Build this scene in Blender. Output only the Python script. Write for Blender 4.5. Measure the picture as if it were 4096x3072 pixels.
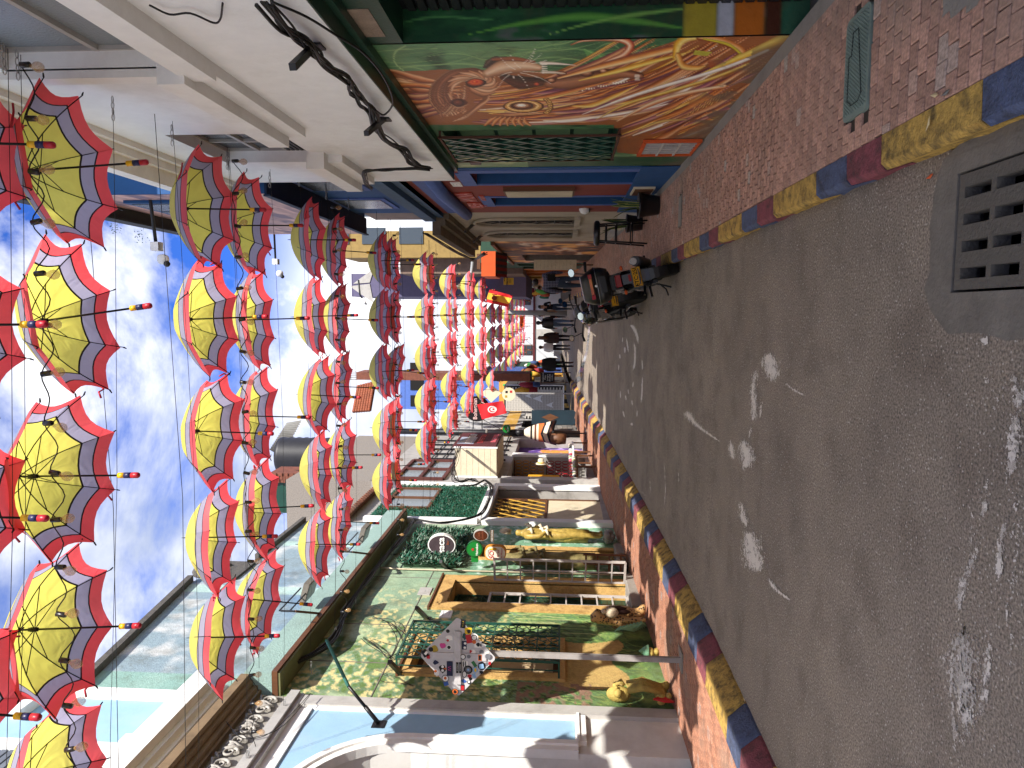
import bpy, bmesh, math, random
import numpy as np
from mathutils import Vector, Matrix
random.seed(7)
rng = np.random.RandomState(5)
for o in list(bpy.data.objects): bpy.data.objects.remove(o, do_unlink=True)
SC = bpy.context.scene
COL = SC.collection
R = math.radians
# ---------------------------------------------------------------- camera
F = 2900.0                      # focal length in pixels of the 4096 px wide photograph
H = 1.5
ROLL = -0.0095
YAW, PITCH = R(5.64), R(3.92)
fwd0 = Vector((-math.sin(YAW)*math.cos(PITCH), math.cos(YAW)*math.cos(PITCH), math.sin(PITCH)))
right0 = Vector((math.cos(YAW), math.sin(YAW), 0))
down0 = fwd0.cross(right0)
down0 = -right0.cross(fwd0)
CR = (right0*math.cos(ROLL) + down0*math.sin(ROLL)).normalized()
CD = (down0*math.cos(ROLL) - right0*math.sin(ROLL)).normalized()
CF = fwd0
CP = Vector((0, 0, H))
cam_d = bpy.data.cameras.new('camera')
cam_d.sensor_fit = 'HORIZONTAL'; cam_d.sensor_width = 36; cam_d.lens = F/4096*36
cam_d.clip_start = .05; cam_d.clip_end = 3000
cam = bpy.data.objects.new('camera', cam_d); COL.objects.link(cam)
m = Matrix((( CD.x, CR.x, -CF.x, CP.x), (CD.y, CR.y, -CF.y, CP.y), (CD.z, CR.z, -CF.z, CP.z), (0, 0, 0, 1)))
cam.matrix_world = m
SC.camera = cam
SC.render.engine = 'CYCLES'; SC.cycles.max_bounces = 14; SC.cycles.diffuse_bounces = 8; SC.cycles.transmission_bounces = 8; SC.cycles.transparent_max_bounces = 12
# ---------------------------------------------------------------- world, sun, exposure
SUND = Vector((-1, 1, -1.2)).normalized()       # the way the light travels
elev = math.asin(-SUND.z)
w = bpy.data.worlds.new('World'); SC.world = w; w.use_nodes = True
nt = w.node_tree; N = nt.nodes; L = nt.links
for n in list(N): N.remove(n)
out = N.new('ShaderNodeOutputWorld'); bg = N.new('ShaderNodeBackground')
sky = N.new('ShaderNodeTexSky'); sky.sky_type = 'NISHITA'; sky.sun_disc = False
sky.sun_elevation = elev; sky.sun_rotation = math.atan2(-SUND.x, -SUND.y)
sky.air_density = 1.0; sky.dust_density = .6; sky.ozone_density = 2.5; sky.altitude = 2600
tc = N.new('ShaderNodeTexCoord'); mp = N.new('ShaderNodeMapping'); mp.inputs['Scale'].default_value = (1, .62, 1.25)
mp.inputs['Location'].default_value = (.31, .12, .05)
L.new(tc.outputs['Generated'], mp.inputs['Vector'])
n1 = N.new('ShaderNodeTexNoise'); n1.inputs['Scale'].default_value = 2.6; n1.inputs['Detail'].default_value = 12; n1.inputs['Roughness'].default_value = .6
n1.inputs['Distortion'].default_value = .35
L.new(mp.outputs[0], n1.inputs['Vector'])
cr = N.new('ShaderNodeValToRGB'); cr.color_ramp.elements[0].position = .42; cr.color_ramp.elements[1].position = .54
L.new(n1.outputs['Fac'], cr.inputs['Fac'])
# more cloud low down towards the end of the street, as in the photograph
sep = N.new('ShaderNodeSeparateXYZ'); L.new(tc.outputs['Generated'], sep.inputs[0])
lo = N.new('ShaderNodeMapRange'); lo.inputs['From Min'].default_value = .28; lo.inputs['From Max'].default_value = .42
lo.inputs['To Min'].default_value = 1; lo.inputs['To Max'].default_value = 0
L.new(sep.outputs['Z'], lo.inputs['Value'])
mx = N.new('ShaderNodeMath'); mx.operation = 'MAXIMUM'; L.new(cr.outputs['Color'], mx.inputs[0]); L.new(lo.outputs[0], mx.inputs[1])
n2 = N.new('ShaderNodeTexNoise'); n2.inputs['Scale'].default_value = 4.5; n2.inputs['Detail'].default_value = 8
L.new(mp.outputs[0], n2.inputs['Vector'])
cc = N.new('ShaderNodeValToRGB'); cc.color_ramp.elements[0].color = (1.25, 1.45, 2.0, 1); cc.color_ramp.elements[1].color = (3.5, 3.5, 3.6, 1)
cc.color_ramp.elements[0].position = .36; cc.color_ramp.elements[1].position = .62
L.new(n2.outputs['Fac'], cc.inputs['Fac'])
tint = N.new('ShaderNodeMix'); tint.data_type = 'RGBA'; tint.blend_type = 'MULTIPLY'; tint.inputs['Factor'].default_value = 1
tint.inputs[7].default_value = (.19, .36, .74, 1)
L.new(sky.outputs[0], tint.inputs[6])
mix = N.new('ShaderNodeMix'); mix.data_type = 'RGBA'
L.new(mx.outputs[0], mix.inputs['Factor']); L.new(tint.outputs[2], mix.inputs[6]); L.new(cc.outputs['Color'], mix.inputs[7])
L.new(mix.outputs[2], bg.inputs['Color']); bg.inputs['Strength'].default_value = .15
L.new(bg.outputs[0], out.inputs['Surface'])
sd = bpy.data.lights.new('sun', 'SUN'); sd.energy = 3.1; sd.angle = R(.53); sd.color = (1, .955, .88)
sun = bpy.data.objects.new('sun', sd); COL.objects.link(sun)
sun.rotation_euler = SUND.to_track_quat('-Z', 'Y').to_euler(); sun.location = (8, -8, 20)
vs = SC.view_settings; vs.view_transform = 'Standard'; vs.look = 'None'; vs.exposure = 1.6; vs.gamma = 1; vs.use_curve_mapping = False
# ---------------------------------------------------------------- helpers: where a photograph pixel lies
def ray(x, y):
    return CR*((3072-y-1536)/F) + CD*((x-2048)/F) + CF
def onX(x, y, X):                # pixel -> point of the wall plane X
    d = ray(x, y); t = X/d.x; return CP + d*t
def onY(x, y, Y):
    d = ray(x, y); t = Y/d.y; return CP + d*t
GP = [(-30, 0), (7, 0), (9.5, .05), (12.3, .13), (16, .26), (20.5, .41), (26, .65), (33, .94), (45, 1.26), (62, 1.52), (90, 1.7), (400, 1.9)]
def g(Y):                        # height of the rising street
    for (a, p), (b, q) in zip(GP, GP[1:]):
        if Y <= b: return p + (q-p)*max(0, Y-a)/(b-a)
    return GP[-1][1]
def onG(x, y, dz=0):
    d = ray(x, y); z = dz; p = CP
    for i in range(12):
        t = (z-H)/d.z if d.z < -1e-4 else 60; t = max(.2, min(t, 90)); p = CP + d*t; z = .5*z+.5*(g(p.y)+dz)
    return p
# ---------------------------------------------------------------- helpers: things and parts
def srgb(h, k=1.0):
    h = h.lstrip('#'); v = []
    for i in (0, 2, 4):
        c = int(h[i:i+2], 16)/255; v.append((c/12.92 if c <= .04045 else ((c+.055)/1.055)**2.4)*k)
    return tuple(v)
WL = {}
def thing(name, label, cat, loc=(0, 0, 0), group=None, kind=None):
    o = bpy.data.objects.new(name, None); COL.objects.link(o); o.empty_display_size = .2
    o.location = loc; o['label'] = label; o['category'] = cat
    if group: o['group'] = group
    if kind: o['kind'] = kind
    WL[o.name] = Vector(loc)
    return o
def tag(o, label, cat, group=None):
    o['label'] = label; o['category'] = cat
    if group: o['group'] = group
    return o
class MB:
    def __init__(s): s.v = []; s.f = []; s.mi = []; s.c = 0; s.sm = []
    def mat(s, i): s.c = i; return s
    def face(s, idx, sm=False): s.f.append(idx); s.mi.append(s.c); s.sm.append(sm)
    def quad(s, a, b, c, d):
        n = len(s.v); s.v += [tuple(a), tuple(b), tuple(c), tuple(d)]; s.face((n, n+1, n+2, n+3)); return s
    def poly(s, pts):
        n = len(s.v); s.v += [tuple(p) for p in pts]; s.face(tuple(range(n, n+len(pts)))); return s
    def box(s, x0, x1, y0, y1, z0, z1, ch=0):
        if x0 > x1: x0, x1 = x1, x0
        if y0 > y1: y0, y1 = y1, y0
        if z0 > z1: z0, z1 = z1, z0
        n = len(s.v)
        if ch:
            for (z, i) in ((z0, 0), (z1-ch, 0), (z1, ch)):
                s.v += [(x0+i, y0+i, z), (x1-i, y0+i, z), (x1-i, y1-i, z), (x0+i, y1-i, z)]
            for k in (0, 4):
                for j in range(4):
                    a, b = n+k+j, n+k+(j+1) % 4; s.face((a, b, b+4, a+4))
            s.face((n+8, n+9, n+10, n+11)); return s
        s.v += [(x0, y0, z0), (x1, y0, z0), (x1, y1, z0), (x0, y1, z0), (x0, y0, z1), (x1, y0, z1), (x1, y1, z1), (x0, y1, z1)]
        for q in ((0, 3, 2, 1), (4, 5, 6, 7), (0, 1, 5, 4), (1, 2, 6, 5), (2, 3, 7, 6), (3, 0, 4, 7)): s.face(tuple(n+i for i in q))
        return s
    def obox(s, c, ax, ay, az):      # oriented box: centre and three half axes
        c, ax, ay, az = map(Vector, (c, ax, ay, az)); n = len(s.v)
        for k in (-1, 1):
            for i, j in ((-1, -1), (1, -1), (1, 1), (-1, 1)): s.v.append(tuple(c+ax*i+ay*j+az*k))
        for q in ((0, 3, 2, 1), (4, 5, 6, 7), (0, 1, 5, 4), (1, 2, 6, 5), (2, 3, 7, 6), (3, 0, 4, 7)): s.face(tuple(n+i for i in q))
        return s
    def bar(s, a, b, w, h=None):
        a, b = Vector(a), Vector(b); d = b-a; L_ = d.length
        if L_ < 1e-6: return s
        d /= L_; up = Vector((0, 0, 1)) if abs(d.z) < .95 else Vector((0, 1, 0))
        sx = d.cross(up).normalized(); sy = sx.cross(d); h = h or w
        return s.obox((a+b)/2, d*(L_/2), sx*(w/2), sy*(h/2))
    def tube(s, pts, r, n=6, cap=True, sm=True):
        pts = [Vector(p) for p in pts]; m_ = len(pts); rs = r if hasattr(r, '__len__') else [r]*m_
        st = len(s.v); prev = None
        for i, p in enumerate(pts):
            d = (pts[min(i+1, m_-1)]-pts[max(i-1, 0)])
            if d.length < 1e-9: d = Vector((0, 0, 1))
            d.normalize()
            if prev is None: a = d.orthogonal().normalized()
            else:
                a = prev - d*prev.dot(d)
                a = a.normalized() if a.length > 1e-6 else d.orthogonal().normalized()
            prev = a; b = d.cross(a)
            for k in range(n):
                t = 2*math.pi*k/n; s.v.append(tuple(p+(a*math.cos(t)+b*math.sin(t))*rs[i]))
        for i in range(m_-1):
            for k in range(n):
                A = st+i*n+k; B = st+i*n+(k+1) % n; s.face((A, B, B+n, A+n), sm)
        if cap: s.face(tuple(st+k for k in range(n))[::-1]); s.face(tuple(st+(m_-1)*n+k for k in range(n)))
        return s
    def lathe(s, prof, c=(0, 0, 0), n=16, ax='z', sm=True):  # prof: (r, h)
        st = len(s.v); c = Vector(c)
        for (r_, h_) in prof:
            for k in range(n):
                t = 2*math.pi*k/n; a, b = r_*math.cos(t), r_*math.sin(t)
                p = {'z': (a, b, h_), 'x': (h_, a, b), 'y': (b, h_, a)}[ax]
                s.v.append(tuple(c+Vector(p)))
        for i in range(len(prof)-1):
            for k in range(n):
                A = st+i*n+k; B = st+i*n+(k+1) % n; s.face((A, B, B+n, A+n), sm)
        s.face(tuple(st+k for k in range(n))[::-1]); s.face(tuple(st+(len(prof)-1)*n+k for k in range(n)))
        return s
    def ball(s, c, r, nu=10, nv=7, sc=(1, 1, 1)):
        st = len(s.v); c = Vector(c)
        for i in range(1, nv):
            p = math.pi*i/nv
            for k in range(nu):
                t = 2*math.pi*k/nu
                s.v.append((c.x+r*sc[0]*math.sin(p)*math.cos(t), c.y+r*sc[1]*math.sin(p)*math.sin(t), c.z+r*sc[2]*math.cos(p)))
        T = len(s.v); s.v.append((c.x, c.y, c.z+r*sc[2])); s.v.append((c.x, c.y, c.z-r*sc[2]))
        for i in range(nv-2):
            for k in range(nu):
                A = st+i*nu+k; B = st+i*nu+(k+1) % nu; s.face((A, A+nu, B+nu, B), True)
        for k in range(nu):
            s.face((T, st+k, st+(k+1) % nu), True)
            s.face((T+1, st+(nv-2)*nu+(k+1) % nu, st+(nv-2)*nu+k), True)
        return s
    def prism(s, pts, n_off):        # planar outline extruded by a vector
        n_off = Vector(n_off); n = len(s.v); k = len(pts)
        s.v += [tuple(p) for p in pts]; s.v += [tuple(Vector(p)+n_off) for p in pts]
        s.face(tuple(range(n, n+k))[::-1]); s.face(tuple(range(n+k, n+2*k)))
        for i in range(k):
            j = (i+1) % k; s.face((n+i, n+j, n+k+j, n+k+i))
        return s
    def mesh(s, name, mats):
        me = bpy.data.meshes.new(name); me.from_pydata(s.v, [], s.f)
        for m_ in (mats if isinstance(mats, (list, tuple)) else [mats]): me.materials.append(m_)
        me.polygons.foreach_set('material_index', s.mi); me.polygons.foreach_set('use_smooth', s.sm); me.update()
        return me
    def build(s, name, mats, parent=None, **kw):
        return mk(name, s.mesh(name, mats), parent, **kw)
def mk(name, me, parent=None, label=None, cat=None, group=None, kind=None, loc=None):
    o = bpy.data.objects.new(name, me); COL.objects.link(o)
    if parent is not None:
        o.parent = parent; o.location = -WL.get(parent.name, Vector()); 
    if loc is not None: o.location = o.location + Vector(loc)
    if label: o['label'] = label
    if cat: o['category'] = cat
    if group: o['group'] = group
    if kind: o['kind'] = kind
    return o
def copy_tree(o, parent=None):
    c = o.copy(); COL.objects.link(c)
    if parent is not None: c.parent = parent
    for ch in o.children: copy_tree(ch, c)
    return c
def textmesh(txt, size, depth=.004, align='CENTER', bold=0.0, sx=1.0):
    cu = bpy.data.curves.new('t', 'FONT'); cu.body = txt; cu.size = size; cu.extrude = depth; cu.align_x = align; cu.align_y = 'CENTER'; cu.offset = bold
    cu.resolution_u = 3
    o = bpy.data.objects.new('t', cu); COL.objects.link(o); o.scale.x = sx
    dg = bpy.context.evaluated_depsgraph_get(); me = bpy.data.meshes.new_from_object(o.evaluated_get(dg))
    if sx != 1: me.transform(Matrix.Diagonal((sx, 1, 1, 1)))
    bpy.data.objects.remove(o); return me
def text(txt, size, pos, face, mat, parent, name='lettering', depth=.003, bold=0.0, sx=1.0, rot=0, align='CENTER', label=None):
    # face: 'L' on the left walls (seen from the street), 'R' on the right walls, 'C' facing the camera
    me = textmesh(txt, size, depth, align, bold, sx); me.name = name
    B = {'L': Matrix(((0, 0, 1), (1, 0, 0), (0, 1, 0))), 'R': Matrix(((0, 0, -1), (-1, 0, 0), (0, 1, 0))), 'C': Matrix(((1, 0, 0), (0, 0, -1), (0, 1, 0)))}[face]
    M4 = Matrix.Translation(Vector(pos)) @ B.to_4x4() @ Matrix.Rotation(rot, 4, 'Z')
    me.transform(M4); me.materials.clear(); me.materials.append(mat)
    return mk(name, me, parent, label=label)
# ---------------------------------------------------------------- materials
def nodemat(name):
    m_ = bpy.data.materials.new(name); m_.use_nodes = True
    t = m_.node_tree; b = t.nodes['Principled BSDF']; return m_, t, b
def pm(name, col, rough=.75, var=.12, scale=6, bump=.15, bs=60, metal=0, dirt=None, dscale=1.5, damt=.5, spec=.4, vc=None, stretch=None, coat=0, dlo=.5):
    """painted or plain surface: colour with fine and broad variation, relief, optional dirt"""
    m_, t, b = nodemat(name); n = t.nodes; l = t.links
    if isinstance(col, str): col = srgb(col)
    tcn = n.new('ShaderNodeTexCoord'); mpn = n.new('ShaderNodeMapping'); l.new(tcn.outputs['Object'], mpn.inputs[0])
    if stretch: mpn.inputs['Scale'].default_value = stretch
    a = n.new('ShaderNodeTexNoise'); a.inputs['Scale'].default_value = scale; a.inputs['Detail'].default_value = 6; a.inputs['Roughness'].default_value = .65
    l.new(mpn.outputs[0], a.inputs['Vector'])
    mr = n.new('ShaderNodeMapRange'); mr.inputs['From Min'].default_value = .3; mr.inputs['From Max'].default_value = .7
    mr.inputs['To Min'].default_value = 1-var; mr.inputs['To Max'].default_value = 1+var; l.new(a.outputs['Fac'], mr.inputs['Value'])
    mu = n.new('ShaderNodeMix'); mu.data_type = 'RGBA'; mu.blend_type = 'MULTIPLY'; mu.inputs['Factor'].default_value = 1
    if vc:
        at = n.new('ShaderNodeAttribute'); at.attribute_name = vc; l.new(at.outputs['Color'], mu.inputs[6])
    else: mu.inputs[6].default_value = (*col, 1)
    l.new(mr.outputs[0], mu.inputs[7]); last = mu.outputs[2]
    if dirt is not None:
        if isinstance(dirt, str): dirt = srgb(dirt)
        d = n.new('ShaderNodeTexNoise'); d.inputs['Scale'].default_value = dscale; d.inputs['Detail'].default_value = 10; d.inputs['Roughness'].default_value = .7
        l.new(mpn.outputs[0], d.inputs['Vector'])
        r_ = n.new('ShaderNodeMapRange'); r_.inputs['From Min'].default_value = dlo; r_.inputs['From Max'].default_value = dlo+.2; r_.inputs['To Max'].default_value = damt
        l.new(d.outputs['Fac'], r_.inputs['Value'])
        q = n.new('ShaderNodeMix'); q.data_type = 'RGBA'; l.new(r_.outputs[0], q.inputs['Factor']); l.new(last, q.inputs[6]); q.inputs[7].default_value = (*dirt, 1); last = q.outputs[2]
    l.new(last, b.inputs['Base Color']); b.inputs['Roughness'].default_value = rough; b.inputs['Metallic'].default_value = metal
    b.inputs['Specular IOR Level'].default_value = spec
    if coat: b.inputs['Coat Weight'].default_value = coat
    if bump:
        e = n.new('ShaderNodeTexNoise'); e.inputs['Scale'].default_value = bs; e.inputs['Detail'].default_value = 4; l.new(mpn.outputs[0], e.inputs['Vector'])
        bu = n.new('ShaderNodeBump'); bu.inputs['Strength'].default_value = bump; bu.inputs['Distance'].default_value = .01
        l.new(e.outputs['Fac'], bu.inputs['Height']); l.new(bu.outputs[0], b.inputs['Normal'])
    return m_
def glass(name, col='#38424a', rough=.08):
    m_, t, b = nodemat(name); b.inputs['Base Color'].default_value = (*srgb(col), 1); b.inputs['Roughness'].default_value = rough
    b.inputs['Specular IOR Level'].default_value = .9
    n = t.nodes.new('ShaderNodeTexNoise'); n.inputs['Scale'].default_value = 40; bu = t.nodes.new('ShaderNodeBump'); bu.inputs['Strength'].default_value = .35; bu.inputs['Distance'].default_value = .02
    t.links.new(n.outputs['Fac'], bu.inputs['Height']); t.links.new(bu.outputs[0], b.inputs['Normal'])
    return m_
WHITE = pm('white_plaster', '#d9d7d2', var=.05, dirt='#9c9588', dscale=1.1, damt=.28, bump=.2, bs=25)
WHITE2 = pm('white_trim', '#e0dfdc', var=.05, dirt='#a39c90', dscale=2, damt=.25)
GREYTRIM = pm('grey_trim', '#a9a6a1', var=.08, dirt='#6f6a62', dscale=2.5, damt=.4)
CREAM = pm('cream_paint', '#c9bda2', var=.08, dirt='#8f7f62', dscale=2, damt=.4)
BEIGE = pm('beige_plaster', '#a89c8a', var=.1, dirt='#6b6050', dscale=1.5, damt=.5)
CONC = pm('concrete', '#8a847c', rough=.9, var=.15, dirt='#4d4944', dscale=3, damt=.5, bump=.5)
DARKCONC = pm('dark_concrete', '#6f6961', rough=.9, var=.2, bump=.5)
BLACK = pm('black_paint', '#17171a', rough=.45, var=.1, bump=.05)
BLACKPL = pm('black_plastic', '#141416', rough=.35, var=.1, bump=.05, spec=.5)
DGREEN = pm('dark_green_paint', '#173d30', rough=.4, var=.15, dirt='#0d211a', dscale=3)
IRON = pm('green_wrought_iron', '#1d4a3e', rough=.35, var=.15)
RUST = pm('rusty_iron', '#4a2c20', rough=.8, var=.3)
GALV = pm('galvanised_steel', '#a9a8a6', rough=.45, metal=.6, var=.1, dirt='#6f6c68', dscale=6, damt=.5)
STEEL = pm('chrome', '#b8babb', rough=.2, metal=1, bump=0)
BROWNW = pm('brown_wood', '#5d3a22', rough=.6, var=.25, scale=12, stretch=(1, 1, .15))
DARKIN = pm('dark_interior', '#120f0d', rough=.9, var=.1, bump=0)
RUBBER = pm('rubber', '#0d0d0e', rough=.75, var=.1, bump=.3)
CABLE = pm('black_cable', '#131212', rough=.5, var=.2, bump=0)
GLASS = glass('window_glass'); GLASSL = glass('pale_glass', '#7d868a', .25)
REDP = pm('red_paint', '#b3202a', rough=.4, bump=.02); YELP = pm('yellow_paint', '#e0b02a', rough=.5)
ORANGEP = pm('orange_paint', '#c4521f', rough=.6)
TERRA = pm('terracotta', '#8a4a30', var=.3, dirt='#3d2a20', dscale=3)
BRICKM = pm('brown_brick', '#6e3f2e', var=.3, bump=.4)
def ring(c, r, n=20, ax='x'):
    c = Vector(c); o_ = []
    for k in range(n):
        t = 2*math.pi*k/n; a, b = math.cos(t)*r, math.sin(t)*r
        o_.append(c + Vector({'x': (0, a, b), 'y': (a, 0, b), 'z': (a, b, 0)}[ax]))
    return o_
def holes_grid(y0, y1, z0, z1, holes):
    ys = sorted({y0, y1, *[min(max(h[0], y0), y1) for h in holes], *[min(max(h[1], y0), y1) for h in holes]})
    zs = sorted({z0, z1, *[min(max(h[2], z0), z1) for h in holes], *[min(max(h[3], z0), z1) for h in holes]})
    for a, b in zip(ys, ys[1:]):
        for c, d in zip(zs, zs[1:]):
            my, mz = (a+b)/2, (c+d)/2
            if not any(h[0] < my < h[1] and h[2] < mz < h[3] for h in holes): yield a, b, c, d
def wall(mb, X, side, y0, y1, z0, z1, holes=(), depth=.25):
    """street wall in the plane X with openings and their reveals; side -1 left, +1 right; the wall's body lies behind"""
    for a, b, c, d in holes_grid(y0, y1, z0, z1, holes):
        q = [(X, a, c), (X, b, c), (X, b, d), (X, a, d)]
        mb.quad(*(q if side < 0 else q[::-1]))
    Xb = X+side*depth
    for (a, b, c, d) in holes:
        mb.quad((X, a, c), (Xb, a, c), (Xb, a, d), (X, a, d)); mb.quad((X, b, c), (X, b, d), (Xb, b, d), (Xb, b, c))
        mb.quad((X, a, d), (Xb, a, d), (Xb, b, d), (X, b, d)); mb.quad((X, a, c), (X, b, c), (Xb, b, c), (Xb, a, c))
    for (a, b, c, d) in holes_grid(y0, y1, z0, z1, holes):
        pass
    # ends and top down to the back plane
    mb.quad((X, y0, z0), (X, y0, z1), (Xb, y0, z1), (Xb, y0, z0)); mb.quad((X, y1, z0), (Xb, y1, z0), (Xb, y1, z1), (X, y1, z1))
    mb.quad((X, y0, z1), (X, y1, z1), (Xb, y1, z1), (Xb, y0, z1))
def body(mb, X, side, y0, y1, z0, z1, deep=5, depth=.25):
    a, b = X+side*depth, X+side*(depth+deep)
    mb.box(a, b, y0, y1, z0, z1)
# ---------------------------------------------------------------- painted surfaces (colour per vertex of a fine grid)
class Canvas:
    def __init__(s, y0, y1, z0, z1, res, base):
        s.y0, s.y1, s.z0, s.z1 = y0, y1, z0, z1
        s.nu = int((y1-y0)/res)+1; s.nv = int((z1-z0)/res)+1
        s.Y, s.Z = np.meshgrid(np.linspace(y0, y1, s.nu), np.linspace(z0, z1, s.nv))
        s.c = np.zeros((s.nv, s.nu, 3)); s.c[:] = base
    def noise(s, sc, seed=0, sy=1, sz=1):
        r_ = np.random.RandomState(seed); o_ = 0; amp = 1; tot = 0
        for k in range(4):
            f_ = sc*2**k; gy = (s.Y-s.y0)*f_*sy; gz = (s.Z-s.z0)*f_*sz
            n_, m_ = int(gy.max())+3, int(gz.max())+3
            t = r_.rand(m_, n_); iy, iz = gy.astype(int), gz.astype(int); fy, fz = gy-iy, gz-iz
            fy = fy*fy*(3-2*fy); fz = fz*fz*(3-2*fz)
            o_ = o_+amp*((t[iz, iy]*(1-fy)+t[iz, iy+1]*fy)*(1-fz)+(t[iz+1, iy]*(1-fy)+t[iz+1, iy+1]*fy)*fz); tot += amp; amp *= .5
        return o_/tot
    def mixin(s, mask, col):
        mask = np.clip(mask, 0, 1)[..., None]; s.c = s.c*(1-mask)+np.array(col)*mask
    def stroke(s, pts, w, cols, alpha=1, edge=.25):
        """a brush stroke: polyline in (Y,Z), width profile, colours across (low side to high side)"""
        P = np.array(pts, float); n = len(P); w = np.array(w if hasattr(w, '__len__') else [w]*n, float)
        if len(w) != n: w = np.interp(np.linspace(0, 1, n), np.linspace(0, 1, len(w)), w)
        mw = w.max()
        m_ = (s.Y > P[:, 0].min()-mw) & (s.Y < P[:, 0].max()+mw) & (s.Z > P[:, 1].min()-mw) & (s.Z < P[:, 1].max()+mw)
        idx = np.where(m_)
        if len(idx[0]) == 0: return
        y, z = s.Y[idx], s.Z[idx]; best = np.full(y.shape, 9.); sg = np.zeros(y.shape); bw = np.ones(y.shape)*1e-6
        for i in range(n-1):
            a, b = P[i], P[i+1]; d = b-a; L2 = (d**2).sum()+1e-12
            t = np.clip(((y-a[0])*d[0]+(z-a[1])*d[1])/L2, 0, 1)
            qy, qz = a[0]+d[0]*t, a[1]+d[1]*t; D = np.hypot(y-qy, z-qz)
            cr_ = d[0]*(z-a[1])-d[1]*(y-a[0]); W = w[i]*(1-t)+w[i+1]*t
            rel = D/np.maximum(W, 1e-5)
            u = rel < best; best[u] = rel[u]; sg[u] = np.sign(cr_[u]); bw[u] = W[u]
        ins = best < 1
        f_ = (best*sg*.5+.5)
        C = np.array([srgb(c) if isinstance(c, str) else c for c in cols]); k = len(C)
        col = np.stack([np.interp(f_, np.linspace(0, 1, k), C[:, j]) for j in range(3)], 1)
        al = np.clip((1-best)/edge, 0, 1)*alpha*ins
        s.c[idx] = s.c[idx]*(1-al[:, None])+col*al[:, None]
    def build(s, name, X, side, mat, parent, holes=()):
        inside = np.ones((s.nv-1, s.nu-1), bool)
        yc = (s.Y[:-1, :-1]+s.Y[1:, 1:])/2; zc = (s.Z[:-1, :-1]+s.Z[1:, 1:])/2
        for (a, b, c, d) in holes: inside &= ~((yc > a) & (yc < b) & (zc > c) & (zc < d))
        iv, iu = np.where(inside); a = iv*s.nu+iu
        q = np.stack([a, a+1, a+s.nu+1, a+s.nu], 1)
        if side > 0: q = q[:, ::-1]
        V = np.stack([np.full(s.Y.size, X), s.Y.ravel(), s.Z.ravel()], 1)
        me = bpy.data.meshes.new(name); me.from_pydata(V.tolist(), [], q.tolist()); me.materials.append(mat)
        ca = me.color_attributes.new('paint', 'FLOAT_COLOR', 'POINT')
        ca.data.foreach_set('color', np.concatenate([np.clip(s.c, 0, 1).reshape(-1, 3), np.ones((s.Y.size, 1))], 1).ravel().astype(np.float32))
        return mk(name, me, parent)
PAINT = pm('mural_paint', (0, 0, 0), vc='paint', rough=.6, var=.06, scale=20, bump=.25, bs=45, dirt='#5a4a35', dscale=2.2, damt=.22)
PAINTR = pm('mural_stucco', (0, 0, 0), vc='paint', rough=.85, var=.18, scale=30, bump=.8, bs=50, dirt='#4f4a36', dscale=1.7, damt=.55)
def bez(pts, n=14):
    """smooth curve through the points"""
    P = [np.array(p, float) for p in pts]; o_ = []
    P = [P[0]*2-P[1]]+P+[P[-1]*2-P[-2]]
    for i in range(1, len(P)-2):
        for k in range(n):
            t = k/n; a, b, c, d = P[i-1], P[i], P[i+1], P[i+2]
            o_.append(.5*((2*b)+(-a+c)*t+(2*a-5*b+4*c-d)*t*t+(-a+3*b-3*c+d)*t**3))
    o_.append(P[-2]); return o_
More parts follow.
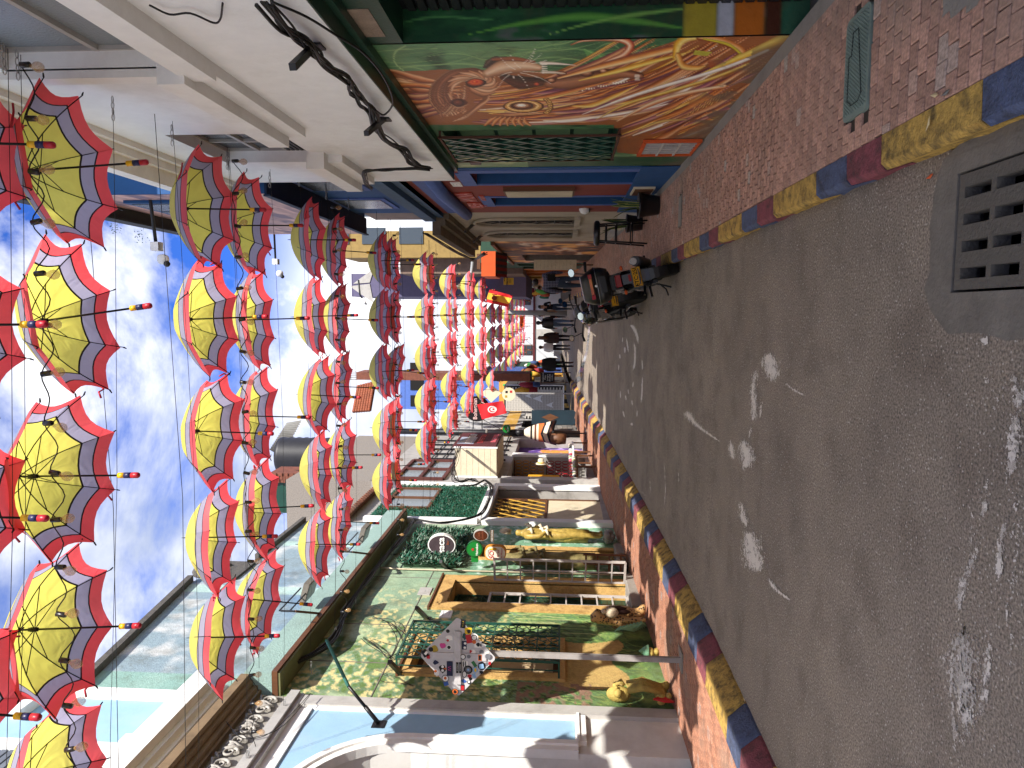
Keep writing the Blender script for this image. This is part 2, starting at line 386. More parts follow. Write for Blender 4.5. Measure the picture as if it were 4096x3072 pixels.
# ================================================================ GROUND
def strip(name, x0, x1, ys, dz, mat, nx=1, parent=None, kind='structure'):
    mb = MB()
    for a, b in zip(ys, ys[1:]):
        for i in range(nx):
            p, q = x0+(x1-x0)*i/nx, x0+(x1-x0)*(i+1)/nx
            mb.quad((p, a, g(a)+dz), (q, a, g(a)+dz), (q, b, g(b)+dz), (p, b, g(b)+dz))
    return mb.build(name, mat, parent, kind=kind)
YS = [-30, -10, 0] + [i*1.0 for i in range(1, 64)] + [70, 90, 150, 400]
def asphalt():
    m_, t, b = nodemat('asphalt'); n, l = t.nodes, t.links
    tc_ = n.new('ShaderNodeTexCoord')
    a = n.new('ShaderNodeTexNoise'); a.inputs['Scale'].default_value = .9; a.inputs['Detail'].default_value = 8; a.inputs['Roughness'].default_value = .62; l.new(tc_.outputs['Object'], a.inputs['Vector'])
    r1 = n.new('ShaderNodeValToRGB'); e = r1.color_ramp.elements
    e[0].position = .33; e[0].color = (.175, .143, .113, 1); e[1].position = .68; e[1].color = (.255, .21, .165, 1)
    l.new(a.outputs['Fac'], r1.inputs['Fac'])
    f_ = n.new('ShaderNodeTexNoise'); f_.inputs['Scale'].default_value = 90; f_.inputs['Detail'].default_value = 3; l.new(tc_.outputs['Object'], f_.inputs['Vector'])
    mr = n.new('ShaderNodeMapRange'); mr.inputs['From Min'].default_value = .3; mr.inputs['From Max'].default_value = .7; mr.inputs['To Min'].default_value = .4; mr.inputs['To Max'].default_value = 1.55; l.new(f_.outputs['Fac'], mr.inputs['Value'])
    mu = n.new('ShaderNodeMix'); mu.data_type = 'RGBA'; mu.blend_type = 'MULTIPLY'; mu.inputs['Factor'].default_value = 1; l.new(r1.outputs[0], mu.inputs[6]); l.new(mr.outputs[0], mu.inputs[7])
    sn = n.new('ShaderNodeTexNoise'); sn.inputs['Scale'].default_value = 2.6; sn.inputs['Detail'].default_value = 9; l.new(tc_.outputs['Object'], sn.inputs['Vector'])
    sr = n.new('ShaderNodeValToRGB'); sr.color_ramp.elements[0].position = .36; sr.color_ramp.elements[0].color = (.84, .82, .81, 1); sr.color_ramp.elements[1].position = .47; sr.color_ramp.elements[1].color = (1, 1, 1, 1); q_ = sr.color_ramp.elements.new(.7); q_.color = (1.08, 1.07, 1.05, 1); l.new(sn.outputs['Fac'], sr.inputs['Fac'])
    mu2 = n.new('ShaderNodeMix'); mu2.data_type = 'RGBA'; mu2.blend_type = 'MULTIPLY'; mu2.inputs['Factor'].default_value = 1; l.new(mu.outputs[2], mu2.inputs[6]); l.new(sr.outputs[0], mu2.inputs[7]); mu = mu2
    v = n.new('ShaderNodeTexVoronoi'); v.inputs['Scale'].default_value = 48; l.new(tc_.outputs['Object'], v.inputs['Vector'])
    lt = n.new('ShaderNodeMath'); lt.operation = 'LESS_THAN'; lt.inputs[1].default_value = .2; l.new(v.outputs['Distance'], lt.inputs[0])
    sepc = n.new('ShaderNodeSeparateColor'); l.new(v.outputs['Color'], sepc.inputs[0])
    gt = n.new('ShaderNodeMath'); gt.operation = 'GREATER_THAN'; gt.inputs[1].default_value = .6; l.new(sepc.outputs[0], gt.inputs[0])
    m3 = n.new('ShaderNodeMath'); m3.operation = 'MULTIPLY'; l.new(lt.outputs[0], m3.inputs[0]); l.new(gt.outputs[0], m3.inputs[1])
    mm = n.new('ShaderNodeMix'); mm.data_type = 'RGBA'; l.new(m3.outputs[0], mm.inputs['Factor']); l.new(mu.outputs[2], mm.inputs[6]); mm.inputs[7].default_value = (.45, .41, .36, 1)
    l.new(mm.outputs[2], b.inputs['Base Color']); b.inputs['Roughness'].default_value = .88
    bu = n.new('ShaderNodeBump'); bu.inputs['Strength'].default_value = .75; bu.inputs['Distance'].default_value = .006; l.new(f_.outputs['Fac'], bu.inputs['Height']); l.new(bu.outputs[0], b.inputs['Normal'])
    return m_
ASPH = asphalt()
GROUNDM = pm('bare_ground', '#6a6258', var=.2, rough=.95)
mbg = MB()
for a, b in zip(YS, YS[1:]): mbg.quad((-400, a, g(a)-.12), (400, a, g(a)-.12), (400, b, g(b)-.12), (-400, b, g(b)-.12))
mbg.build('ground', GROUNDM, kind='structure')
XL, XR = -4.55, 1.66             # the two street walls
KL, KR = -3.12, .63              # road edges
# ---- the storm drain (in the road)
DX0, DX1, DY0, DY1 = -.02, .6, 1.5, 2.98      # concrete surround
def p2(x, y): q = onG(x, y); return q.x, q.y
# road: one sheet with an opening for the grate
mr_ = MB()
GX0, GX1, GY0, GY1 = .08, .53, 1.9, 2.93
for a, b in zip(YS, YS[1:]):
    mr_.quad((KL, a, g(a)), (KR, a, g(a)), (KR, b, g(b)), (KL, b, g(b)))
# split the sheet where the drain sits
mr2 = MB()
for a, b, c, d in holes_grid(KL, KR, -30, 3, [(GX0, GX1, GY0, GY1)]): mr2.quad((a, c, 0), (b, c, 0), (b, d, 0), (a, d, 0))
ys3 = [3]+[y for y in YS if y > 3]
for a, b in zip(ys3, ys3[1:]): mr2.quad((KL-.1, a, g(a)), (KR+.1, a, g(a)), (KR+.1, b, g(b)), (KL-.1, b, g(b)))
mr2.build('road', ASPH, kind='structure')
# ---- kerbs: painted blocks
KYEL = pm('kerb_yellow', '#b8954a', var=.22, scale=30, rough=.85, dirt='#3f3628', dscale=11, damt=.85, dlo=.44, bump=1, bs=70)
KRED = pm('kerb_red', '#80424a', var=.2, scale=30, rough=.85, dirt='#3a2c2c', dscale=11, damt=.75, dlo=.46, bump=1, bs=70)
KBLU = pm('kerb_blue', '#4c5672', var=.2, scale=30, rough=.85, dirt='#2e2e33', dscale=11, damt=.7, dlo=.46, bump=1, bs=70)
def kerb_block(name, x_road, x_top, x_in, y0, y1, mat, parent):
    rr = random.Random(int(y0*100)+int(x_in*7)); mb = MB(); n = max(2, int((y1-y0)/.1)); rows = []
    for i in range(n+1):
        y = y0+.002+(y1-y0-.004)*i/n; z = g(y); j = rr.uniform(-.006, .006); k = rr.uniform(-.008, .008); s_ = 1 if x_road > x_in else -1
        rows.append([(x_road+j+s_*.012, y, z-.05), (x_road+j, y, z+.02), (x_top+s_*.012+k*.5, y, z+.118+k*.4), (x_top-s_*.012+k, y, z+.146), (x_in, y, z+.15), (x_in, y, z-.05)])
    base = len(mb.v)
    for r_ in rows: mb.v += r_
    for i in range(n):
        for k in range(5):
            q = (base+i*6+k, base+i*6+k+1, base+(i+1)*6+k+1, base+(i+1)*6+k)
            mb.face(q if x_road < x_in else q[::-1], k in (1, 2))
    mb.face(tuple(range(base, base+6))); mb.face(tuple(range(base+n*6, base+n*6+6))[::-1])
    return mb.build(name, mat, parent)
kr = bpy.data.objects.new('kerb_right', None); COL.objects.link(kr); kr['kind'] = 'structure'
kl = bpy.data.objects.new('kerb_left', None); COL.objects.link(kl); kl['kind'] = 'structure'
def kerbrun(parent, xs, bounds, start, yend, steps):
    """bounds measured in the photograph, then the same rhythm goes on"""
    cols = [(KYEL, 'yellow painted kerb block'), (KRED, 'red painted kerb block'), (KBLU, 'blue painted kerb block')]
    i = start; y = bounds[0]; bl = list(bounds[1:])
    while y < yend:
        y2 = bl.pop(0) if bl else y+steps[i % 3]
        m_, lab = cols[i % 3]; o = kerb_block('kerb_block', *xs, y, y2, m_, parent); o['label'] = lab
        y = y2; i += 1
kerbrun(kr, (.64, .62, .755), [.95, 1.75, 2.15, 2.53, 3.28, 3.66, 4.08, 4.88, 5.27, 5.71, 6.55, 6.96, 7.38, 8.2], 0-0, 60, (.8, .4, .42))
# order on the right from the camera: ... red, blue | yellow 2.33-3.06
for o in list(kr.children): pass
kerbrun(kl, (-3.11, -3.21, -3.43), [.3, 1.2, 1.6, 2.05, 3.0, 3.4, 3.85, 4.82, 5.2, 5.64, 6.5, 6.95, 7.4, 8.2, 8.65, 9.1, 9.9, 10.35, 10.8], 0, 33.2, (.85, .4, .45))
# ---- sidewalks: beds, then bricks
BED = pm('brick_joint_sand', '#3c332b', var=.3, rough=.95)
def brickmat(name, base, sand, rnd=.35):
    m_, t, b = nodemat(name); n, l = t.nodes, t.links
    geo = n.new('ShaderNodeNewGeometry'); oi = n.new('ShaderNodeObjectInfo')
    ad = n.new('ShaderNodeMath'); ad.operation = 'ADD'; l.new(geo.outputs['Random Per Island'], ad.inputs[0]); l.new(oi.outputs['Random'], ad.inputs[1])
    fr = n.new('ShaderNodeMath'); fr.operation = 'FRACT'; l.new(ad.outputs[0], fr.inputs[0])
    rp = n.new('ShaderNodeValToRGB'); e = rp.color_ramp.elements; B = srgb(base); S = srgb(sand)
    e[0].position = 0; e[0].color = (*[c*.72 for c in B], 1); e[1].position = 1; e[1].color = (*[c*1.12 for c in B], 1)
    k = rp.color_ramp.elements.new(.93); k.color = (*[c*1.05 for c in B], 1); k = rp.color_ramp.elements.new(.965); k.color = (*S, 1)
    l.new(fr.outputs[0], rp.inputs['Fac'])
    tc_ = n.new('ShaderNodeTexCoord'); f_ = n.new('ShaderNodeTexNoise'); f_.inputs['Scale'].default_value = 70; f_.inputs['Detail'].default_value = 5; l.new(tc_.outputs['Object'], f_.inputs['Vector'])
    mr = n.new('ShaderNodeMapRange'); mr.inputs['From Min'].default_value = .3; mr.inputs['From Max'].default_value = .7; mr.inputs['To Min'].default_value = .6; mr.inputs['To Max'].default_value = 1.35; l.new(f_.outputs['Fac'], mr.inputs['Value'])
    mu = n.new('ShaderNodeMix'); mu.data_type = 'RGBA'; mu.blend_type = 'MULTIPLY'; mu.inputs['Factor'].default_value = 1; l.new(rp.outputs[0], mu.inputs[6]); l.new(mr.outputs[0], mu.inputs[7])
    d = n.new('ShaderNodeTexNoise'); d.inputs['Scale'].default_value = 1.7; d.inputs['Detail'].default_value = 8; l.new(geo.outputs['Position'], d.inputs['Vector'])
    r2 = n.new('ShaderNodeMapRange'); r2.inputs['From Min'].default_value = .5; r2.inputs['From Max'].default_value = .7; r2.inputs['To Max'].default_value = .55; l.new(d.outputs['Fac'], r2.inputs['Value'])
    q = n.new('ShaderNodeMix'); q.data_type = 'RGBA'; l.new(r2.outputs[0], q.inputs['Factor']); l.new(mu.outputs[2], q.inputs[6]); q.inputs[7].default_value = (*srgb('#8c7c6e'), 1)
    l.new(q.outputs[2], b.inputs['Base Color']); b.inputs['Roughness'].default_value = .9
    bu = n.new('ShaderNodeBump'); bu.inputs['Strength'].default_value = .6; bu.inputs['Distance'].default_value = .004; l.new(f_.outputs['Fac'], bu.inputs['Height']); l.new(bu.outputs[0], b.inputs['Normal'])
    return m_
BR = brickmat('pavement_brick', '#b58d7a', '#a39a90'); BL = brickmat('pavement_brick_pale', '#a8755c', '#91817a')
def brick_mesh(name, w, l, h, mat, seed):
    r_ = random.Random(seed); mb = MB(); j = lambda s=.002: r_.uniform(-s, s); c = .004
    b0 = [(-w/2+j(), -l/2+j()), (w/2+j(), -l/2+j()), (w/2+j(), l/2+j()), (-w/2+j(), l/2+j())]
    mb.v += [(x, y, 0) for x, y in b0]+[(x, y, h-c) for x, y in b0]+[(x-math.copysign(c, x), y-math.copysign(c, y), h+j(.001)) for x, y in b0]
    for k in (0, 4):
        for i in range(4): mb.face((k+i, k+(i+1) % 4, k+4+(i+1) % 4, k+4+i))
    mb.face((8, 9, 10, 11)); return mb.mesh(name, mat)
def pave(name, x0, x1, w, l, yind0, yind1, yend, top, mat, bed, skip, y00=1.0):
    """top: height of the brick tops above the road; the nearest bricks are objects, the rest one mesh"""
    P = bpy.data.objects.new(name, None); COL.objects.link(P); P['kind'] = 'structure'
    strip('bed', x0, x1, YS, top-.012, bed, parent=P, kind='structure'); 
    protos = [brick_mesh('brick', w*.95, l*.93, .05, mat, s) for s in range(8)]
    mb = MB(); cnt = 0; r_ = random.Random(3)
    y = y00; row = 0
    while y < yend:
        ll = l; xs = x0+ (w/2 if row % 2 else 0) + r_.uniform(-.01, .01)-w*.5
        while xs < x1+w*.49:
            a, b = max(xs, x0+.003), min(xs+w, x1-.003); xs += w
            if b-a < .02: continue
            cx, cy = (a+b)/2, y+ll/2
            if skip(cx, cy): continue
            if yind0 <= y < yind1 and cnt < 296:
                o = mk('brick', protos[r_.randrange(8)], P); o.location = (cx, cy, g(cy)+top-.05+r_.uniform(-.0015, .0025)); o.scale.x = (b-a)/w
                o.rotation_euler = (math.atan((g(cy+.1)-g(cy))/.1)+r_.uniform(-.01, .01), r_.uniform(-.01, .01), r_.uniform(-.015, .015)); cnt += 1
            else:
                z = g(cy)+top+r_.uniform(-.0015, .0025); gx, gy, c = .003, .0028, .003; n = len(mb.v)
                A = [(a+gx, y+gy), (b-gx, y+gy), (b-gx, y+ll-gy), (a+gx, y+ll-gy)]
                mb.v += [(p, q, z-.02) for p, q in A]+[(p+(c if k in (0, 3) else -c), q+(c if k < 2 else -c), z) for k, (p, q) in enumerate(A)]
                for i in range(4): mb.face((n+i, n+(i+1) % 4, n+4+(i+1) % 4, n+4+i))
                mb.face((n+4, n+5, n+6, n+7))
        y += ll; row += 1
    mb.build('bricks_far', mat, P, kind='stuff'); return P
# utility cover rectangle on the right pavement (near), concrete patch nearer still
UC = (.91, 1.38, 3.44, 3.72)
def skipR(x, y):
    if UC[0]-.03 < x < UC[1]+.03 and UC[2]-.03 < y < UC[3]+.03: return True
    if 2.47 < y < 2.77 and x > 1.1: return True      # broken patch
    if 8.35 < y < 8.6 and .96 < x < 1.33: return True
    if x > 1.5 and y < 0: return True
    return False
pave('sidewalk_right', .755, 1.66, .096, .0735, 2.3, 5.0, 34, .15, BR, BED, skipR, 1.3)
pave('sidewalk_left', -4.57, -3.43, .105, .105, 4.9, 8.0, 30, .15, BL, BED, lambda x, y: 7.62 < y < 7.76 and abs(x+3.88) < .05, 3.0)
# strips of cement along the walls
mb = MB()
for a, b in zip([2.2, 3, 4, 5, 6, 7, 8, 9, 10, 12], [3, 4, 5, 6, 7, 8, 9, 10, 12, 16]):
    mb.quad((1.56, a, g(a)+.154), (1.66, a, g(a)+.154), (1.66, b, g(b)+.154), (1.56, b, g(b)+.154))
mb.build('cement_strip_right', CONC, kind='structure')
mb = MB(); r_ = random.Random(31); ed = []
for k in range(44):
    t = k/44*4; i, u = int(t), t % 1; c4 = [(1.03, 2.42), (1.66, 2.42), (1.66, 2.81), (1.03, 2.81)]; p, q = c4[i], c4[(i+1) % 4]; ed.append((min(1.66, p[0]+(q[0]-p[0])*u+r_.uniform(-.03, .03)), p[1]+(q[1]-p[1])*u+r_.uniform(-.02, .02), .1535))
for k in range(44): mb.poly([(1.35, 2.6, .157), ed[k], ed[(k+1) % 44]])
mb.build('cement_patch', CONC, kind='structure')
# ---- utility cover
MWGREEN = pm('green_cast_cover', '#78877e', var=.12, rough=.6, dirt='#2d3a34', dscale=6)
mc = thing('utility_cover', 'green cast iron cover with an engraved outline set in the near right sidewalk', 'manhole cover', (1.145, 3.58, .15))
def rrect(x0, x1, y0, y1, z, r_=.04, n=5):
    o_ = []
    for (cx, cy, t0) in ((x1-r_, y1-r_, 0), (x0+r_, y1-r_, 90), (x0+r_, y0+r_, 180), (x1-r_, y0+r_, 270)):
        for k in range(n+1):
            t = R(t0+90*k/n); o_.append((cx+r_*math.cos(t), cy+r_*math.sin(t), z))
    return o_
mb = MB(); mb.prism(rrect(UC[0], UC[1], UC[2], UC[3], .12), (0, 0, .036)); mb.build('plate', MWGREEN, mc)
mb = MB()
for k in range(-12, 26):                        # raised diamond treads
    for s_ in (1, -1):
        x = UC[0]+k*.018
        pts = []
        for t in (0, 1):
            pass
        a = (x if s_ > 0 else x+.16); b = a+s_*.16
        y0_, y1_ = UC[2]+.02, UC[3]-.02
        # clip to the plate
        def at(t): return a+(b-a)*t
        ts = [t/24 for t in range(25) if UC[0]+.02 < at(t/24) < UC[1]-.02]
        if len(ts) < 2: continue
        p, q = (at(ts[0]), y0_+(y1_-y0_)*ts[0], .158), (at(ts[-1]), y0_+(y1_-y0_)*ts[-1], .158)
        mb.bar(p, q, .0025, .004)
mb.build('tread', MWGREEN, mc)
DKG = pm('engraved_line', '#1f2a26', bump=0)
mb = MB(); path = [(1.3, 3.62), (1.3, 3.56), (1.0, 3.5), (.97, 3.53), (.97, 3.62), (.98, 3.62), (1.0, 3.66), (1.2, 3.66), (1.2, 3.63), (1.3, 3.62)]
for p, q in zip(path, path[1:]): mb.bar((*p, .16), (*q, .16), .004, .004)
mb.build('engraving', DKG, mc)
sp = thing('slot_drain', 'narrow grey cover set across the right sidewalk by the plant pots', 'drain cover', (1.14, 8.47, .18))
mb = MB(); mb.box(.97, 1.32, 8.37, 8.58, .12, g(8.45)+.155); mb.build('slot_frame', DARKCONC, sp)
mb = MB(); mb.box(.985, 1.305, 8.39, 8.56, .14, g(8.45)+.158); mb.build('slot_plate', CONC, sp)
# ---- storm drain
dr = thing('storm_drain', 'square cast concrete storm drain grate with long slots at the road edge', 'drain', (.3, 2.4, 0))
mb = MB()
for a, b, c, d in holes_grid(-.02, .6, 1.7, 3.0, [(GX0, GX1, GY0, GY1)]): mb.box(a, b, c, d, -.1, .006)
mb.build('drain_surround', DARKCONC, dr)
mb = MB()
x0, x1, y0, y1 = GX0+.012, GX1-.012, GY0-.4, GY1-.014
slots = []
rows_y = [(2.71, 2.88), (2.52, 2.68), (2.33, 2.49), (2.14, 2.3)]
cols_x = [.13+i*.1 for i in range(4)]
for (a, b) in rows_y:
    for c in cols_x: slots.append((c, c+.042, a, b))
for a, b, c, d in holes_grid(GX0+.01, GX1-.01, 1.91, GY1-.012, slots): mb.quad((a, c, .002), (b, c, .002), (b, d, .002), (a, d, .002))
for (a, b, c, d) in slots:
    for q in (((a, c), (b, c)), ((b, c), (b, d)), ((b, d), (a, d)), ((a, d), (a, c))):
        (p, r_), (s_, t_) = q; mb.quad((p, r_, .002), (s_, t_, .002), (s_, t_, -.06), (p, r_, -.06))
mb.build('grate', pm('grate_concrete', '#5d5851', rough=.9, var=.15, dirt='#3a3732', dscale=6, bump=.6), dr)
mb = MB(); mb.box(GX0, GX1, 1.9, GY1, -.5, -.12); mb.build('pit', DARKIN, dr)
# uneven cement apron round the drain
mb = MB(); pts = []
for t in range(40):
    a = 2*math.pi*t/40; rx, ry = .38, .62; c, s_ = math.cos(a), math.sin(a); k = (abs(c)**5+abs(s_)**5)**(-1/5.)
    pts.append((.29+rx*c*k*(1+rng.uniform(-.05, .03)), 2.45+ry*1.1*s_*k*(1+rng.uniform(-.05, .03)), .0035))
mb2 = MB(); inner = [(min(max(p[0], -.01), .59), min(max(p[1], 1.75), 2.99), .0035) for p in pts]
for i in range(40): j = (i+1) % 40; mb2.quad(pts[i], pts[j], inner[j], inner[i])
mb2.build('cement_apron', DARKCONC, kind='structure')
# ---- worn road paint
def wornpaint(name, col):
    m_, t, b = nodemat(name); n, l = t.nodes, t.links
    tc_ = n.new('ShaderNodeTexCoord'); o_ = []
    for sc_, w_ in ((20, .45), (75, .55)):
        f_ = n.new('ShaderNodeTexNoise'); f_.inputs['Scale'].default_value = sc_; f_.inputs['Detail'].default_value = 6; f_.inputs['Roughness'].default_value = .7; l.new(tc_.outputs['Object'], f_.inputs['Vector'])
        mr = n.new('ShaderNodeMapRange'); mr.inputs['From Min'].default_value = .33; mr.inputs['From Max'].default_value = .67; mr.inputs['To Max'].default_value = w_; l.new(f_.outputs['Fac'], mr.inputs['Value']); o_.append(mr)
    ad = n.new('ShaderNodeMath'); ad.operation = 'ADD'; l.new(o_[0].outputs[0], ad.inputs[0]); l.new(o_[1].outputs[0], ad.inputs[1])
    at = n.new('ShaderNodeAttribute'); at.attribute_name = 'wear'
    su = n.new('ShaderNodeMath'); su.operation = 'SUBTRACT'; l.new(at.outputs['Fac'], su.inputs[0]); l.new(ad.outputs[0], su.inputs[1])
    gt = n.new('ShaderNodeMapRange'); gt.inputs['From Min'].default_value = -.03; gt.inputs['From Max'].default_value = .03; l.new(su.outputs[0], gt.inputs['Value'])
    b.inputs['Base Color'].default_value = (*srgb(col), 1); b.inputs['Roughness'].default_value = .8; l.new(gt.outputs[0], b.inputs['Alpha'])
    return m_
WORN = wornpaint('worn_white_paint', '#d0c8be')
def marking(name, strokes, label_z=.005, base=.1):
    """strokes: (points in the photo's pixels, half widths in pixels, strength), laid onto the road surface"""
    V = []; Fc = []; Wr = []
    for (pix, hw, st) in strokes:
        P = bez([(x, y, 0) for x, y in pix], 7); n = len(P); hw_ = np.interp(np.linspace(0, 1, n), np.linspace(0, 1, len(hw)), hw); b0 = len(V)
        for i, p in enumerate(P):
            d = P[min(i+1, n-1)]-P[max(i-1, 0)]; d = d/(np.linalg.norm(d)+1e-9); s_ = (-d[1], d[0])
            for k, wv in ((-2.1, 0), (-.85, .62*st), (0, st), (.85, .62*st), (2.1, 0)):
                q = onG(p[0]+s_[0]*hw_[i]*k, p[1]+s_[1]*hw_[i]*k); e_ = min(1, 4*min(i, n-1-i)/n+.25); V.append((q.x, q.y, g(q.y)+label_z)); Wr.append(wv*e_)
        for i in range(n-1):
            for k in range(4): a = b0+i*5+k; Fc.append((a, a+1, a+6, a+5))
    me = bpy.data.meshes.new(name); me.from_pydata(V, [], Fc); me.materials.append(WORN)
    at = me.attributes.new('wear', 'FLOAT', 'POINT'); at.data.foreach_set('value', Wr)
    return mk(name, me, kind='structure')
E2 = lambda L_: [(1920+.8826*x, 960+.8826*y) for x, y in L_]
marking('worn_stripe', [
    ([(3935, 1350), (3950, 1380)], [14, 10], 0.71), ([(3940, 1500), (3955, 1540)], [16, 10], 0.64), ([(4060, 1490), (4075, 1560), (4080, 1650)], [8, 30, 26], 0.68),
    ([(4075, 1620), (4060, 1750), (4055, 1850), (4030, 1950)], [20, 36, 30, 14], 0.67), ([(3960, 1900), (3945, 2000), (3930, 2110)], [10, 16, 10], 0.58), ([(4030, 2060), (4010, 2160), (4005, 2260), (4000, 2340)], [12, 15, 16, 10], 0.67),
    ([(3920, 2140), (3890, 2260), (3850, 2380), (3840, 2460)], [16, 20, 20, 16], 0.64), ([(3870, 2480), (3850, 2600), (3855, 2750), (3870, 2850), (3880, 2980)], [26, 60, 62, 44, 20], 0.69), ([(3970, 2520), (3950, 2700), (3930, 2900)], [14, 22, 12], 0.64), ([(3810, 2600), (3815, 2800), (3830, 3060)], [12, 14, 10], 0.59), ([(4030, 2400), (4035, 2520)], [10, 8], 0.64),
    ([(3900, 1960), (3890, 2200), (3870, 2380)], [26, 30, 26], .36), ([(4070, 1480), (4080, 1900), (4060, 2300), (4040, 2800)], [30, 34, 30, 26], .36), ([(3860, 2350), (3850, 2700), (3860, 3060)], [50, 60, 50], .38), ([(3960, 1380), (4000, 1700)], [30, 30], .34)])
marking('worn_bike_symbol', [
    ([(3068, 1405), (3085, 1460), (3105, 1530)], [16, 34, 26], 0.77), ([(3040, 1440), (3015, 1550), (3020, 1640), (3010, 1710)], [10, 14, 16, 8], 0.66), ([(3050, 1600), (3040, 1680)], [10, 6], 0.60),
    ([(3130, 1520), (3180, 1560), (3238, 1590)], [3, 7, 3], 0.63), ([(2748, 1635), (2755, 1660), (2790, 1700), (2850, 1745), (2905, 1780)], [14, 16, 8, 4, 2], 0.72), ([(2922, 1755), (2930, 1810), (2938, 1840)], [9, 12, 5], 0.74),
    ([(2962, 1750), (2985, 1800), (2992, 1840), (2975, 1890)], [10, 26, 28, 10], 0.77), ([(3010, 1700), (2995, 1760)], [5, 5], 0.60), ([(2962, 2000), (2975, 2060), (2990, 2120)], [8, 16, 10], 0.68), ([(2985, 2110), (3005, 2170), (3020, 2240), (3055, 2300)], [14, 34, 40, 16], 0.77),
    ([(3065, 2300), (3110, 2360), (3180, 2410)], [8, 8, 3], 0.68)])
marking('worn_turn_arrow', [(E2(p), [a*.8826*.85 for a in w_], .85) for p, w_ in (
    ([(678, 388), (695, 395), (712, 430), (720, 480)], [6, 9, 7, 3]), ([(698, 455), (704, 500), (702, 560), (692, 595)], [4, 5, 5, 6]), ([(664, 442), (669, 475), (674, 512)], [3, 4, 3]), ([(658, 482), (657, 515)], [4, 3]), ([(648, 440), (646, 465)], [2.5, 2]),
    ([(634, 515), (636, 540)], [3, 3]), ([(630, 562), (629, 592)], [3, 2]), ([(736, 540), (738, 590)], [3, 3]), ([(737, 605), (736, 680), (731, 745)], [2.5, 4, 4]), ([(714, 770), (712, 805)], [2.5, 2.5]), ([(686, 828), (692, 842)], [6, 5]),
    ([(648, 772), (656, 806)], [4, 3]), ([(637, 682), (638, 720)], [2.5, 3]), ([(660, 700), (664, 728)], [3, 3]), ([(689, 722), (692, 752)], [3, 3]), ([(672, 675), (675, 700)], [2.5, 2]), ([(697, 640), (693, 670)], [3, 2.5]))])
marking('worn_side_line', [([(2655, 1820), (2663, 1950), (2655, 2048)], [2, 3, 2], 0.55), ([(2715, 1880), (2717, 1940)], [4, 2], 0.53), ([(2600, 1900), (2605, 2000)], [2, 3], 0.50), ([(2560, 1960), (2590, 1990)], [5, 3], 0.45)])
WET = pm('damp_asphalt', '#8b8b8d', rough=.12, var=.1, bump=.02, spec=.8)
# long pale wet streak running across the road in the distance
mb = MB(); pts = [onG(x, y, .004) for x, y in ((2362, 1262), (2352, 1320), (2345, 1400), (2322, 1470), (2312, 1490), (2296, 1540), (2326, 1520), (2338, 1460), (2352, 1405), (2358, 1340), (2366, 1270))]
mb.poly(pts); mb.build('water_streak', WET, kind='structure')
# litter: fallen leaves and scraps
LEAFY = pm('dry_leaf', '#c8b48a', bump=.1); LEAFG = pm('grey_leaf', '#6c6a66', bump=.1)
lr = random.Random(11)
for i, (x, y, mt_, lab) in enumerate(((3745, 380, LEAFY, 'pale dry leaf on the green utility cover'), (3790, 370, LEAFG, 'grey dry leaf on the green utility cover'), (3718, 495, LEAFY, 'curled dry leaf on the yellow kerb block'), (2980, 2800, LEAFY, 'pale scrap of plaster by the left kerb'),
        (3300, 760, LEAFY, 'small pale leaf in the road beside the right kerb'), (3725, 705, ORANGEP, 'orange cigarette end in the road by the right kerb'))):
    p = onG(x, y, .155 if (x, y) in ((3745, 380), (3790, 370), (3718, 495)) else .004); mb = MB(); a = lr.uniform(0, 3); c, s_ = math.cos(a), math.sin(a); l_ = .03
    mb.poly([(p.x+c*l_, p.y+s_*l_, p.z+.008), (p.x-s_*.009, p.y+c*.009, p.z+.004), (p.x-c*l_, p.y-s_*l_, p.z+.007), (p.x+s_*.009, p.y-c*.009, p.z+.003)]); mb.build('leaf', mt_, label=lab, cat='litter')
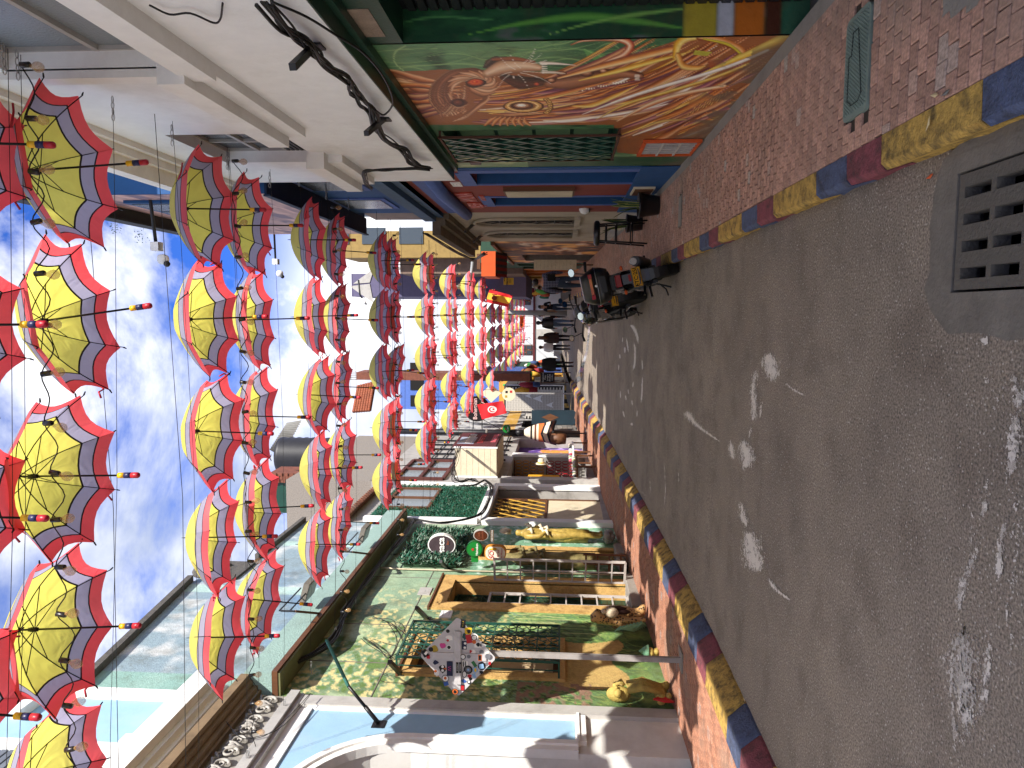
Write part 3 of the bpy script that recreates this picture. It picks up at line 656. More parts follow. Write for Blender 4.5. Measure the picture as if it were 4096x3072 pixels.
# ================================================================ LEFT SIDE, building by building
PALEB = pm('pale_blue_paint', '#8fb2cb', var=.05, dirt='#a8b4ba', dscale=1.3, damt=.3, bump=.15)
def scroll(mb, X, cy, cz, r, turn, start, dirn=1, rad=.006, flat=None):
    """a C scroll of wrought iron"""
    pts = []
    for k in range(13):
        t = k/12; a = start+dirn*turn*t; q = r*(1-.62*abs(2*t-1)**3*0-.55*t)
        pts.append((X, cy+math.cos(a)*q, cz+math.sin(a)*q))
    mb.tube(pts, rad, 4, sm=False)
def scroll_grille(name, parent, X, y0, y1, z0, z1, ny, nz, mat=IRON, out=None, barw=.012):
    """bars are parts of their own; the scrolls of each field are one part"""
    G = MB()
    dy, dz = (y1-y0)/ny, (z1-z0)/nz
    fr = MB()
    for y in (y0, y1): fr.bar((X, y, z0), (X, y, z1), barw*1.5)
    for z in (z0, z1): fr.bar((X, y0-.008, z), (X, y1+.008, z), barw*1.5)
    if out is not None:
        for y in (y0, y1):
            for z in (z0, z1): fr.bar((X, y, z), (out, y, z), barw*1.4)
    f_ = fr.build('grille_frame', mat, parent)
    for i in range(1, ny): b = MB(); b.bar((X+.003, y0+i*dy, z0), (X+.003, y0+i*dy, z1), barw); b.build('grille_bar', mat, parent)
    for j in range(1, nz): b = MB(); b.bar((X-.004, y0, z0+j*dz), (X-.004, y1, z0+j*dz), barw); b.build('grille_bar', mat, parent)
    proto = None
    for i in range(ny):
        for j in range(nz):
            if proto is None:
                b = MB(); r = min(dy, dz)*.25
                for sy in (1, -1):
                    for sz in (1, -1):
                        scroll(b, 0, sy*dy*.25, sz*dz*.24, r, R(400), R(90) if sy > 0 else R(90), -sy*sz, barw*.42)
                b.tube([(0, -dy*.25, dz*.24+r), (0, 0, dz*.1), (0, dy*.25, dz*.24+r)], barw*.4, 4, sm=False)
                b.tube([(0, -dy*.25, -dz*.24-r), (0, 0, -dz*.1), (0, dy*.25, -dz*.24-r)], barw*.4, 4, sm=False)
                proto = b.mesh('scroll', mat)
            o = mk('scroll', proto, parent); o.location = o.location+Vector((X, y0+dy*(i+.5), z0+dz*(j+.5)))
# ---------------------------------------------------------------- A: pale blue colonial building
A = thing('colonial_building', 'pale blue and white colonial building with an arched doorway at the near left', 'building', (XL, 5, .15))
arch_c, arch_r, arch_z = 6.1, 1.03, 3.05
mb = MB(); X = XL
# wall around the arch: the arch opening is cut as columns
mb.mat(0)
def archz(y, r=arch_r): return arch_z+math.sqrt(max(0, r*r-(y-arch_c)**2))
wall(mb, X, -1, arch_c+arch_r, 7.98, -.05, 5.35, (), .3)
wall(mb, X, -1, 1, arch_c-arch_r, -.05, 5.35, (), .3)
n = 24
for i in range(n):
    a, b = arch_c-arch_r+2*arch_r*i/n, arch_c-arch_r+2*arch_r*(i+1)/n
    mb.quad((X, a, archz(a)), (X, b, archz(b)), (X, b, 5.35), (X, a, 5.35))
    mb.quad((X, a, archz(a)), (X-.3, a, archz(a)), (X-.3, b, archz(b)), (X, b, archz(b)))
body(mb, X, -1, 1, 7.97, -.05, 5.35, 5, .31); mb.box(X-5, X-.02, 1, 7.97, 5.35, 9.2)
mb.build('wall', pm('white_wall_left', '#d5d3cf', var=.05, dirt='#9b958b', dscale=1.2, damt=.35), A)
mb = MB()                                       # arch moulding: stepped bands
def archband(mb, r0, r1, x0, x1, zb=.2):
    pts0, pts1 = [], []
    for k in range(29):
        t = math.pi*k/28; pts0.append((arch_c+math.cos(t)*r0, arch_z+math.sin(t)*r0)); pts1.append((arch_c+math.cos(t)*r1, arch_z+math.sin(t)*r1))
    pts0 = [(arch_c+r0, zb)]+pts0+[(arch_c-r0, zb)]; pts1 = [(arch_c+r1, zb)]+pts1+[(arch_c-r1, zb)]
    for (a, b), (c, d), (e, f_), (h, i) in zip(pts0, pts0[1:], pts1, pts1[1:]):
        mb.quad((x1, a, b), (x1, c, d), (x1, h, i), (x1, e, f_)); mb.quad((x0, a, b), (x0, c, d), (x1, c, d), (x1, a, b)); mb.quad((x0, e, f_), (x1, e, f_), (x1, h, i), (x0, h, i))
archband(mb, arch_r-.02, arch_r+.06, X-.05, X+.05, 1.29); archband(mb, arch_r+.06, arch_r+.13, X-.02, X+.075, 1.29); archband(mb, arch_r+.13, arch_r+.17, X-.02, X+.04, 1.29)
mb.build('arch_moulding', WHITE2, A)
DOORG = pm('grey_door_paint', '#6d7278', rough=.45, var=.08, dirt='#3f4144', dscale=3)
d = MB(); d.box(X-.36, X-.31, arch_c-1.05, arch_c+1.05, .1, 4.3); dd = d.build('door', DOORG, A)
for yc in (arch_c-.5, arch_c+.5):
    for (z0, z1) in ((.35, 1.2), (1.35, 2.3), (2.45, 3.3)):
        b = MB(); b.box(X-.33, X-.285, yc-.36, yc+.36, z0, z1, .02); b.box(X-.3, X-.27, yc-.27, yc+.27, z0+.09, z1-.09, .02); b.build('door_panel', DOORG, dd)
b = MB(); b.box(X-.32, X-.29, arch_c-.02, arch_c+.02, .2, 4.0); b.build('door_seam', BLACK, dd)
b = MB(); b.ball((X-.27, arch_c+.12, 1.35), .035); b.build('knob', STEEL, dd)
# blue panel with white frame, to the far side of the arch
def panel(par, X, y0, y1, z0, z1, mat, fm=WHITE2, w=.07, side=1):
    b = MB(); b.box(X, X+side*.006, y0+w*.9, y1-w*.9, z0+w*.9, z1-w*.9); p = b.build('wall_panel', mat, par)
    b = MB(); b.box(X, X+side*.028, y0, y0+w, z0, z1); b.box(X, X+side*.028, y1-w, y1, z0, z1); b.box(X, X+side*.0275, y0+w, y1-w, z0, z0+w); b.box(X, X+side*.0275, y0+w, y1-w, z1-w, z1)
    b.box(X, X+side*.045, y0-.02, y0+.02, z0-.02, z1+.02); b.box(X, X+side*.044, y0+.02, y1, z0-.02, z0+.02); b.build('panel_frame', fm, p)
# the panel follows the arch: a blue field, the arch moulding covers its inner side
b = MB(); b.mat(0)
pf = []
for k in range(16):
    t = math.pi/2*k/15; pf.append((X+.004, arch_c+math.cos(t)*(arch_r+.12), arch_z+math.sin(t)*(arch_r+.12)))
pf = [(X+.004, arch_c+arch_r+.12, 1.32)]+pf
for p, q in zip(pf, pf[1:]): b.quad(p, (p[0], 7.74, p[2]), (q[0], 7.74, q[2]), q)
b.quad(pf[-1], (X+.004, 7.74, pf[-1][2]), (X+.004, 7.74, 4.32), (X+.004, pf[-1][1], 4.32)); b.build('wall_panel', PALEB, A)
b = MB(); b.box(X, X+.03, 7.74, 7.79, 1.24, 4.38); b.box(X, X+.029, 5.0, 7.74, 4.32, 4.38); b.box(X, X+.05, 7.28, 7.8, 1.2, 1.27); b.box(X, X+.065, 7.26, 7.81, 1.27, 1.3); b.build('panel_frame', WHITE2, A)
b = MB(); b.box(X-.02, X+.05, 7.79, 7.98, .15, 4.55); b.build('pilaster', GREYTRIM, A)
# cornices
b = MB()
for (z0, z1, d_) in ((4.5, 4.55, .06), (4.55, 4.66, .1), (4.66, 4.7, .05)): b.box(X-.1, X+d_, 1, 7.99, z0, z1)
b.build('string_course', GREYTRIM, A)
b = MB(); b.box(X-.1, X+.015, 1, 7.985, 4.7, 5.03); b.build('frieze', pm('frieze_grey', '#8d8880', var=.15, dirt='#57524b', dscale=5, damt=.5), A)
b = MB()
for (z0, z1, d_) in ((5.03, 5.07, .08), (5.07, 5.13, .13), (5.13, 5.17, .2), (5.17, 5.27, .27)): b.box(X-.1, X+d_, 1, 8.0, z0, z1)
b.build('eaves_moulding', pm('stained_brown_trim', '#7f6a4f', var=.2, dirt='#3c3226', dscale=3, damt=.7), A)
b = MB(); b.box(X-.1, X+.01, 1, 7.98, 5.27, 5.43); b.build('blue_band', PALEB, A)
b = MB()
for (z0, z1, d_) in ((5.41, 5.46, .14), (5.46, 5.52, .22), (5.52, 5.77, .33)): b.box(X-.1, X+d_, 1, 7.96, z0, z1)
b.build('cornice', WHITE2, A)
ORN = pm('ornament_plaster', '#a8a39b', var=.15, dirt='#4e4942', dscale=8, damt=.7)
proto = MB()
for s_ in (1, -1):
    pts = []
    for k in range(18):
        t = k/17; a = R(-90)+s_*R(500)*t; q = .085*(1-.75*t); pts.append((.03+.01*t, s_*.1+math.cos(a)*q*s_*1, math.sin(a)*q))
    proto.tube(pts, [.02-.012*k/17 for k in range(18)], 6)
    proto.tube([(.02, 0, -.1), (.045, s_*.03, 0), (.04, s_*.06, .08), (.02, s_*.03, .11)], [.01, .024, .018, .006], 6)
    proto.tube([(.02, s_*.1, .085), (.05, s_*.16, .11), (.03, s_*.2, .07)], [.012, .02, .005], 6)
proto.ball((.04, 0, .02), .045, 8, 6, (.6, 1, 1)); pm_ = proto.mesh('ornament', ORN)
for i in range(9):
    o = mk('ornament', pm_, A); o.location = o.location+Vector((X+.02, 7.72-i*.4, 4.865))
# upper floor: blue panel, white pilaster, window with grey shutters
b = MB(); b.box(X-.02, X+.005, 1, 7.9, 5.77, 9.1); b.build('upper_wall', PALEB, A)
b = MB(); b.box(X, X+.05, 7.78, 7.97, 5.77, 9.1); b.box(X, X+.12, 7.3, 7.97, 7.5, 7.62); b.build('pilaster', WHITE2, A)
wn = MB(); wn.box(X, X+.09, 5.3, 7.0, 5.9, 6.08); wn.box(X, X+.05, 5.4, 5.55, 6.08, 8.6); wn.box(X, X+.05, 6.75, 6.9, 6.08, 8.6); wn.box(X, X+.05, 5.55, 6.75, 8.45, 8.6); wn.box(X, X+.16, 5.25, 7.05, 8.6, 8.75); wo = wn.build('window', WHITE2, A)
for i in range(26):
    for (ya, yb) in ((5.58, 6.13), (6.17, 6.72)): s_ = MB(); s_.box(X+.01, X+.035, ya, yb, 6.12+i*.088, 6.185+i*.088); s_.build('shutter_slat', DOORG, wo)
# ---------------------------------------------------------------- B: green mural building
B = thing('mural_building', 'green painted bar building with jungle mural, grille window and yellow door frames on the left', 'building', (XL, 11.5, .2))
X = XL; Y0, Y1 = 7.98, 15.12
holes = [(8.75, 9.6, 1.5, 3.42), (10.91, 11.84, .32, 3.27), (13.02, 13.6, .4, 3.0)]
cv = Canvas(Y0, Y1, .0, 4.9, .021, srgb('#687f62'))
n1_ = cv.noise(1.3, 1); n2_ = cv.noise(11, 2, sz=1.5); n3_ = cv.noise(2.2, 9)
cv.mixin((n1_-.38)*3, srgb('#82a07f')); cv.mixin((n2_-.52)*9*(cv.Z > 2.2)*(cv.Y < 11.5), srgb('#cdbf84')); cv.mixin((.47-n2_)*8*(cv.Y < 10.2), srgb('#5e7a3e'))
cv.mixin((n3_-.5)*5*(cv.Z > 3.6), srgb('#a3b690'))
cv.mixin((cv.Y > 10.6)*(cv.Z > 3.3)*.55, srgb('#92aa90')); 
cv.mixin(np.clip((1.9-cv.Z)*.9, 0, .8)*(cv.Y < 10.8), srgb('#56713c')); cv.mixin((n3_-.5)*6*(cv.Z < 1.6), srgb('#869a50')); cv.mixin((.46-n1_)*8*(cv.Z < 1.2), srgb('#37502b'))
r_ = random.Random(4)
for i in range(800):                              # grass and leaf strokes
    y = r_.uniform(Y0, 11); z = r_.uniform(.3, 2.4); l_ = r_.uniform(.2, .7); a = R(90+r_.gauss(0, 28)+25*math.sin(y*3))
    p = [(y, z), (y+math.cos(a)*l_*.5, z+math.sin(a)*l_*.5), (y+math.cos(a-.3)*l_, z+math.sin(a-.2)*l_)]
    c = r_.choice(['#557f3a', '#86a552', '#3a5a30', '#a3a860', '#4b7048', '#6f9452', '#2b4426'])
    cv.stroke(bez(p, 4), [.009, .012, .003], [c, c], .55)
for i in range(46):                               # dark bare branches painted over it
    y = r_.uniform(Y0+.1, 10.2); z = r_.uniform(1.1, 3.6); a = R(r_.uniform(40, 140)); p = [(y, z)]
    for k in range(5): a += r_.uniform(-.6, .6); p.append((p[-1][0]+math.cos(a)*.14, p[-1][1]+math.sin(a)*.16))
    cv.stroke(p, [.016, .004], ['#2c2a1e', '#3a3524'], .8)
    for k in (2, 3):
        b_ = a+r_.choice((-1, 1))*.9; q = [p[k], (p[k][0]+math.cos(b_)*.13, p[k][1]+math.sin(b_)*.14)]; cv.stroke(q, [.01, .003], ['#2c2a1e', '#2c2a1e'], .8)
for i in range(60):
    y = r_.uniform(9.6, 10.9); z = r_.uniform(.9, 2.1); p = [(y, z), (y+.02, z+.5), (y-.1*r_.random(), z+1.1)]; c = r_.choice(['#78a35c', '#9dbb72', '#4f7d49', '#c4c888']); cv.stroke(bez(p, 4), [.015, .003], [c, c], .7)
cv.mixin(((abs(cv.Y-9.15-.1*np.sin(cv.Z*4)) < .62)*(cv.Z < 1.5)*(cv.Z > .72+.1*np.sin(cv.Y*7)))*.85, srgb('#bd9a5e'))       # ochre patch below the window
cv.mixin(((abs(cv.Y-8.3) < .25)*(cv.Z < 2.0)*(cv.Z > 1.1))*(n2_-.45)*9, srgb('#8e6f5c'))
cv.mixin((cv.Y > 12.2)*(cv.Z < 3.1)*.65*(n1_ > .2), srgb('#6fa388')); cv.mixin((cv.Y > 12.2)*(cv.Z < 3.0)*(n2_-.5)*6, srgb('#b9d0c2'))
cv.mixin((cv.Y > 12.0)*(cv.Y < 13.0)*(cv.Z < 2.9)*(cv.Z > .3)*.5, srgb('#5e7a4a'))
cv.build('painted_wall', X, -1, PAINTR, B, holes)
mb = MB()
for h_ in holes:
    a, b, c, d = h_; Xb = X-.28
    mb.quad((X, a, c), (Xb, a, c), (Xb, a, d), (X, a, d)); mb.quad((X, b, c), (X, b, d), (Xb, b, d), (Xb, b, c)); mb.quad((X, a, d), (Xb, a, d), (Xb, b, d), (X, b, d)); mb.quad((X, a, c), (X, b, c), (Xb, b, c), (Xb, a, c))
OCH = pm('ochre_stucco', '#bf9a5e', var=.18, scale=25, dirt='#6b4417', dscale=4, damt=.6, bump=.9, bs=45, rough=.9)
mb.build('reveal', OCH, B)
mb = MB(); mb.box(X-5, X-.285, Y0+.01, Y1, 0, 4.9); mb.box(X-5, X-.02, Y0, Y1, 4.9, 5.3); mb.build('wall', DARKCONC, B)
for (a, b, c, d) in ((10.65, 12.06, .15, 3.5), (8.6, 9.75, 1.42, 3.52), (12.95, 13.72, .3, 3.1)):
    hh = [h for h in holes if a < h[0] < b][0]; mb = MB()
    for p in holes_grid(a, b, c, d, [hh]): mb.box(X-.02, X+.035, *p)
    mb.build('opening_surround', OCH, B)
    mb = MB(); mb.box(X, X+.06, a-.02, b+.02, d, d+.03); mb.build('drip_edge', BROWNW, B)
mb = MB(); mb.box(X-.3, X-.02, 8.76, 9.59, 1.4, 1.5); mb.build('sill', OCH, B)
# window behind the grille
wd = MB(); wd.box(X-.26, X-.2, 8.75, 9.6, 1.5, 3.42); wdo = wd.build('window', BROWNW, B)
for y in (8.8, 9.2):
    for z in (1.58, 2.52): q = MB(); q.box(X-.22, X-.19, y, y+.35, z, z+.82); q.build('pane', pm('cream_curtain', '#b9a27f', var=.1) if (y, z) == (8.8, 1.58) else bpy.data.materials['cream_curtain'], wdo)
# upper storey
B2 = X
mb = MB(); mb.poly([(X, Y0, 5.2), (X, Y1, 5.2), (X, Y1, 7.05), (X, 12.6, 7.05), (X, 12.2, 7.5), (X, 11.5, 7.7), (X, Y0, 7.26)]); mb.box(X-4, X-.01, Y0, Y1, 5.3, 7.04); mb.build('upper_wall', DARKCONC, B)
cv = Canvas(Y0, Y1, 5.2, 7.72, .04, srgb('#7f919a')); a_ = cv.noise(1, 31, sy=.6); b_ = cv.noise(3, 32)
cv.mixin((a_-.45)*4, srgb('#5f7fa0')); cv.mixin((b_-.5)*4, srgb('#b9bcbc')); cv.mixin((cv.Y < 8.45)*.9, srgb('#7fa196')); cv.mixin((abs(cv.Y-11.2) < .16)*.8, srgb('#a3bdb5')); cv.mixin((abs(cv.Y-13.6) < .14)*.8, srgb('#a3bdb5'))
cv.c[(cv.Z > 5.2+ (cv.Y-Y0)*0+2.06+(cv.Y-Y0)*.124)] = srgb('#7f919a')
o = cv.build('upper_mural', X+.004, -1, PAINTR, B, [(Y0, Y1, 9, 9.1)])
me = o.data                                       # keep the paint below the sloping roof line
bm = bmesh.new(); bm.from_mesh(me)
dead = [f_ for f_ in bm.faces if f_.calc_center_median().z > (7.26+(f_.calc_center_median().y-Y0)*.124 if f_.calc_center_median().y < 11.5 else (7.7-(f_.calc_center_median().y-11.5)*.3 if f_.calc_center_median().y < 12.2 else 7.04))]
bmesh.ops.delete(bm, geom=dead, context='FACES'); bm.to_mesh(me); bm.free()
mb = MB(); SLATE = pm('mossy_coping', '#54504a', var=.3, scale=14, dirt='#2a2824', dscale=6, damt=.6, bump=.9)
mb.bar((X+.03, Y0, 7.28), (X+.03, 11.5, 7.74), .16, .09); mb.bar((X+.03, 12.65, 7.08), (X+.03, Y1, 7.08), .14, .08); mb.build('coping', SLATE, B)
mb = MB(); pts = [(X+.02, 11.95+math.cos(R(a))*.28*(1-.0011*(a+60)), 7.62+math.sin(R(a))*.28*(1-.0011*(a+60))) for a in range(-60, 420, 24)]
mb.tube(pts, [.1-.0035*i for i in range(len(pts))], 8); mb.box(X-.03, X+.05, 11.6, 12.4, 7.0, 7.55); mb.build('scroll_gable', SLATE, B)
STUC = pm('teal_stucco_band', '#8aa39b', var=.16, scale=40, bump=1, bs=50, dirt='#6f7d78', dscale=2, damt=.4, rough=.95)
mb = MB(); mb.box(X-.1, X+.29, Y0+.02, Y1, 4.9, 5.23); mb.build('eaves_band', STUC, B)
mb = MB(); mb.box(X-.1, X+.31, Y0+.02, Y1+.1, 4.83, 4.898); mb.build('eaves_board', BROWNW, B)
mb = MB(); mb.box(X-.1, X+.285, Y0+.03, Y1, 4.8, 4.829); mb.build('soffit', pm('olive_soffit', '#6a6a45', var=.1), B)
mb = MB()
for y in (8.9, 10.05, 11.95, 13.1, 14.2): mb.box(X-.001, X+.006, y, y+.012, 3.45, 4.8)
mb.box(X, X+.006, Y0, Y1, 3.72, 3.732); mb.build('wall_seam', DARKCONC, B)
mb = MB(); mb.tube([(X+.03, 12.28, .4), (X+.03, 12.28, 4.3), (X+.05, 12.28, 4.78)], .014, 6); mb.build('conduit', CREAM, B)
# steps at the doors
for (a, b, c) in ((10.75, 12.1, .38), (12.95, 13.75, .45)):
    mb = MB(); mb.box(X-.25, X+.12, a, b, .1, g(a)+.15+.17, .015); mb.build('doorstep', CONC, B)
# ---- near door: dark green leaf with scroll grille
dm = MB(); dm.box(X-.3, X-.25, 10.91, 11.84, .4, 3.27); D1 = dm.build('door', DGREEN, B)
scroll_grille('g', B, X-.22, 10.95, 11.8, 1.15, 3.22, 2, 5, IRON, barw=.012)
for i in range(5): q = MB(); q.box(X-.25, X-.235, 10.97, 11.78, .48+i*.12, .57+i*.12, .008); q.build('door_panel', DGREEN, D1)
dm = MB(); dm.box(X-.3, X-.25, 13.02, 13.6, .4, 3.0); D2 = dm.build('door', DGREEN, B)
scroll_grille('g', B, X-.2, 13.03, 13.59, 1.2, 2.98, 2, 6, BLACK, barw=.014)
for i in range(5): q = MB(); q.box(X-.25, X-.22, 13.04, 13.58, .5+i*.13, .59+i*.13, .008); q.build('door_panel', BLACK, D2)
# ---- open white lattice gates, standing out from the near door
GW = pm('grey_white_gate', '#b5aea8', var=.1, dirt='#6e6058', dscale=6, damt=.6)
def lattice(name, label, base, dirv, w, z0, z1, cols, rows):
    t = thing(name, label, 'gate', (base[0], base[1], z0), 'white lattice gate leaves of the yellow framed door')
    bx, by = base; dx, dy = dirv; f_ = MB()
    P = lambda u, z: (bx+dx*u, by+dy*u, z)
    for u in (0, w): f_.bar(P(u, z0), P(u, z1), .035)
    for z in (z0, z1): f_.bar(P(0, z), P(w, z), .035)
    f_.build('gate_frame', GW, t)
    for i in range(1, cols): b = MB(); b.bar(P(w*i/cols, z0), P(w*i/cols, z1), .02); b.build('bar', GW, t)
    for j in range(1, rows): b = MB(); b.bar(P(0, z0+(z1-z0)*j/rows), P(w, z0+(z1-z0)*j/rows), .022); b.build('bar', GW, t)
lattice('lattice_gate', 'white lattice gate leaf closed across the lower near side of the yellow framed door', (X+.0, 10.95), (0, 1), .42, .42, 2.62, 1, 9)
lattice('lattice_gate', 'white lattice gate leaf swung open at the far side of the yellow framed door', (X+.04, 11.86), (.96, -.28), .42, .42, 2.6, 2, 10)
b = MB(); b.box(X+.06, X+.36, 12.25, 12.5, .45, .47); b.bar((X+.06, 12.3, .35), (X+.06, 12.3, 1.1), .03); b.bar((X+.38, 12.3, .35), (X+.38, 12.3, 1.1), .03)
cr_ = thing('wooden_crate', 'small weathered wooden lattice crate standing beside the olive relief figure', 'crate', (X+.22, 12.3, .35))
for i in range(4): q = MB(); q.bar((X+.06, 12.3, .45+i*.2), (X+.38, 12.3, .45+i*.2), .03); q.build('slat', BROWNW, cr_)
for i in range(3): q = MB(); q.bar((X+.06+i*.16, 12.28, .36), (X+.06+i*.16, 12.28, 1.1), .03); q.build('post', BROWNW, cr_)
# ---- projecting window grille
gr = thing('window_grille', 'dark green wrought iron scroll grille projecting over the ochre window', 'grille', (XL+.2, 9.15, 1.5))
scroll_grille('g', gr, X+.24, 8.62, 9.68, 1.5, 3.54, 3, 7, IRON, X+.02, .017)
for y in (8.62, 9.68):
    b = MB(); b.bar((X+.24, y, 1.5), (X+.24, y, 3.54), .018); b.bar((X+.13, y, 1.5), (X+.13, y, 3.54), .012); b.build('side_bar', IRON, gr)
# ---- plaques
def plaque(label, X, side, y0, y1, z0, z1, txt, bgm, fgm, size, name='plaque', d=.015, lines=None, cat='plaque'):
    t = thing(name, label, cat, (X, (y0+y1)/2, z0)); b = MB(); b.box(X, X-side*d, y0, y1, z0, z1, 0); b.build('board', bgm, t)
    ls = txt if isinstance(txt, list) else [txt]
    for i, s_ in enumerate(ls):
        text(s_, size, (X-side*(d+.002), (y0+y1)/2, z1-(i+.5)*(z1-z0)/len(ls)), 'L' if side < 0 else 'R', fgm, t, depth=.001)
    return t
NAVY = pm('navy_blue', '#1c2f55', bump=0)
plaque('white and blue street address plaque between the grille window and the yellow door', XL, -1, 10.35, 10.6, 3.12, 3.3, ['= = = =', '- -  - -'], WHITE2, NAVY, .05, 'street_plaque')
plaque('grey weathered plaque high on the wall above the yellow framed door', XL, -1, 11.2, 11.5, 3.6, 3.8, '- -', GREYTRIM, DARKCONC, .07)
# ================================================================ RIGHT SIDE
X = XR
Hb = thing('feline_mural_building', 'white building with a big orange feline mural on its ground floor at the right', 'building', (XR, 6, .15))
HY1 = 8.5
mh = [(6.8, 7.86, 1.0, 2.62), (7.24, 7.84, .2, .72)]
cv = Canvas(4.64, HY1, .1, 2.84, .0095, srgb('#3c6b45'))
cvY, cvZ = cv.Y, cv.Z
_p = np.stack([np.full(cv.Y.shape, XR), cv.Y, cv.Z-H], -1); _d = _p@np.array(CF)
a_ = cv.noise(1.2, 3); b_ = cv.noise(4, 8)
cv.Y, cv.Z = 2048+F*(_p@np.array(CD))/_d, 1536-F*(_p@np.array(CR))/_d       # the design was measured in the photograph: paint it in those coordinates
def mstroke(pix, w, cols, alpha=1, edge=.25, n=6): cv.stroke(bez([D_(*p) for p in pix], n), [q*1.386 for q in (w if hasattr(w, '__len__') else [w])], cols, alpha, edge)
D_ = lambda x, y: (1360+1.386*x, 1.386*y)
def region(pix, col, soft=.03, nz=0):
    P = [D_(*p) for p in pix]; ins = np.zeros(cv.Y.shape, bool); j = len(P)-1
    for i in range(len(P)):
        (yi, zi), (yj, zj) = P[i], P[j]
        c = ((zi > cv.Z) != (zj > cv.Z)) & (cv.Y < (yj-yi)*(cv.Z-zi)/(zj-zi+1e-9)+yi); ins ^= c; j = i
    cv.mixin(ins*(1 if not nz else np.clip((b_-.5)*nz+.7, 0, 1)), srgb(col) if isinstance(col, str) else col)
def ell(cx, cy, rx, ry, cols):                # a shaded round form, rim to middle
    for k, c in enumerate(cols): q = 1-k/len(cols); region([(cx+math.cos(R(a))*rx*q-(1-q)*rx*.15, cy+math.sin(R(a))*ry*q-(1-q)*ry*.2) for a in range(0, 360, 18)], c)
cv.mixin((a_-.45)*5, srgb('#5f8c5e')); cv.mixin((.42-b_)*5, srgb('#234a30'))
r_ = random.Random(21)
for i in range(60):                                      # pale blades and swirls over the green
    x = r_.uniform(70, 900); y = r_.uniform(128, 205); l_ = r_.uniform(60, 260)
    mstroke([(x, y), (x+l_*.5, y+r_.uniform(-22, 14)), (x+l_, y+r_.uniform(-34, 24))], [.6, r_.uniform(1.5, 5), .5], r_.choice((['#2c5c3a', '#7fae6a', '#3f7a4a'], ['#3c7048', '#a9cc82', '#4a8a50'], ['#1e4a2c', '#3f7a48', '#204a30'])), .6, .8)
mstroke([(190, 132), (160, 150), (158, 180), (185, 206)], [2, 4, 3, 2], ['#6fa862', '#b8d592', '#6fa862'], .9, .8)
region([(740, 150), (700, 140), (715, 165), (760, 185), (790, 178), (770, 160)], '#5f9a52'); mstroke([(705, 143), (745, 160), (785, 177)], [1, 1.4, .8], ['#a9d08a'], .8, .8)
region([(60, 208), (230, 205), (300, 200), (420, 215), (600, 205), (700, 205), (830, 165), (960, 120), (1000, 104), (1300, 90), (1300, 300), (1000, 460), (800, 440), (790, 360), (160, 360)], '#9a5a30')
FE = [['#3a170c', '#a04a20', '#e2955a', '#f6d2a4', '#b8662e'], ['#4a1d12', '#8c3f1e', '#cf7a3e', '#efb98a', '#8a4020'], ['#4d2030', '#7a3448', '#b86a48', '#eab482', '#a0522c'], ['#2c120c', '#7a3218', '#c9652c', '#ee9f52', '#7c3216'], ['#5c2c12', '#c8761e', '#f2bc4e', '#fbe08c', '#c47a22'], ['#6a3a24', '#d8a884', '#fbf0e0', '#fff8ee', '#9a5a38'], ['#3c1a34', '#6c3050', '#a0506a', '#d89a8a', '#5a2440']]
for i in range(44):                                      # hair streaming up to the eaves
    y0 = r_.uniform(212, 352); x1 = r_.uniform(60, 150); mstroke([(r_.uniform(280, 360), y0*.5+135+r_.uniform(-12, 12)), (230, y0*.7+85+r_.uniform(-9, 9)), (x1+60, y0+r_.uniform(-8, 8)), (x1, y0-6)], [3, r_.uniform(7, 13), r_.uniform(5, 10), 1.5], r_.choice(FE[:4]), .96, .25)
for i in range(150):                                     # long feathers sweeping from the medallion to the foot of the wall
    t = r_.random(); x0 = r_.uniform(380, 760); y0 = 250+105*t+r_.uniform(-8, 8); L_ = r_.uniform(160, 520); rise = (1-t)*.28+.12+.22*max(0, x0-560)/400; x1 = x0+L_
    y1 = y0-L_*rise*(.5+.5*(x1 > 800)); mstroke([(x0, y0), (x0+L_*.3, y0-(y0-y1)*.14+r_.uniform(0, 7)), (x0+L_*.65, y0-(y0-y1)*.5+r_.uniform(0, 6)), (x1, y1)], [1.5, r_.uniform(4, 9), r_.uniform(4, 10), .8], r_.choice(FE), .96, .25)
for i in range(46):
    x0 = r_.uniform(780, 1000); y0 = r_.uniform(260, 440); L_ = r_.uniform(120, 300); mstroke([(x0, y0), (x0+L_*.5, y0-L_*.2), (x0+L_, y0-L_*.5)], [2, r_.uniform(4, 12), 1], r_.choice(FE), .9, .3)
# --- the head
for k in range(26):                                      # cheek and brow built of many folds
    u = k/25; o_ = r_.uniform(-3, 3); q = .35+.65*abs(math.sin(k*1.9)); lo_ = 338-16*u+o_
    mstroke([(296+70*u, lo_), (262+60*u+o_, 292-8*u), (268+56*u, 250-4*u+o_), (310+46*u, 212+8*u+o_), (380+22*u, 200+16*u), (424, 206+18*u)], [1.5, 4+5*q, 5+5*q, 4+4*q, 3+3*q, 1], [['#4a1d10', '#b8704a', '#ecbb90', '#a05c38'], ['#2e110a', '#94522f', '#d8986a', '#6a2f18'], ['#5a2a18', '#c98c60', '#f6d6b0', '#8c4c2c']][k % 3], .97, .22)
for k in range(9): mstroke([(326+k*5, 350-k*2), (362+k*5, 336-k*4), (402+k*3, 302-k*2), (430, 262-k)], [1.5, 6, 6, 1.5], [['#3a160c', '#a85c36', '#efb98c', '#8a4424'], ['#5a2414', '#d09468', '#f7d9b4', '#9a5a34']][k % 2], .95, .25)
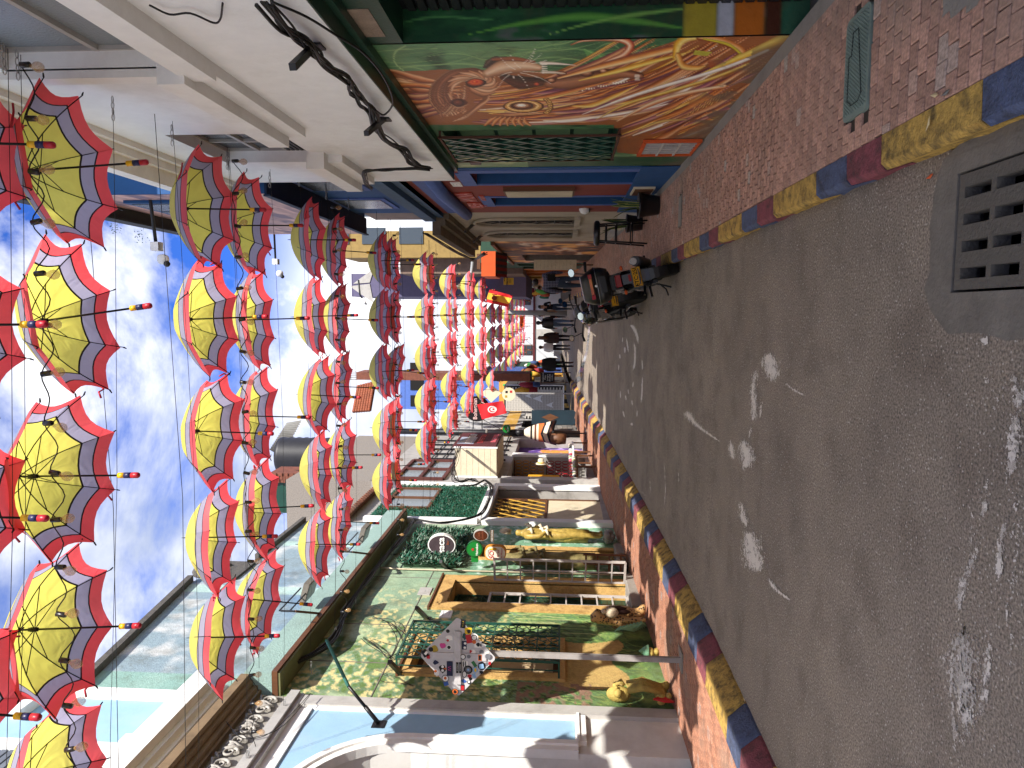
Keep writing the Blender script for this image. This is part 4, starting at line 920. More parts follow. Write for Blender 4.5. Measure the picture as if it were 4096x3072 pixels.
for k in range(12):                                      # folds round the brow
    a = R(150+k*22); mstroke([(385+math.cos(a)*74, 245+math.sin(a)*42), (385+math.cos(a+.5)*58, 245+math.sin(a+.5)*32), (385+math.cos(a+1.1)*38, 240+math.sin(a+1.1)*20), (388+math.cos(a+1.5)*30, 240+math.sin(a+1.5)*13)], [2, 8, 8, 1.5], [['#4a1c10', '#c07a50', '#f2c8a0', '#8c4a2c'], ['#3a140a', '#a4603a', '#dea074', '#6a3018']][k % 2], 1, .25)
for k in range(6): mstroke([(300+k*9, 330-k*3), (325+k*8, 300-k*4), (312+k*12, 270-k*6)], [1.5, 5, 1], [['#5a2a18', '#e6b48c', '#8a4a2c'], ['#3a180e', '#b06a44', '#5a2616']][k % 2], .95, .3)
ell(392, 238, 30, 13, ['#2c100a', '#7a2c14', '#c84a1e', '#e8642a', '#d8301a', '#f08040']); mstroke([(360, 244), (388, 252), (425, 240)], [1, 2.4, 1], ['#260c06'], 1, .5); mstroke([(358, 236), (388, 223), (424, 232)], [1, 3, 1], ['#4a1a0e', '#f0c49a'], 1, .4)
ell(342, 297, 26, 13, ['#5a2414', '#3a140c', '#6a2c1a', '#8a4428']); mstroke([(318, 300), (342, 312), (372, 300)], [1, 3, 1], ['#e8b48a', '#7a3a22'], 1, .4)
region([(412, 196), (420, 175), (445, 162), (480, 163), (500, 172), (470, 182), (440, 200)], '#3a2c26'); mstroke([(420, 188), (440, 170), (475, 165)], [3, 5, 2], ['#2a1e1a', '#6e5c50', '#3a2c26'], 1, .4)
mstroke([(425, 212), (470, 195), (530, 190), (575, 196)], [14, 24, 22, 10], ['#8e5a3c', '#d8a680', '#f0cfae', '#c08c66', '#6a3c26'], 1, .2); mstroke([(440, 172), (500, 170), (560, 178)], [4, 8, 4], ['#7a4028', '#a8603c', '#5a2a1a'], 1, .3)
mstroke([(470, 222), (520, 238), (580, 236)], [10, 22, 14], ['#120806', '#341610', '#5a2618', '#2a100c'], 1, .2)
mstroke([(600, 240), (660, 236), (740, 222), (810, 212), (868, 218)], [14, 24, 22, 16, 10], ['#2c120c', '#6a3824', '#b87a58', '#9a5c3c', '#4a2416'], 1, .2)
for (x, y, rx, ry) in ((712, 210, 22, 12), (640, 212, 16, 7), (760, 205, 14, 9), (610, 232, 14, 8)): ell(x, y, rx, ry, ['#4a2014', '#8c5034', '#c48a66', '#e2b490'])
mstroke([(690, 264), (760, 252), (850, 234), (880, 224)], [2, 4, 4, 2], ['#2a0e12', '#7a3448', '#b86a5a'], 1, .4)
for k in range(18): mstroke([(700+k*8.6, 262-k*1.75), (703+k*8.6, 256-k*1.75)], [1.8, .8], ['#fff3df'], 1, .5, 3)
for k in range(6): mstroke([(852, 216+k*3), (864, 216+k*3)], [1.3, 1], ['#fff3df'], 1, .5, 3)
ell(568, 243, 9, 6, ['#5a1a10', '#a8301c', '#e8502c', '#ff8a50']); mstroke([(580, 182), (620, 183), (680, 188)], [6, 4.5, .7], ['#8a6a58', '#e6d4c0', '#fff6ea', '#a08070'], 1, .3); mstroke([(585, 208), (620, 209), (652, 213)], [5, 4, .7], ['#8a6a58', '#efe0cc', '#b09880'], 1, .3)
for k in range(5): mstroke([(583, 186+k*5.5), (597, 187+k*5.3)], [2.6, 1.2], ['#b8a088', '#fff8ea', '#c8b098'], 1, .5, 3)
for (x, y, dx, dy) in ((505, 200, -42, -34), (520, 196, -30, -40), (530, 182, 30, -36), (545, 180, 38, -26), (552, 184, 44, -10), (520, 210, 55, 16), (515, 216, 30, 40), (500, 220, 12, 44), (490, 215, -34, 38), (530, 206, 62, 6), (540, 214, 70, 28), (548, 176, 16, -38), (496, 208, -40, 14)):
    mstroke([(x, y), (x+dx*.5, y+dy*.35), (x+dx, y+dy)], [1.2, .6], ['#fff7e8', '#fff7e8'], .95, .9)
# --- medallion with scallops
for k in range(9):
    a = R(-60+k*15); ell(585+math.cos(a)*22, 306+math.sin(a)*22, 9, 5, ['#5a2a12', '#c88a3c', '#f4c878', '#7a3c1c'])
ell(530, 307, 60, 19, ['#5a2a14', '#d89a4a', '#f6cf8a', '#a0622c', '#3a1a10', '#7a4028', '#c08c68', '#f8ead6', '#fffdf6'])
for k in range(7): mstroke([(450+k*14, 338), (432+k*17, 350), (418+k*22, 362)], [2, 8, 3], ['#3a170c', '#c9682a', '#f2b47a', '#7a3218'], 1, .25)
# --- horn, hooks and bands at the foot
mstroke([(665, 130), (700, 118), (765, 112), (815, 115), (838, 132), (820, 158), (780, 175), (730, 195)], [.8, 3, 7, 11, 13, 11, 8, 3], ['#5a1812', '#b8442a', '#e89a6a', '#fbe0c0', '#c4683c', '#6a2018'], 1, .15)
mstroke([(630, 225), (720, 200), (830, 172), (960, 140)], [3, 9, 13, 12], ['#5a2034', '#a85a2c', '#f0a050', '#f9d89a', '#8c3a44'], 1, .2)
mstroke([(690, 232), (800, 205), (900, 178), (1020, 147)], [2, 8, 8, .6], ['#8a4a14', '#e8a830', '#fae27a', '#b4761e'], 1, .2)
mstroke([(968, 165), (975, 130), (1000, 110), (1035, 106)], [10, 13, 13, 9], ['#a8681c', '#f2b832', '#fde68a', '#c88424'], 1, .15); mstroke([(975, 160), (990, 190), (1030, 196), (1052, 190)], [10, 12, 9, 3], ['#7a3c1c', '#e8963c', '#f8d27a', '#9a4a22'], 1, .2)
mstroke([(1035, 108), (1100, 118), (1160, 150), (1120, 185), (1060, 205)], [9, 12, 13, 9, 2], ['#8a4418', '#d8803a', '#f0bc7a', '#a0522a', '#6a3018'], 1, .2); mstroke([(1050, 112), (1120, 128), (1158, 156)], [3, 5, 4], ['#8c7a1e', '#e0cc3c', '#a8901e'], 1, .3); mstroke([(1158, 156), (1120, 178), (1070, 196)], [4, 4, 1.5], ['#a8901e', '#d8c03c', '#8c7a1e'], 1, .3)
region([(1025, 145), (1075, 150), (1060, 162), (1020, 158)], '#b8b03c'); region([(1060, 175), (1110, 160), (1150, 165), (1130, 195), (1070, 205)], '#a4532e', nz=4)
mstroke([(1290, 105), (1220, 140), (1130, 178), (1040, 215)], [16, 15, 9, 3], ['#a86a12', '#eab42c', '#fbe070', '#c08a24'], 1, .2)
mstroke([(1235, 145), (1140, 185), (1040, 218), (930, 250), (820, 285), (700, 330)], [5, 6, 6, 6, 5, 1], ['#8c6450', '#f0e4d4', '#fffaf2', '#a87858'], 1, .3)
mstroke([(1180, 185), (1080, 225), (960, 262), (830, 300), (740, 345)], [5, 6, 6, 5, 1], ['#5a3014', '#c88c2a', '#f2d878', '#9a5c20'], 1, .25)
mstroke([(1110, 250), (1000, 270), (900, 300), (800, 350)], [7, 8, 8, 2], ['#6a2a14', '#d8824a', '#f8e0b8', '#a8562c'], 1, .25)
region([(980, 340), (1010, 290), (1100, 250), (1115, 262), (1060, 330), (990, 345)], '#bd7a40', nz=4)
for k in range(16): x = 1000+k*7; mstroke([(x, 335-k*3.2), (x+14, 322-k*3.4), (x+34, 300-k*3)], [1.5, .7], ['#6a3418' if k % 2 else '#e8b06a'], .9, .6)
mstroke([(870, 372), (930, 350), (1000, 345)], [3, 5, 2], ['#7a4a1e', '#e8c070', '#9a5c28'], 1, .3)
region([(960, 400), (1060, 345), (1150, 270), (1200, 215), (1260, 180), (1300, 175), (1300, 300), (1000, 460)], '#8a5c40', nz=3.2)
cv.Y, cv.Z = cvY, cvZ
cv.mixin((cv.Y > 7.9)*.9, srgb('#6c8c62')); cv.mixin((cv.Y > 7.9)*(b_-.45)*6, srgb('#b0bb8a')); cv.mixin((cv.Y > 8.0)*(cv.Z < 1.9)*.92, srgb('#1e4a30'))
cv.mixin(np.clip((.42+.12*np.sin(cv.Y*9)-cv.Z)*5, 0, .75)*(b_ > .35), srgb('#6b5a4a'))
MURP = pm('feline_mural_paint', (0, 0, 0), vc='paint', rough=.45, var=.07, scale=14, bump=.3, bs=30, dirt='#6b5138', dscale=3, damt=.25, spec=.35)
mu = cv.build('mural', XR, 1, MURP, Hb, mh)
mb = MB()
for h_ in mh:
    a, b, c, d = h_; Xb = XR+.22
    mb.quad((XR, a, c), (Xb, a, c), (Xb, a, d), (XR, a, d)); mb.quad((XR, b, c), (XR, b, d), (Xb, b, d), (Xb, b, c)); mb.quad((XR, a, d), (Xb, a, d), (Xb, b, d), (XR, b, d)); mb.quad((XR, a, c), (XR, b, c), (Xb, b, c), (Xb, a, c))
mb.build('reveal', DGREEN, Hb)
mb = MB(); mb.box(XR+.23, XR+5, 4.9, HY1-.01, -.1, 2.84); mb.box(XR+.02, XR+5, 4.645, 4.9, -.1, 2.84); mb.build('wall', DARKCONC, Hb)
# the end face towards us, with painted leaf and bands
GRN2 = pm('dark_green_gloss', '#1f4a30', rough=.3, var=.25, scale=3, bump=.1)
pc = Canvas(XR+.001, XR+.2, .05, 2.84, .01, srgb('#17422a')); pn = pc.noise(3, 51, sy=3); pc.mixin((pn-.5)*4, srgb('#2f6a3c')); pc.mixin((pn-.62)*6, srgb('#6a5a6a'))
for (zs, xs, w_, c_) in (((.8, 1.1, 1.4, 1.75, 2.1), (.05, .1, .13, .1, .04), (.008, .03, .035, .02, .002), ['#2a6a2c', '#68a844', '#3c8034']), ((.8, 1.1, 1.35, 1.6), (.16, .13, .09, .03), (.01, .02, .012, .002), ['#3a7a34', '#8abc5a', '#2f6a2c']), ((1.9, 2.3, 2.6), (.12, .15, .1), (.004, .012, .002), ['#2f6a3a', '#5c9a5a'])):
    pc.stroke(bez([(XR+a, b) for a, b in zip(xs, zs)], 6), w_, c_, .9, .5)
for (z0, z1, c_) in ((.58, .8, '#a8962e'), (.48, .6, '#b4b4ba'), (.3, .5, '#b8641c'), (.2, .32, '#4a2414'), (0, .22, '#2c5a44')):
    pc.mixin(np.clip(np.minimum(pc.Z-z0, z1-pc.Z)*40, 0, 1), srgb(c_))
me_ = pc.build('painted_end', 0, -1, MURP, Hb)
co_ = np.zeros(len(me_.data.vertices)*3); me_.data.vertices.foreach_get('co', co_); co_ = co_.reshape(-1, 3); co_ = np.stack([co_[:, 1], np.full(len(co_), 4.618), co_[:, 2]], 1); me_.data.vertices.foreach_set('co', co_.ravel()); me_.data.update()
mb = MB(); mb.box(XR+.2, XR+.24, .5, 4.62, 0, 2.5); gt = mb.build('roller_gate', BLACK, Hb)
for i in range(34): q = MB(); q.box(XR+.18, XR+.2, 1.6, 4.6, .1+i*.07, .155+i*.07, .006); q.build('gate_slat', BLACK, gt)
mb = MB(); mb.box(XR+.0, XR+.3, -.5, 4.62, 2.5, 2.84); mb.box(XR+.2, XR+5, -.5, .5, 0, 2.5); mb.build('lintel', DGREEN, Hb)
mb = MB(); mb.box(XR+.012, XR-.004, 4.1, 4.5, 2.58, 2.72); mb.build('bare_patch', pm('bare_plaster', '#8c7a6a', var=.3, bump=.8), Hb)
# folding grille over the green window
gl = thing('folding_window_grille', 'dark green folding lattice grille over the window beside the feline mural', 'grille', (XR-.1, 7.3, 1.0))
gx = XR-.06
fr = MB()
for y in (6.8, 7.86): fr.bar((gx, y, .98), (gx, y, 2.66), .02); fr.bar((gx, y, 1.0), (XR+.05, y, 1.0), .02); fr.bar((gx, y, 2.64), (XR+.05, y, 2.64), .02)
for z in (1.0, 2.64): fr.bar((gx, 6.8, z), (gx, 7.86, z), .022)
fr.build('grille_frame', RUST, gl)
for k in range(6):
    y = 6.81+k*.21; b = MB(); b.bar((gx, y, 1.02), (gx, y, 2.62), .012, .02); b.build('upright', IRON, gl)
for k in range(5):
    y = 6.81+k*.21
    for j in range(6):
        z = 1.03+j*.265
        for s_ in (0, 1): b = MB(); b.bar((gx-.01+s_*.008, y, z+(0 if s_ else .26)), (gx-.01+s_*.008, y+.21, z+(.26 if s_ else 0)), .008, .03); b.build('scissor_strap', IRON, gl)
wn = MB(); wn.box(XR+.2, XR+.215, 6.8, 7.86, 1.0, 2.62); w_ = wn.build('window', DGREEN, Hb)
for i in range(2):
    for j in range(4): q = MB(); q.box(XR+.19, XR+.198, 6.85+i*.5, 7.3+i*.5, 1.05+j*.39, 1.4+j*.39); q.build('pane', pm('green_lit_pane', '#6f8f6a', rough=.3) if i+j == 0 else bpy.data.materials['green_lit_pane'], w_)
vt = thing('vent_grate', 'small white barred vent low in the feline mural wall', 'vent', (XR, 7.54, .2)); b = MB()
for y in (7.24, 7.84): b.bar((XR-.02, y, .18), (XR-.02, y, .74), .03)
for z in (.2, .72): b.bar((XR-.02, 7.24, z), (XR-.02, 7.84, z), .03)
b.build('vent_frame', ORANGEP, vt)
for i in range(1, 6): b = MB(); b.bar((XR-.02, 7.24+i*.1, .2), (XR-.02, 7.24+i*.1, .72), .02); b.build('bar', GW, vt)
for i in range(1, 3): b = MB(); b.bar((XR-.025, 7.24, .2+i*.17), (XR-.025, 7.84, .2+i*.17), .02); b.build('bar', GW, vt)
plaque('small black framed code plaque on the pale green strip beside the feline mural', XR, 1, 8.12, 8.28, 2.42, 2.54, ' ', BLACK, WHITE2, .05)
for o_ in list(bpy.data.objects['plaque'].children if 'plaque' in bpy.data.objects else []): pass
# ---- upper floor (white), overhanging
WX = 1.5
mb = MB(); w1 = (2.1, 4.5, 3.8, 5.0); w2 = (6.15, 7.3, 3.9, 4.9)
wall(mb, WX, 1, -2.5, 8.42, 2.75, 5.35, (w1, w2), .16)
mb.quad((WX, -2.5, 2.75), (WX, 8.42, 2.75), (XR+.3, 8.42, 2.85), (XR+.3, -2.5, 2.85))
mb.box(WX+.17, XR+5, -2.5, 8.42, 2.86, 5.35); mb.build('upper_wall', pm('white_wall_right', '#e3e3e1', var=.04, dirt='#a29c92', dscale=1.1, damt=.3, bump=.25, bs=22), Hb)
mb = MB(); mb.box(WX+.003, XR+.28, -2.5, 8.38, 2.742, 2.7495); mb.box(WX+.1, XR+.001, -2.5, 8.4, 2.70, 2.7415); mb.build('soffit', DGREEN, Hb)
mb = MB()
for (z0, z1, d_) in ((5.3, 5.36, .05), (5.36, 5.42, .12), (5.42, 5.56, .26)): mb.box(WX-d_, WX+.2, -2.5, 8.42, z0, z1)
mb.build('cornice', WHITE2, Hb)
mb = MB(); mb.box(XR+.05, XR+5, -2.5, 8.4, 5.56, 5.95); mb.build('parapet', WHITE, Hb)
mb = MB()
for (a, b) in ((4.45, 6.0), (7.0, 8.2)):
    if a > 6: mb.box(WX-.05, WX+.01, 4.5, 4.62, 3.93, 5.1); mb.box(WX-.1, WX+.01, 1.0, 4.45, 3.62, 3.8); mb.build('sill_course', WHITE2, Hb); mb = MB()
    mb.box(WX-.07, WX+.01, a, b, 3.62, 3.76); mb.box(WX-.15, WX+.01, a-.12, b, 3.76, 3.93)
mb.build('sill_course', WHITE2, Hb)
for (y0, y1, z0, z1), ny, nz, mt_ in ((w1, 3, 2, GLASSL), (w2, 3, 3, GLASS)):
    fr = MB(); 
    for i in range(ny+1): y = y0+(y1-y0)*i/ny; fr.bar((WX+.13, y, z0), (WX+.13, y, z1), .035)
    for j in range(nz+1): z = z0+(z1-z0)*j/nz; fr.bar((WX+.128, y0, z), (WX+.128, y1, z), .035)
    wo = fr.build('window', GREYTRIM, Hb)
    for i in range(ny):
        for j in range(nz): q = MB(); q.box(WX+.14, WX+.148, y0+(y1-y0)*i/ny+.02, y0+(y1-y0)*(i+1)/ny-.02, z0+(z1-z0)*j/nz+.02, z0+(z1-z0)*(j+1)/nz-.02); q.build('pane', mt_, wo)
for i in range(7): q = MB(); q.box(WX+.1, WX+.125, 6.2, 7.25, 3.95+i*.045, 3.975+i*.045); q.build('louvre', BLACK, wo)
mb = MB(); mb.box(WX+.11, WX+.15, 6.15, 7.3, 4.24, 4.28); mb.build('transom', GREYTRIM, wo)
# ---------------------------------------------------------------- I: red and blue building
I = thing('red_and_blue_building', 'brick red house with blue frames under an overhanging pink and blue upper storey', 'building', (XR, 10.3, .2))
RED = pm('brick_red_paint', '#7f3328', var=.08, dirt='#5a2a22', dscale=3, damt=.3, bump=.2)
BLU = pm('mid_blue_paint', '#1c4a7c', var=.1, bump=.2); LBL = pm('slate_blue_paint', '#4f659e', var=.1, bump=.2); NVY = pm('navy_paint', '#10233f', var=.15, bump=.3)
IH = [(8.8, 9.55, .3, 2.62), (10.65, 11.4, .3, 2.55)]
mb = MB(); wall(mb, XR, 1, HY1, 12.25, .0, 3.2, IH, .5); mb.box(XR+.5, XR+5, HY1, 12.25, 0, 7.5); mb.build('wall', RED, I)
mb = MB()
for h_ in IH: mb.box(XR+.44, XR+.49, h_[0], h_[1], .2, h_[3])
mb.build('door', BLU, I)
mb = MB(); mb.box(XR-.012, XR+.02, 8.64, 8.8, .1, 2.75); mb.box(XR-.012, XR+.02, 9.55, 9.62, .1, 2.62); mb.box(XR-.013, XR+.02, 8.8, 9.64, 2.62, 2.8); mb.box(XR-.012, XR+.02, 10.57, 10.65, .1, 2.55); mb.box(XR-.012, XR+.02, 11.4, 11.47, .1, 2.55); mb.box(XR-.013, XR+.02, 10.55, 11.5, 2.55, 2.72)
mb.build('door_border', LBL, I)
mb = MB(); mb.box(XR-.008, XR+.02, 8.5, 8.62, .1, 2.8); mb.build('pilaster_strip', BLU, I)
mb = MB()
for h_ in IH: mb.quad((XR+.001, h_[0]+.004, h_[2]), (XR+.49, h_[0]+.004, h_[2]), (XR+.49, h_[0]+.004, h_[3]), (XR+.001, h_[0]+.004, h_[3])); mb.quad((XR+.001, h_[1]-.004, h_[2]), (XR+.001, h_[1]-.004, h_[3]), (XR+.49, h_[1]-.004, h_[3]), (XR+.49, h_[1]-.004, h_[2]))
mb.build('reveal', BLU, I)
mb = MB(); mb.box(XR-.015, XR+.02, 8.5, 12.25, .05, .62); mb.build('base_band', BLU, I)
for y0 in (9.75, ): 
    b = MB(); b.box(XR-.06, XR, y0+.05, y0+.5, 1.35, 2.3); vv = b.build('shuttered_vent', BROWNW, I)
    for i in range(6): q = MB(); q.box(XR-.075, XR-.06, y0+.08+i*.07, y0+.12+i*.07, 1.38, 2.27); q.build('slat', CREAM, vv)
b = MB(); b.box(XR-.04, XR-.015, 9.8, 10.35, .3, .58); vv = b.build('low_vent', CREAM, I)
for i in range(6): q = MB(); q.box(XR-.05, XR-.04, 9.84+i*.085, 9.88+i*.085, .32, .56); q.build('slat', BROWNW, vv)
# raised plaster string courses, slate blue
mb = MB(); mb.tube([(XR-.02, HY1, 3.12), (XR-.06, 10, 3.13), (XR-.04, 12.25, 3.1)], .09, 8); mb.box(XR-.01, XR+.1, HY1, 12.24, 3.2, 3.42); mb.build('string_course', LBL, I)
mb = MB(); mb.box(XR-.08, XR+.5, HY1, 12.24, 3.5, 3.62, .02); mb.box(XR-.15, XR+.5, HY1+.02, 12.2, 3.62, 3.8); mb.build('balcony_base', pm('grey_blue', '#3d5873', var=.15), I)
mb = MB(); mb.box(XR-.01, XR+.5, HY1, 12.25, 3.42, 3.5); mb.build('red_band', RED, I)
mb = MB(); mb.box(XR+.0, XR+.5, HY1, 12.25, 3.8, 5.02); mb.build('upper_wall', BLU, I)
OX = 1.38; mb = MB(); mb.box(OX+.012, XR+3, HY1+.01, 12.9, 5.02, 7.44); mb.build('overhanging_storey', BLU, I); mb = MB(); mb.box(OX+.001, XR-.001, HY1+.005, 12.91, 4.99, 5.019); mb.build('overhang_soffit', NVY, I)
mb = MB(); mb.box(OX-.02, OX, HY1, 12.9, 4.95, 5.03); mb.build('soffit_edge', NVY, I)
mb = MB(); mb.box(XR-.015, XR, 8.6, 12.2, 3.8, 3.95); mb.build('pink_band', pm('salmon_paint', '#a85a48', var=.1), I)
cvp = Canvas(HY1+.01, 12.9, 5.02, 7.43, .05, srgb('#b08a86')); q_ = cvp.noise(1.5, 5, sz=5); cvp.mixin((q_-.5)*6, srgb('#6f5a6c')); cvp.mixin((cvp.noise(2, 6, sz=6)-.55)*7, srgb('#d3a79c'))
cvp.build('upper_mural', OX+.008, 1, PAINT, I)
mb = MB(); mb.box(OX-.03, OX+.005, 8.9, 10.3, 5.95, 7.0); wd = mb.build('window', BLU, I)
for (a, b) in ((9.0, 9.9), (10.6, 11.6)): q = MB(); q.box(XR-.02, XR+.004, a, b, 4.1, 4.95); w2_ = q.build('window', LBL, I); q = MB(); q.box(XR-.03, XR-.02, a+.08, b-.08, 4.18, 4.87); q.build('pane', GLASS, w2_)
for i in range(2): q = MB(); q.box(OX-.04, OX-.03, 8.97+i*.68, 9.57+i*.66, 6.02, 6.93); q.build('pane', GLASS, wd)
mb = MB(); mb.box(XR-.42, XR+5, HY1-.9, 12.6, 7.42, 7.55); mb.box(XR-.45, XR-.42, HY1-.9, 12.6, 7.38, 7.6); mb.build('roof_eaves', pm('charcoal_eaves', '#26282a', var=.2), I)
mb = MB()

t_ = thing('raised_lettering', 'raised red lettering on the brick red wall above the doorways', 'lettering', (XR, 11, 2.8))
RLET = pm('red_letter_paint', '#b04436', rough=.35, bump=0)
text('AMONA', .36, (XR-.01, 10.55, 2.88), 'R', RLET, t_, depth=.012, bold=.004, sx=.55); text('YAJESH', .3, (XR-.01, 11.35, 2.84), 'R', RLET, t_, depth=.012, bold=.004, sx=.55)
text('ARTESANIAS', .1, (XR-.01, 10.65, 2.66+.0), 'R', RLET, t_, depth=.006, sx=.8)
for (a, b, c, d, lab) in ((8.95, 9.25, 2.86, 3.03, 'larger white notice on the brick red wall above the first doorway'), (9.4, 9.68, 2.82, 2.95, 'smaller white notice beside the larger one above the first doorway')):
    plaque(lab, XR, 1, a, b, c, d, ['- - - -', '- - -', '- - - -'], WHITE2, DARKCONC, .04, 'notice', .012)
plaque('square white house number card in the blue recess of the first doorway', XR+.42, 1, 9.2, 9.42, 1.75, 1.98, ['- -', '- -'], WHITE2, DARKCONC, .06, 'number_card', .012, cat='card')
# the card hangs on the far blue jamb
# craft discs
DM = [pm('disc_'+n_, c) for n_, c in (('cream', '#cdbf9f'), ('maroon', '#6a2028'), ('navy', '#1c2450'), ('yellow', '#b8963c'), ('black', '#1a1a1c'), ('teal', '#2a5a52'))]
for k, (x_, r0, order, lab) in enumerate(((2080, .19, (1, 4, 0, 2, 3, 4), 'striped woven disc with maroon rim hanging topmost in the second doorway'), (2150, .16, (0, 0, 5, 0, 0, 1), 'pale cream woven disc hanging second from the top in the second doorway'),
        (2222, .17, (1, 0, 4, 1, 3, 2), 'red and black woven disc hanging third in the second doorway'), (2312, .19, (0, 4, 3, 0, 1, 3), 'cream woven disc with dark rings hanging lowest in the second doorway'))):
    yc_ = 11.1; z = onX(x_, 800, XR+.3).z*0 + (1.5-(x_-2252)*11.6/2900); t_ = thing('woven_disc', lab, 'woven disc', (XR+.4, yc_, z), 'woven discs in the second doorway')
    for j, mi_ in enumerate(order):
        b = MB(); ro, ri = r0*(1-j/6), r0*(1-(j+1)/6); xx = XR+.43-j*.003; n = 24
        for i in range(n):
            a, c_ = 2*math.pi*i/n, 2*math.pi*(i+1)/n; P = lambda r, t, e=0: (xx+e, yc_+math.cos(t)*r, z+math.sin(t)*r)
            b.quad(P(ri, c_), P(ro, c_), P(ro, a), P(ri, a)); b.quad(P(ro, c_), P(ro, c_, .008), P(ro, a, .008), P(ro, a))
        b.build('woven_ring', DM[mi_], t_)
# ---------------------------------------------------------------- J: beige house with two arched windows
J = thing('beige_house', 'weathered beige house with tall round-topped grilled windows on the right', 'building', (XR, 14.5, .3))
JH = [(13.0, 14.0, 1.3, 3.05), (15.0, 16.0, 1.3, 3.05)]
mb = MB(); JX = XR
def rw(mb, hole, n=12):           # fill the corners above the round head
    a, b, c, d = hole; cy, r = (a+b)/2, (b-a)/2; zc = d-r*.9
    for i in range(n):
        t0, t1 = math.pi*i/n, math.pi*(i+1)/n; p, q = (cy+math.cos(t0)*r, zc+math.sin(t0)*r*.9), (cy+math.cos(t1)*r, zc+math.sin(t1)*r*.9)
        mb.quad((JX+.002, p[0], p[1]), (JX+.002, q[0], q[1]), (JX+.002, q[0], d+.01), (JX+.002, p[0], d+.01)); mb.quad((JX+.002, p[0], p[1]), (JX+.06, p[0], p[1]), (JX+.06, q[0], q[1]), (JX+.002, q[0], q[1]))
wall(mb, JX, 1, 12.25, 17.2, .1, 3.5, JH, .3); mb.box(JX+.3, JX+5, 12.25, 17.2, 0, 3.9)
for h_ in JH: rw(mb, h_)
mb.build('wall', BEIGE, J)
for h_ in JH:
    a, b, c, d = h_; cy, r = (a+b)/2, (b-a)/2; zc = d-r*.9
    f_ = MB(); pts = [(a-.08, c)]+[(cy-math.cos(R(t))*(r+.08), zc+math.sin(R(t))*(r*.9+.08)) for t in range(0, 181, 12)]+[(b+.08, c)]
    f_.tube([(JX-.02, p, q) for p, q in pts], .035, 6); f_.box(JX-.06, JX+.02, a-.15, b+.15, c-.1, c); wo = f_.build('window', BEIGE, J)
    q = MB(); q.box(JX+.05, JX+.08, a, b, c, d); q.build('pane', DARKIN, wo)
    for j in range(5): q = MB(); zz = c+.02+j*.34; hw = r*.97 if zz < zc else math.sqrt(max(0, 1-((zz-zc)/(r*.9))**2))*r; q.bar((JX+.02, cy-hw, zz), (JX+.02, cy+hw, zz), .016); q.build('grille_bar', BLACK, wo)
    for i in range(1, 10):
        y = a+(b-a)*i/10; zz = zc+math.sqrt(max(0, 1-((y-cy)/r)**2))*r*.9; q = MB()
        q.tube([(JX+.02+.012*math.sin(k*1.7+i), y+.02*math.sin(k*2.2+i*2), c+(zz-c)*k/12) for k in range(13)], .008, 4); q.build('grille_bar', BLACK, wo)
mb = MB()
for (z0, z1, d_) in ((3.42, 3.48, .1), (3.48, 3.56, .2), (3.56, 3.7, .36)): mb.box(JX-d_, JX+.3, 12.3, 17.2, z0, z1)
mb.build('cornice', pm('brown_stone_cornice', '#6e604c', var=.2, dirt='#3a3228', dscale=4, damt=.5), J)
mb = MB(); mb.box(JX-.02, JX+.01, 12.25, 17.2, .1, .55); mb.build('plinth', GREYTRIM, J)
mb = MB(); mb.box(JX+.5, JX+5, 12.3, 17.1, 3.9, 5.9); mb.build('upper_storey', pm('dull_brown_wall', '#6d5a50', var=.25, scale=3), J)
b = MB(); b.box(JX-.03, JX, 14.25, 14.75, .35, .5); b.build('low_vent', CREAM, J)
# ---------------------------------------------------------------- K: low mural house, menu board
K = thing('orange_mural_house', 'low house painted with an orange and brown flame mural beyond the beige house', 'building', (XR, 19, .4))
cvk = Canvas(17.2, 24.5, .2, 3.15, .05, srgb('#6a4436')); k1 = cvk.noise(1.2, 41, sz=3); k2 = cvk.noise(3, 42, sz=.6)
cvk.mixin((k1-.5)*6, srgb('#c47a52')); cvk.mixin((k2-.55)*6, srgb('#e8a85a')); cvk.mixin((.42-k2)*6, srgb('#26303a')); cvk.mixin((k1-.62)*8, srgb('#d9c0a8'))
kh = [(21.2, 23.6, .3, 2.7)]
cvk.build('mural', XR, 1, PAINT, K, kh)
mb = MB(); mb.box(XR+.3, XR+5, 17.2, 24.5, .0, 3.1); mb.box(XR+.02, XR+5, 17.2, 21.2, 0, 3.12); mb.box(XR+.02, XR+5, 23.6, 24.5, 0, 3.12); mb.box(XR+.02, XR+5, 21.2, 23.6, 2.7, 3.12); mb.build('wall', DARKCONC, K)
PURP = pm('purple_paint', '#2a1c46', var=.15); mb = MB(); mb.box(XR+.2, XR+.29, 21.2, 23.6, .3, 2.7); mb.build('door', PURP, K)
mb = MB(); mb.box(XR-.08, XR+1, 17.2, 24.5, 3.12, 3.2); mb.build('roof_edge', BROWNW, K)
# ---- menu board
mn = thing('menu_board', 'tall cream menu board with columns of writing beside the purple doorway', 'sign', (XR-.2, 22.5, .9))
b = MB(); b.box(1.25, 1.55, 21.6, 21.66, 1.1, 2.35); b.build('board', CREAM, mn)
for i in range(11): text(['~~ ~~', '--- ---- .. -', '---- -- .. -', '-- ----- .. -', '----- -- . -', '--- --- .. -', '---- --- . -', '-- --- .... -', '--- ----- . -', '---- --- . -', '~~~'][i], .065, (1.4, 21.595, 2.27-i*.11), 'C', DARKCONC, mn, depth=.001)
b = MB(); b.bar((1.4, 21.63, g(21.6)+.15), (1.4, 21.63, 1.1), .04); b.build('post', BROWNW, mn)
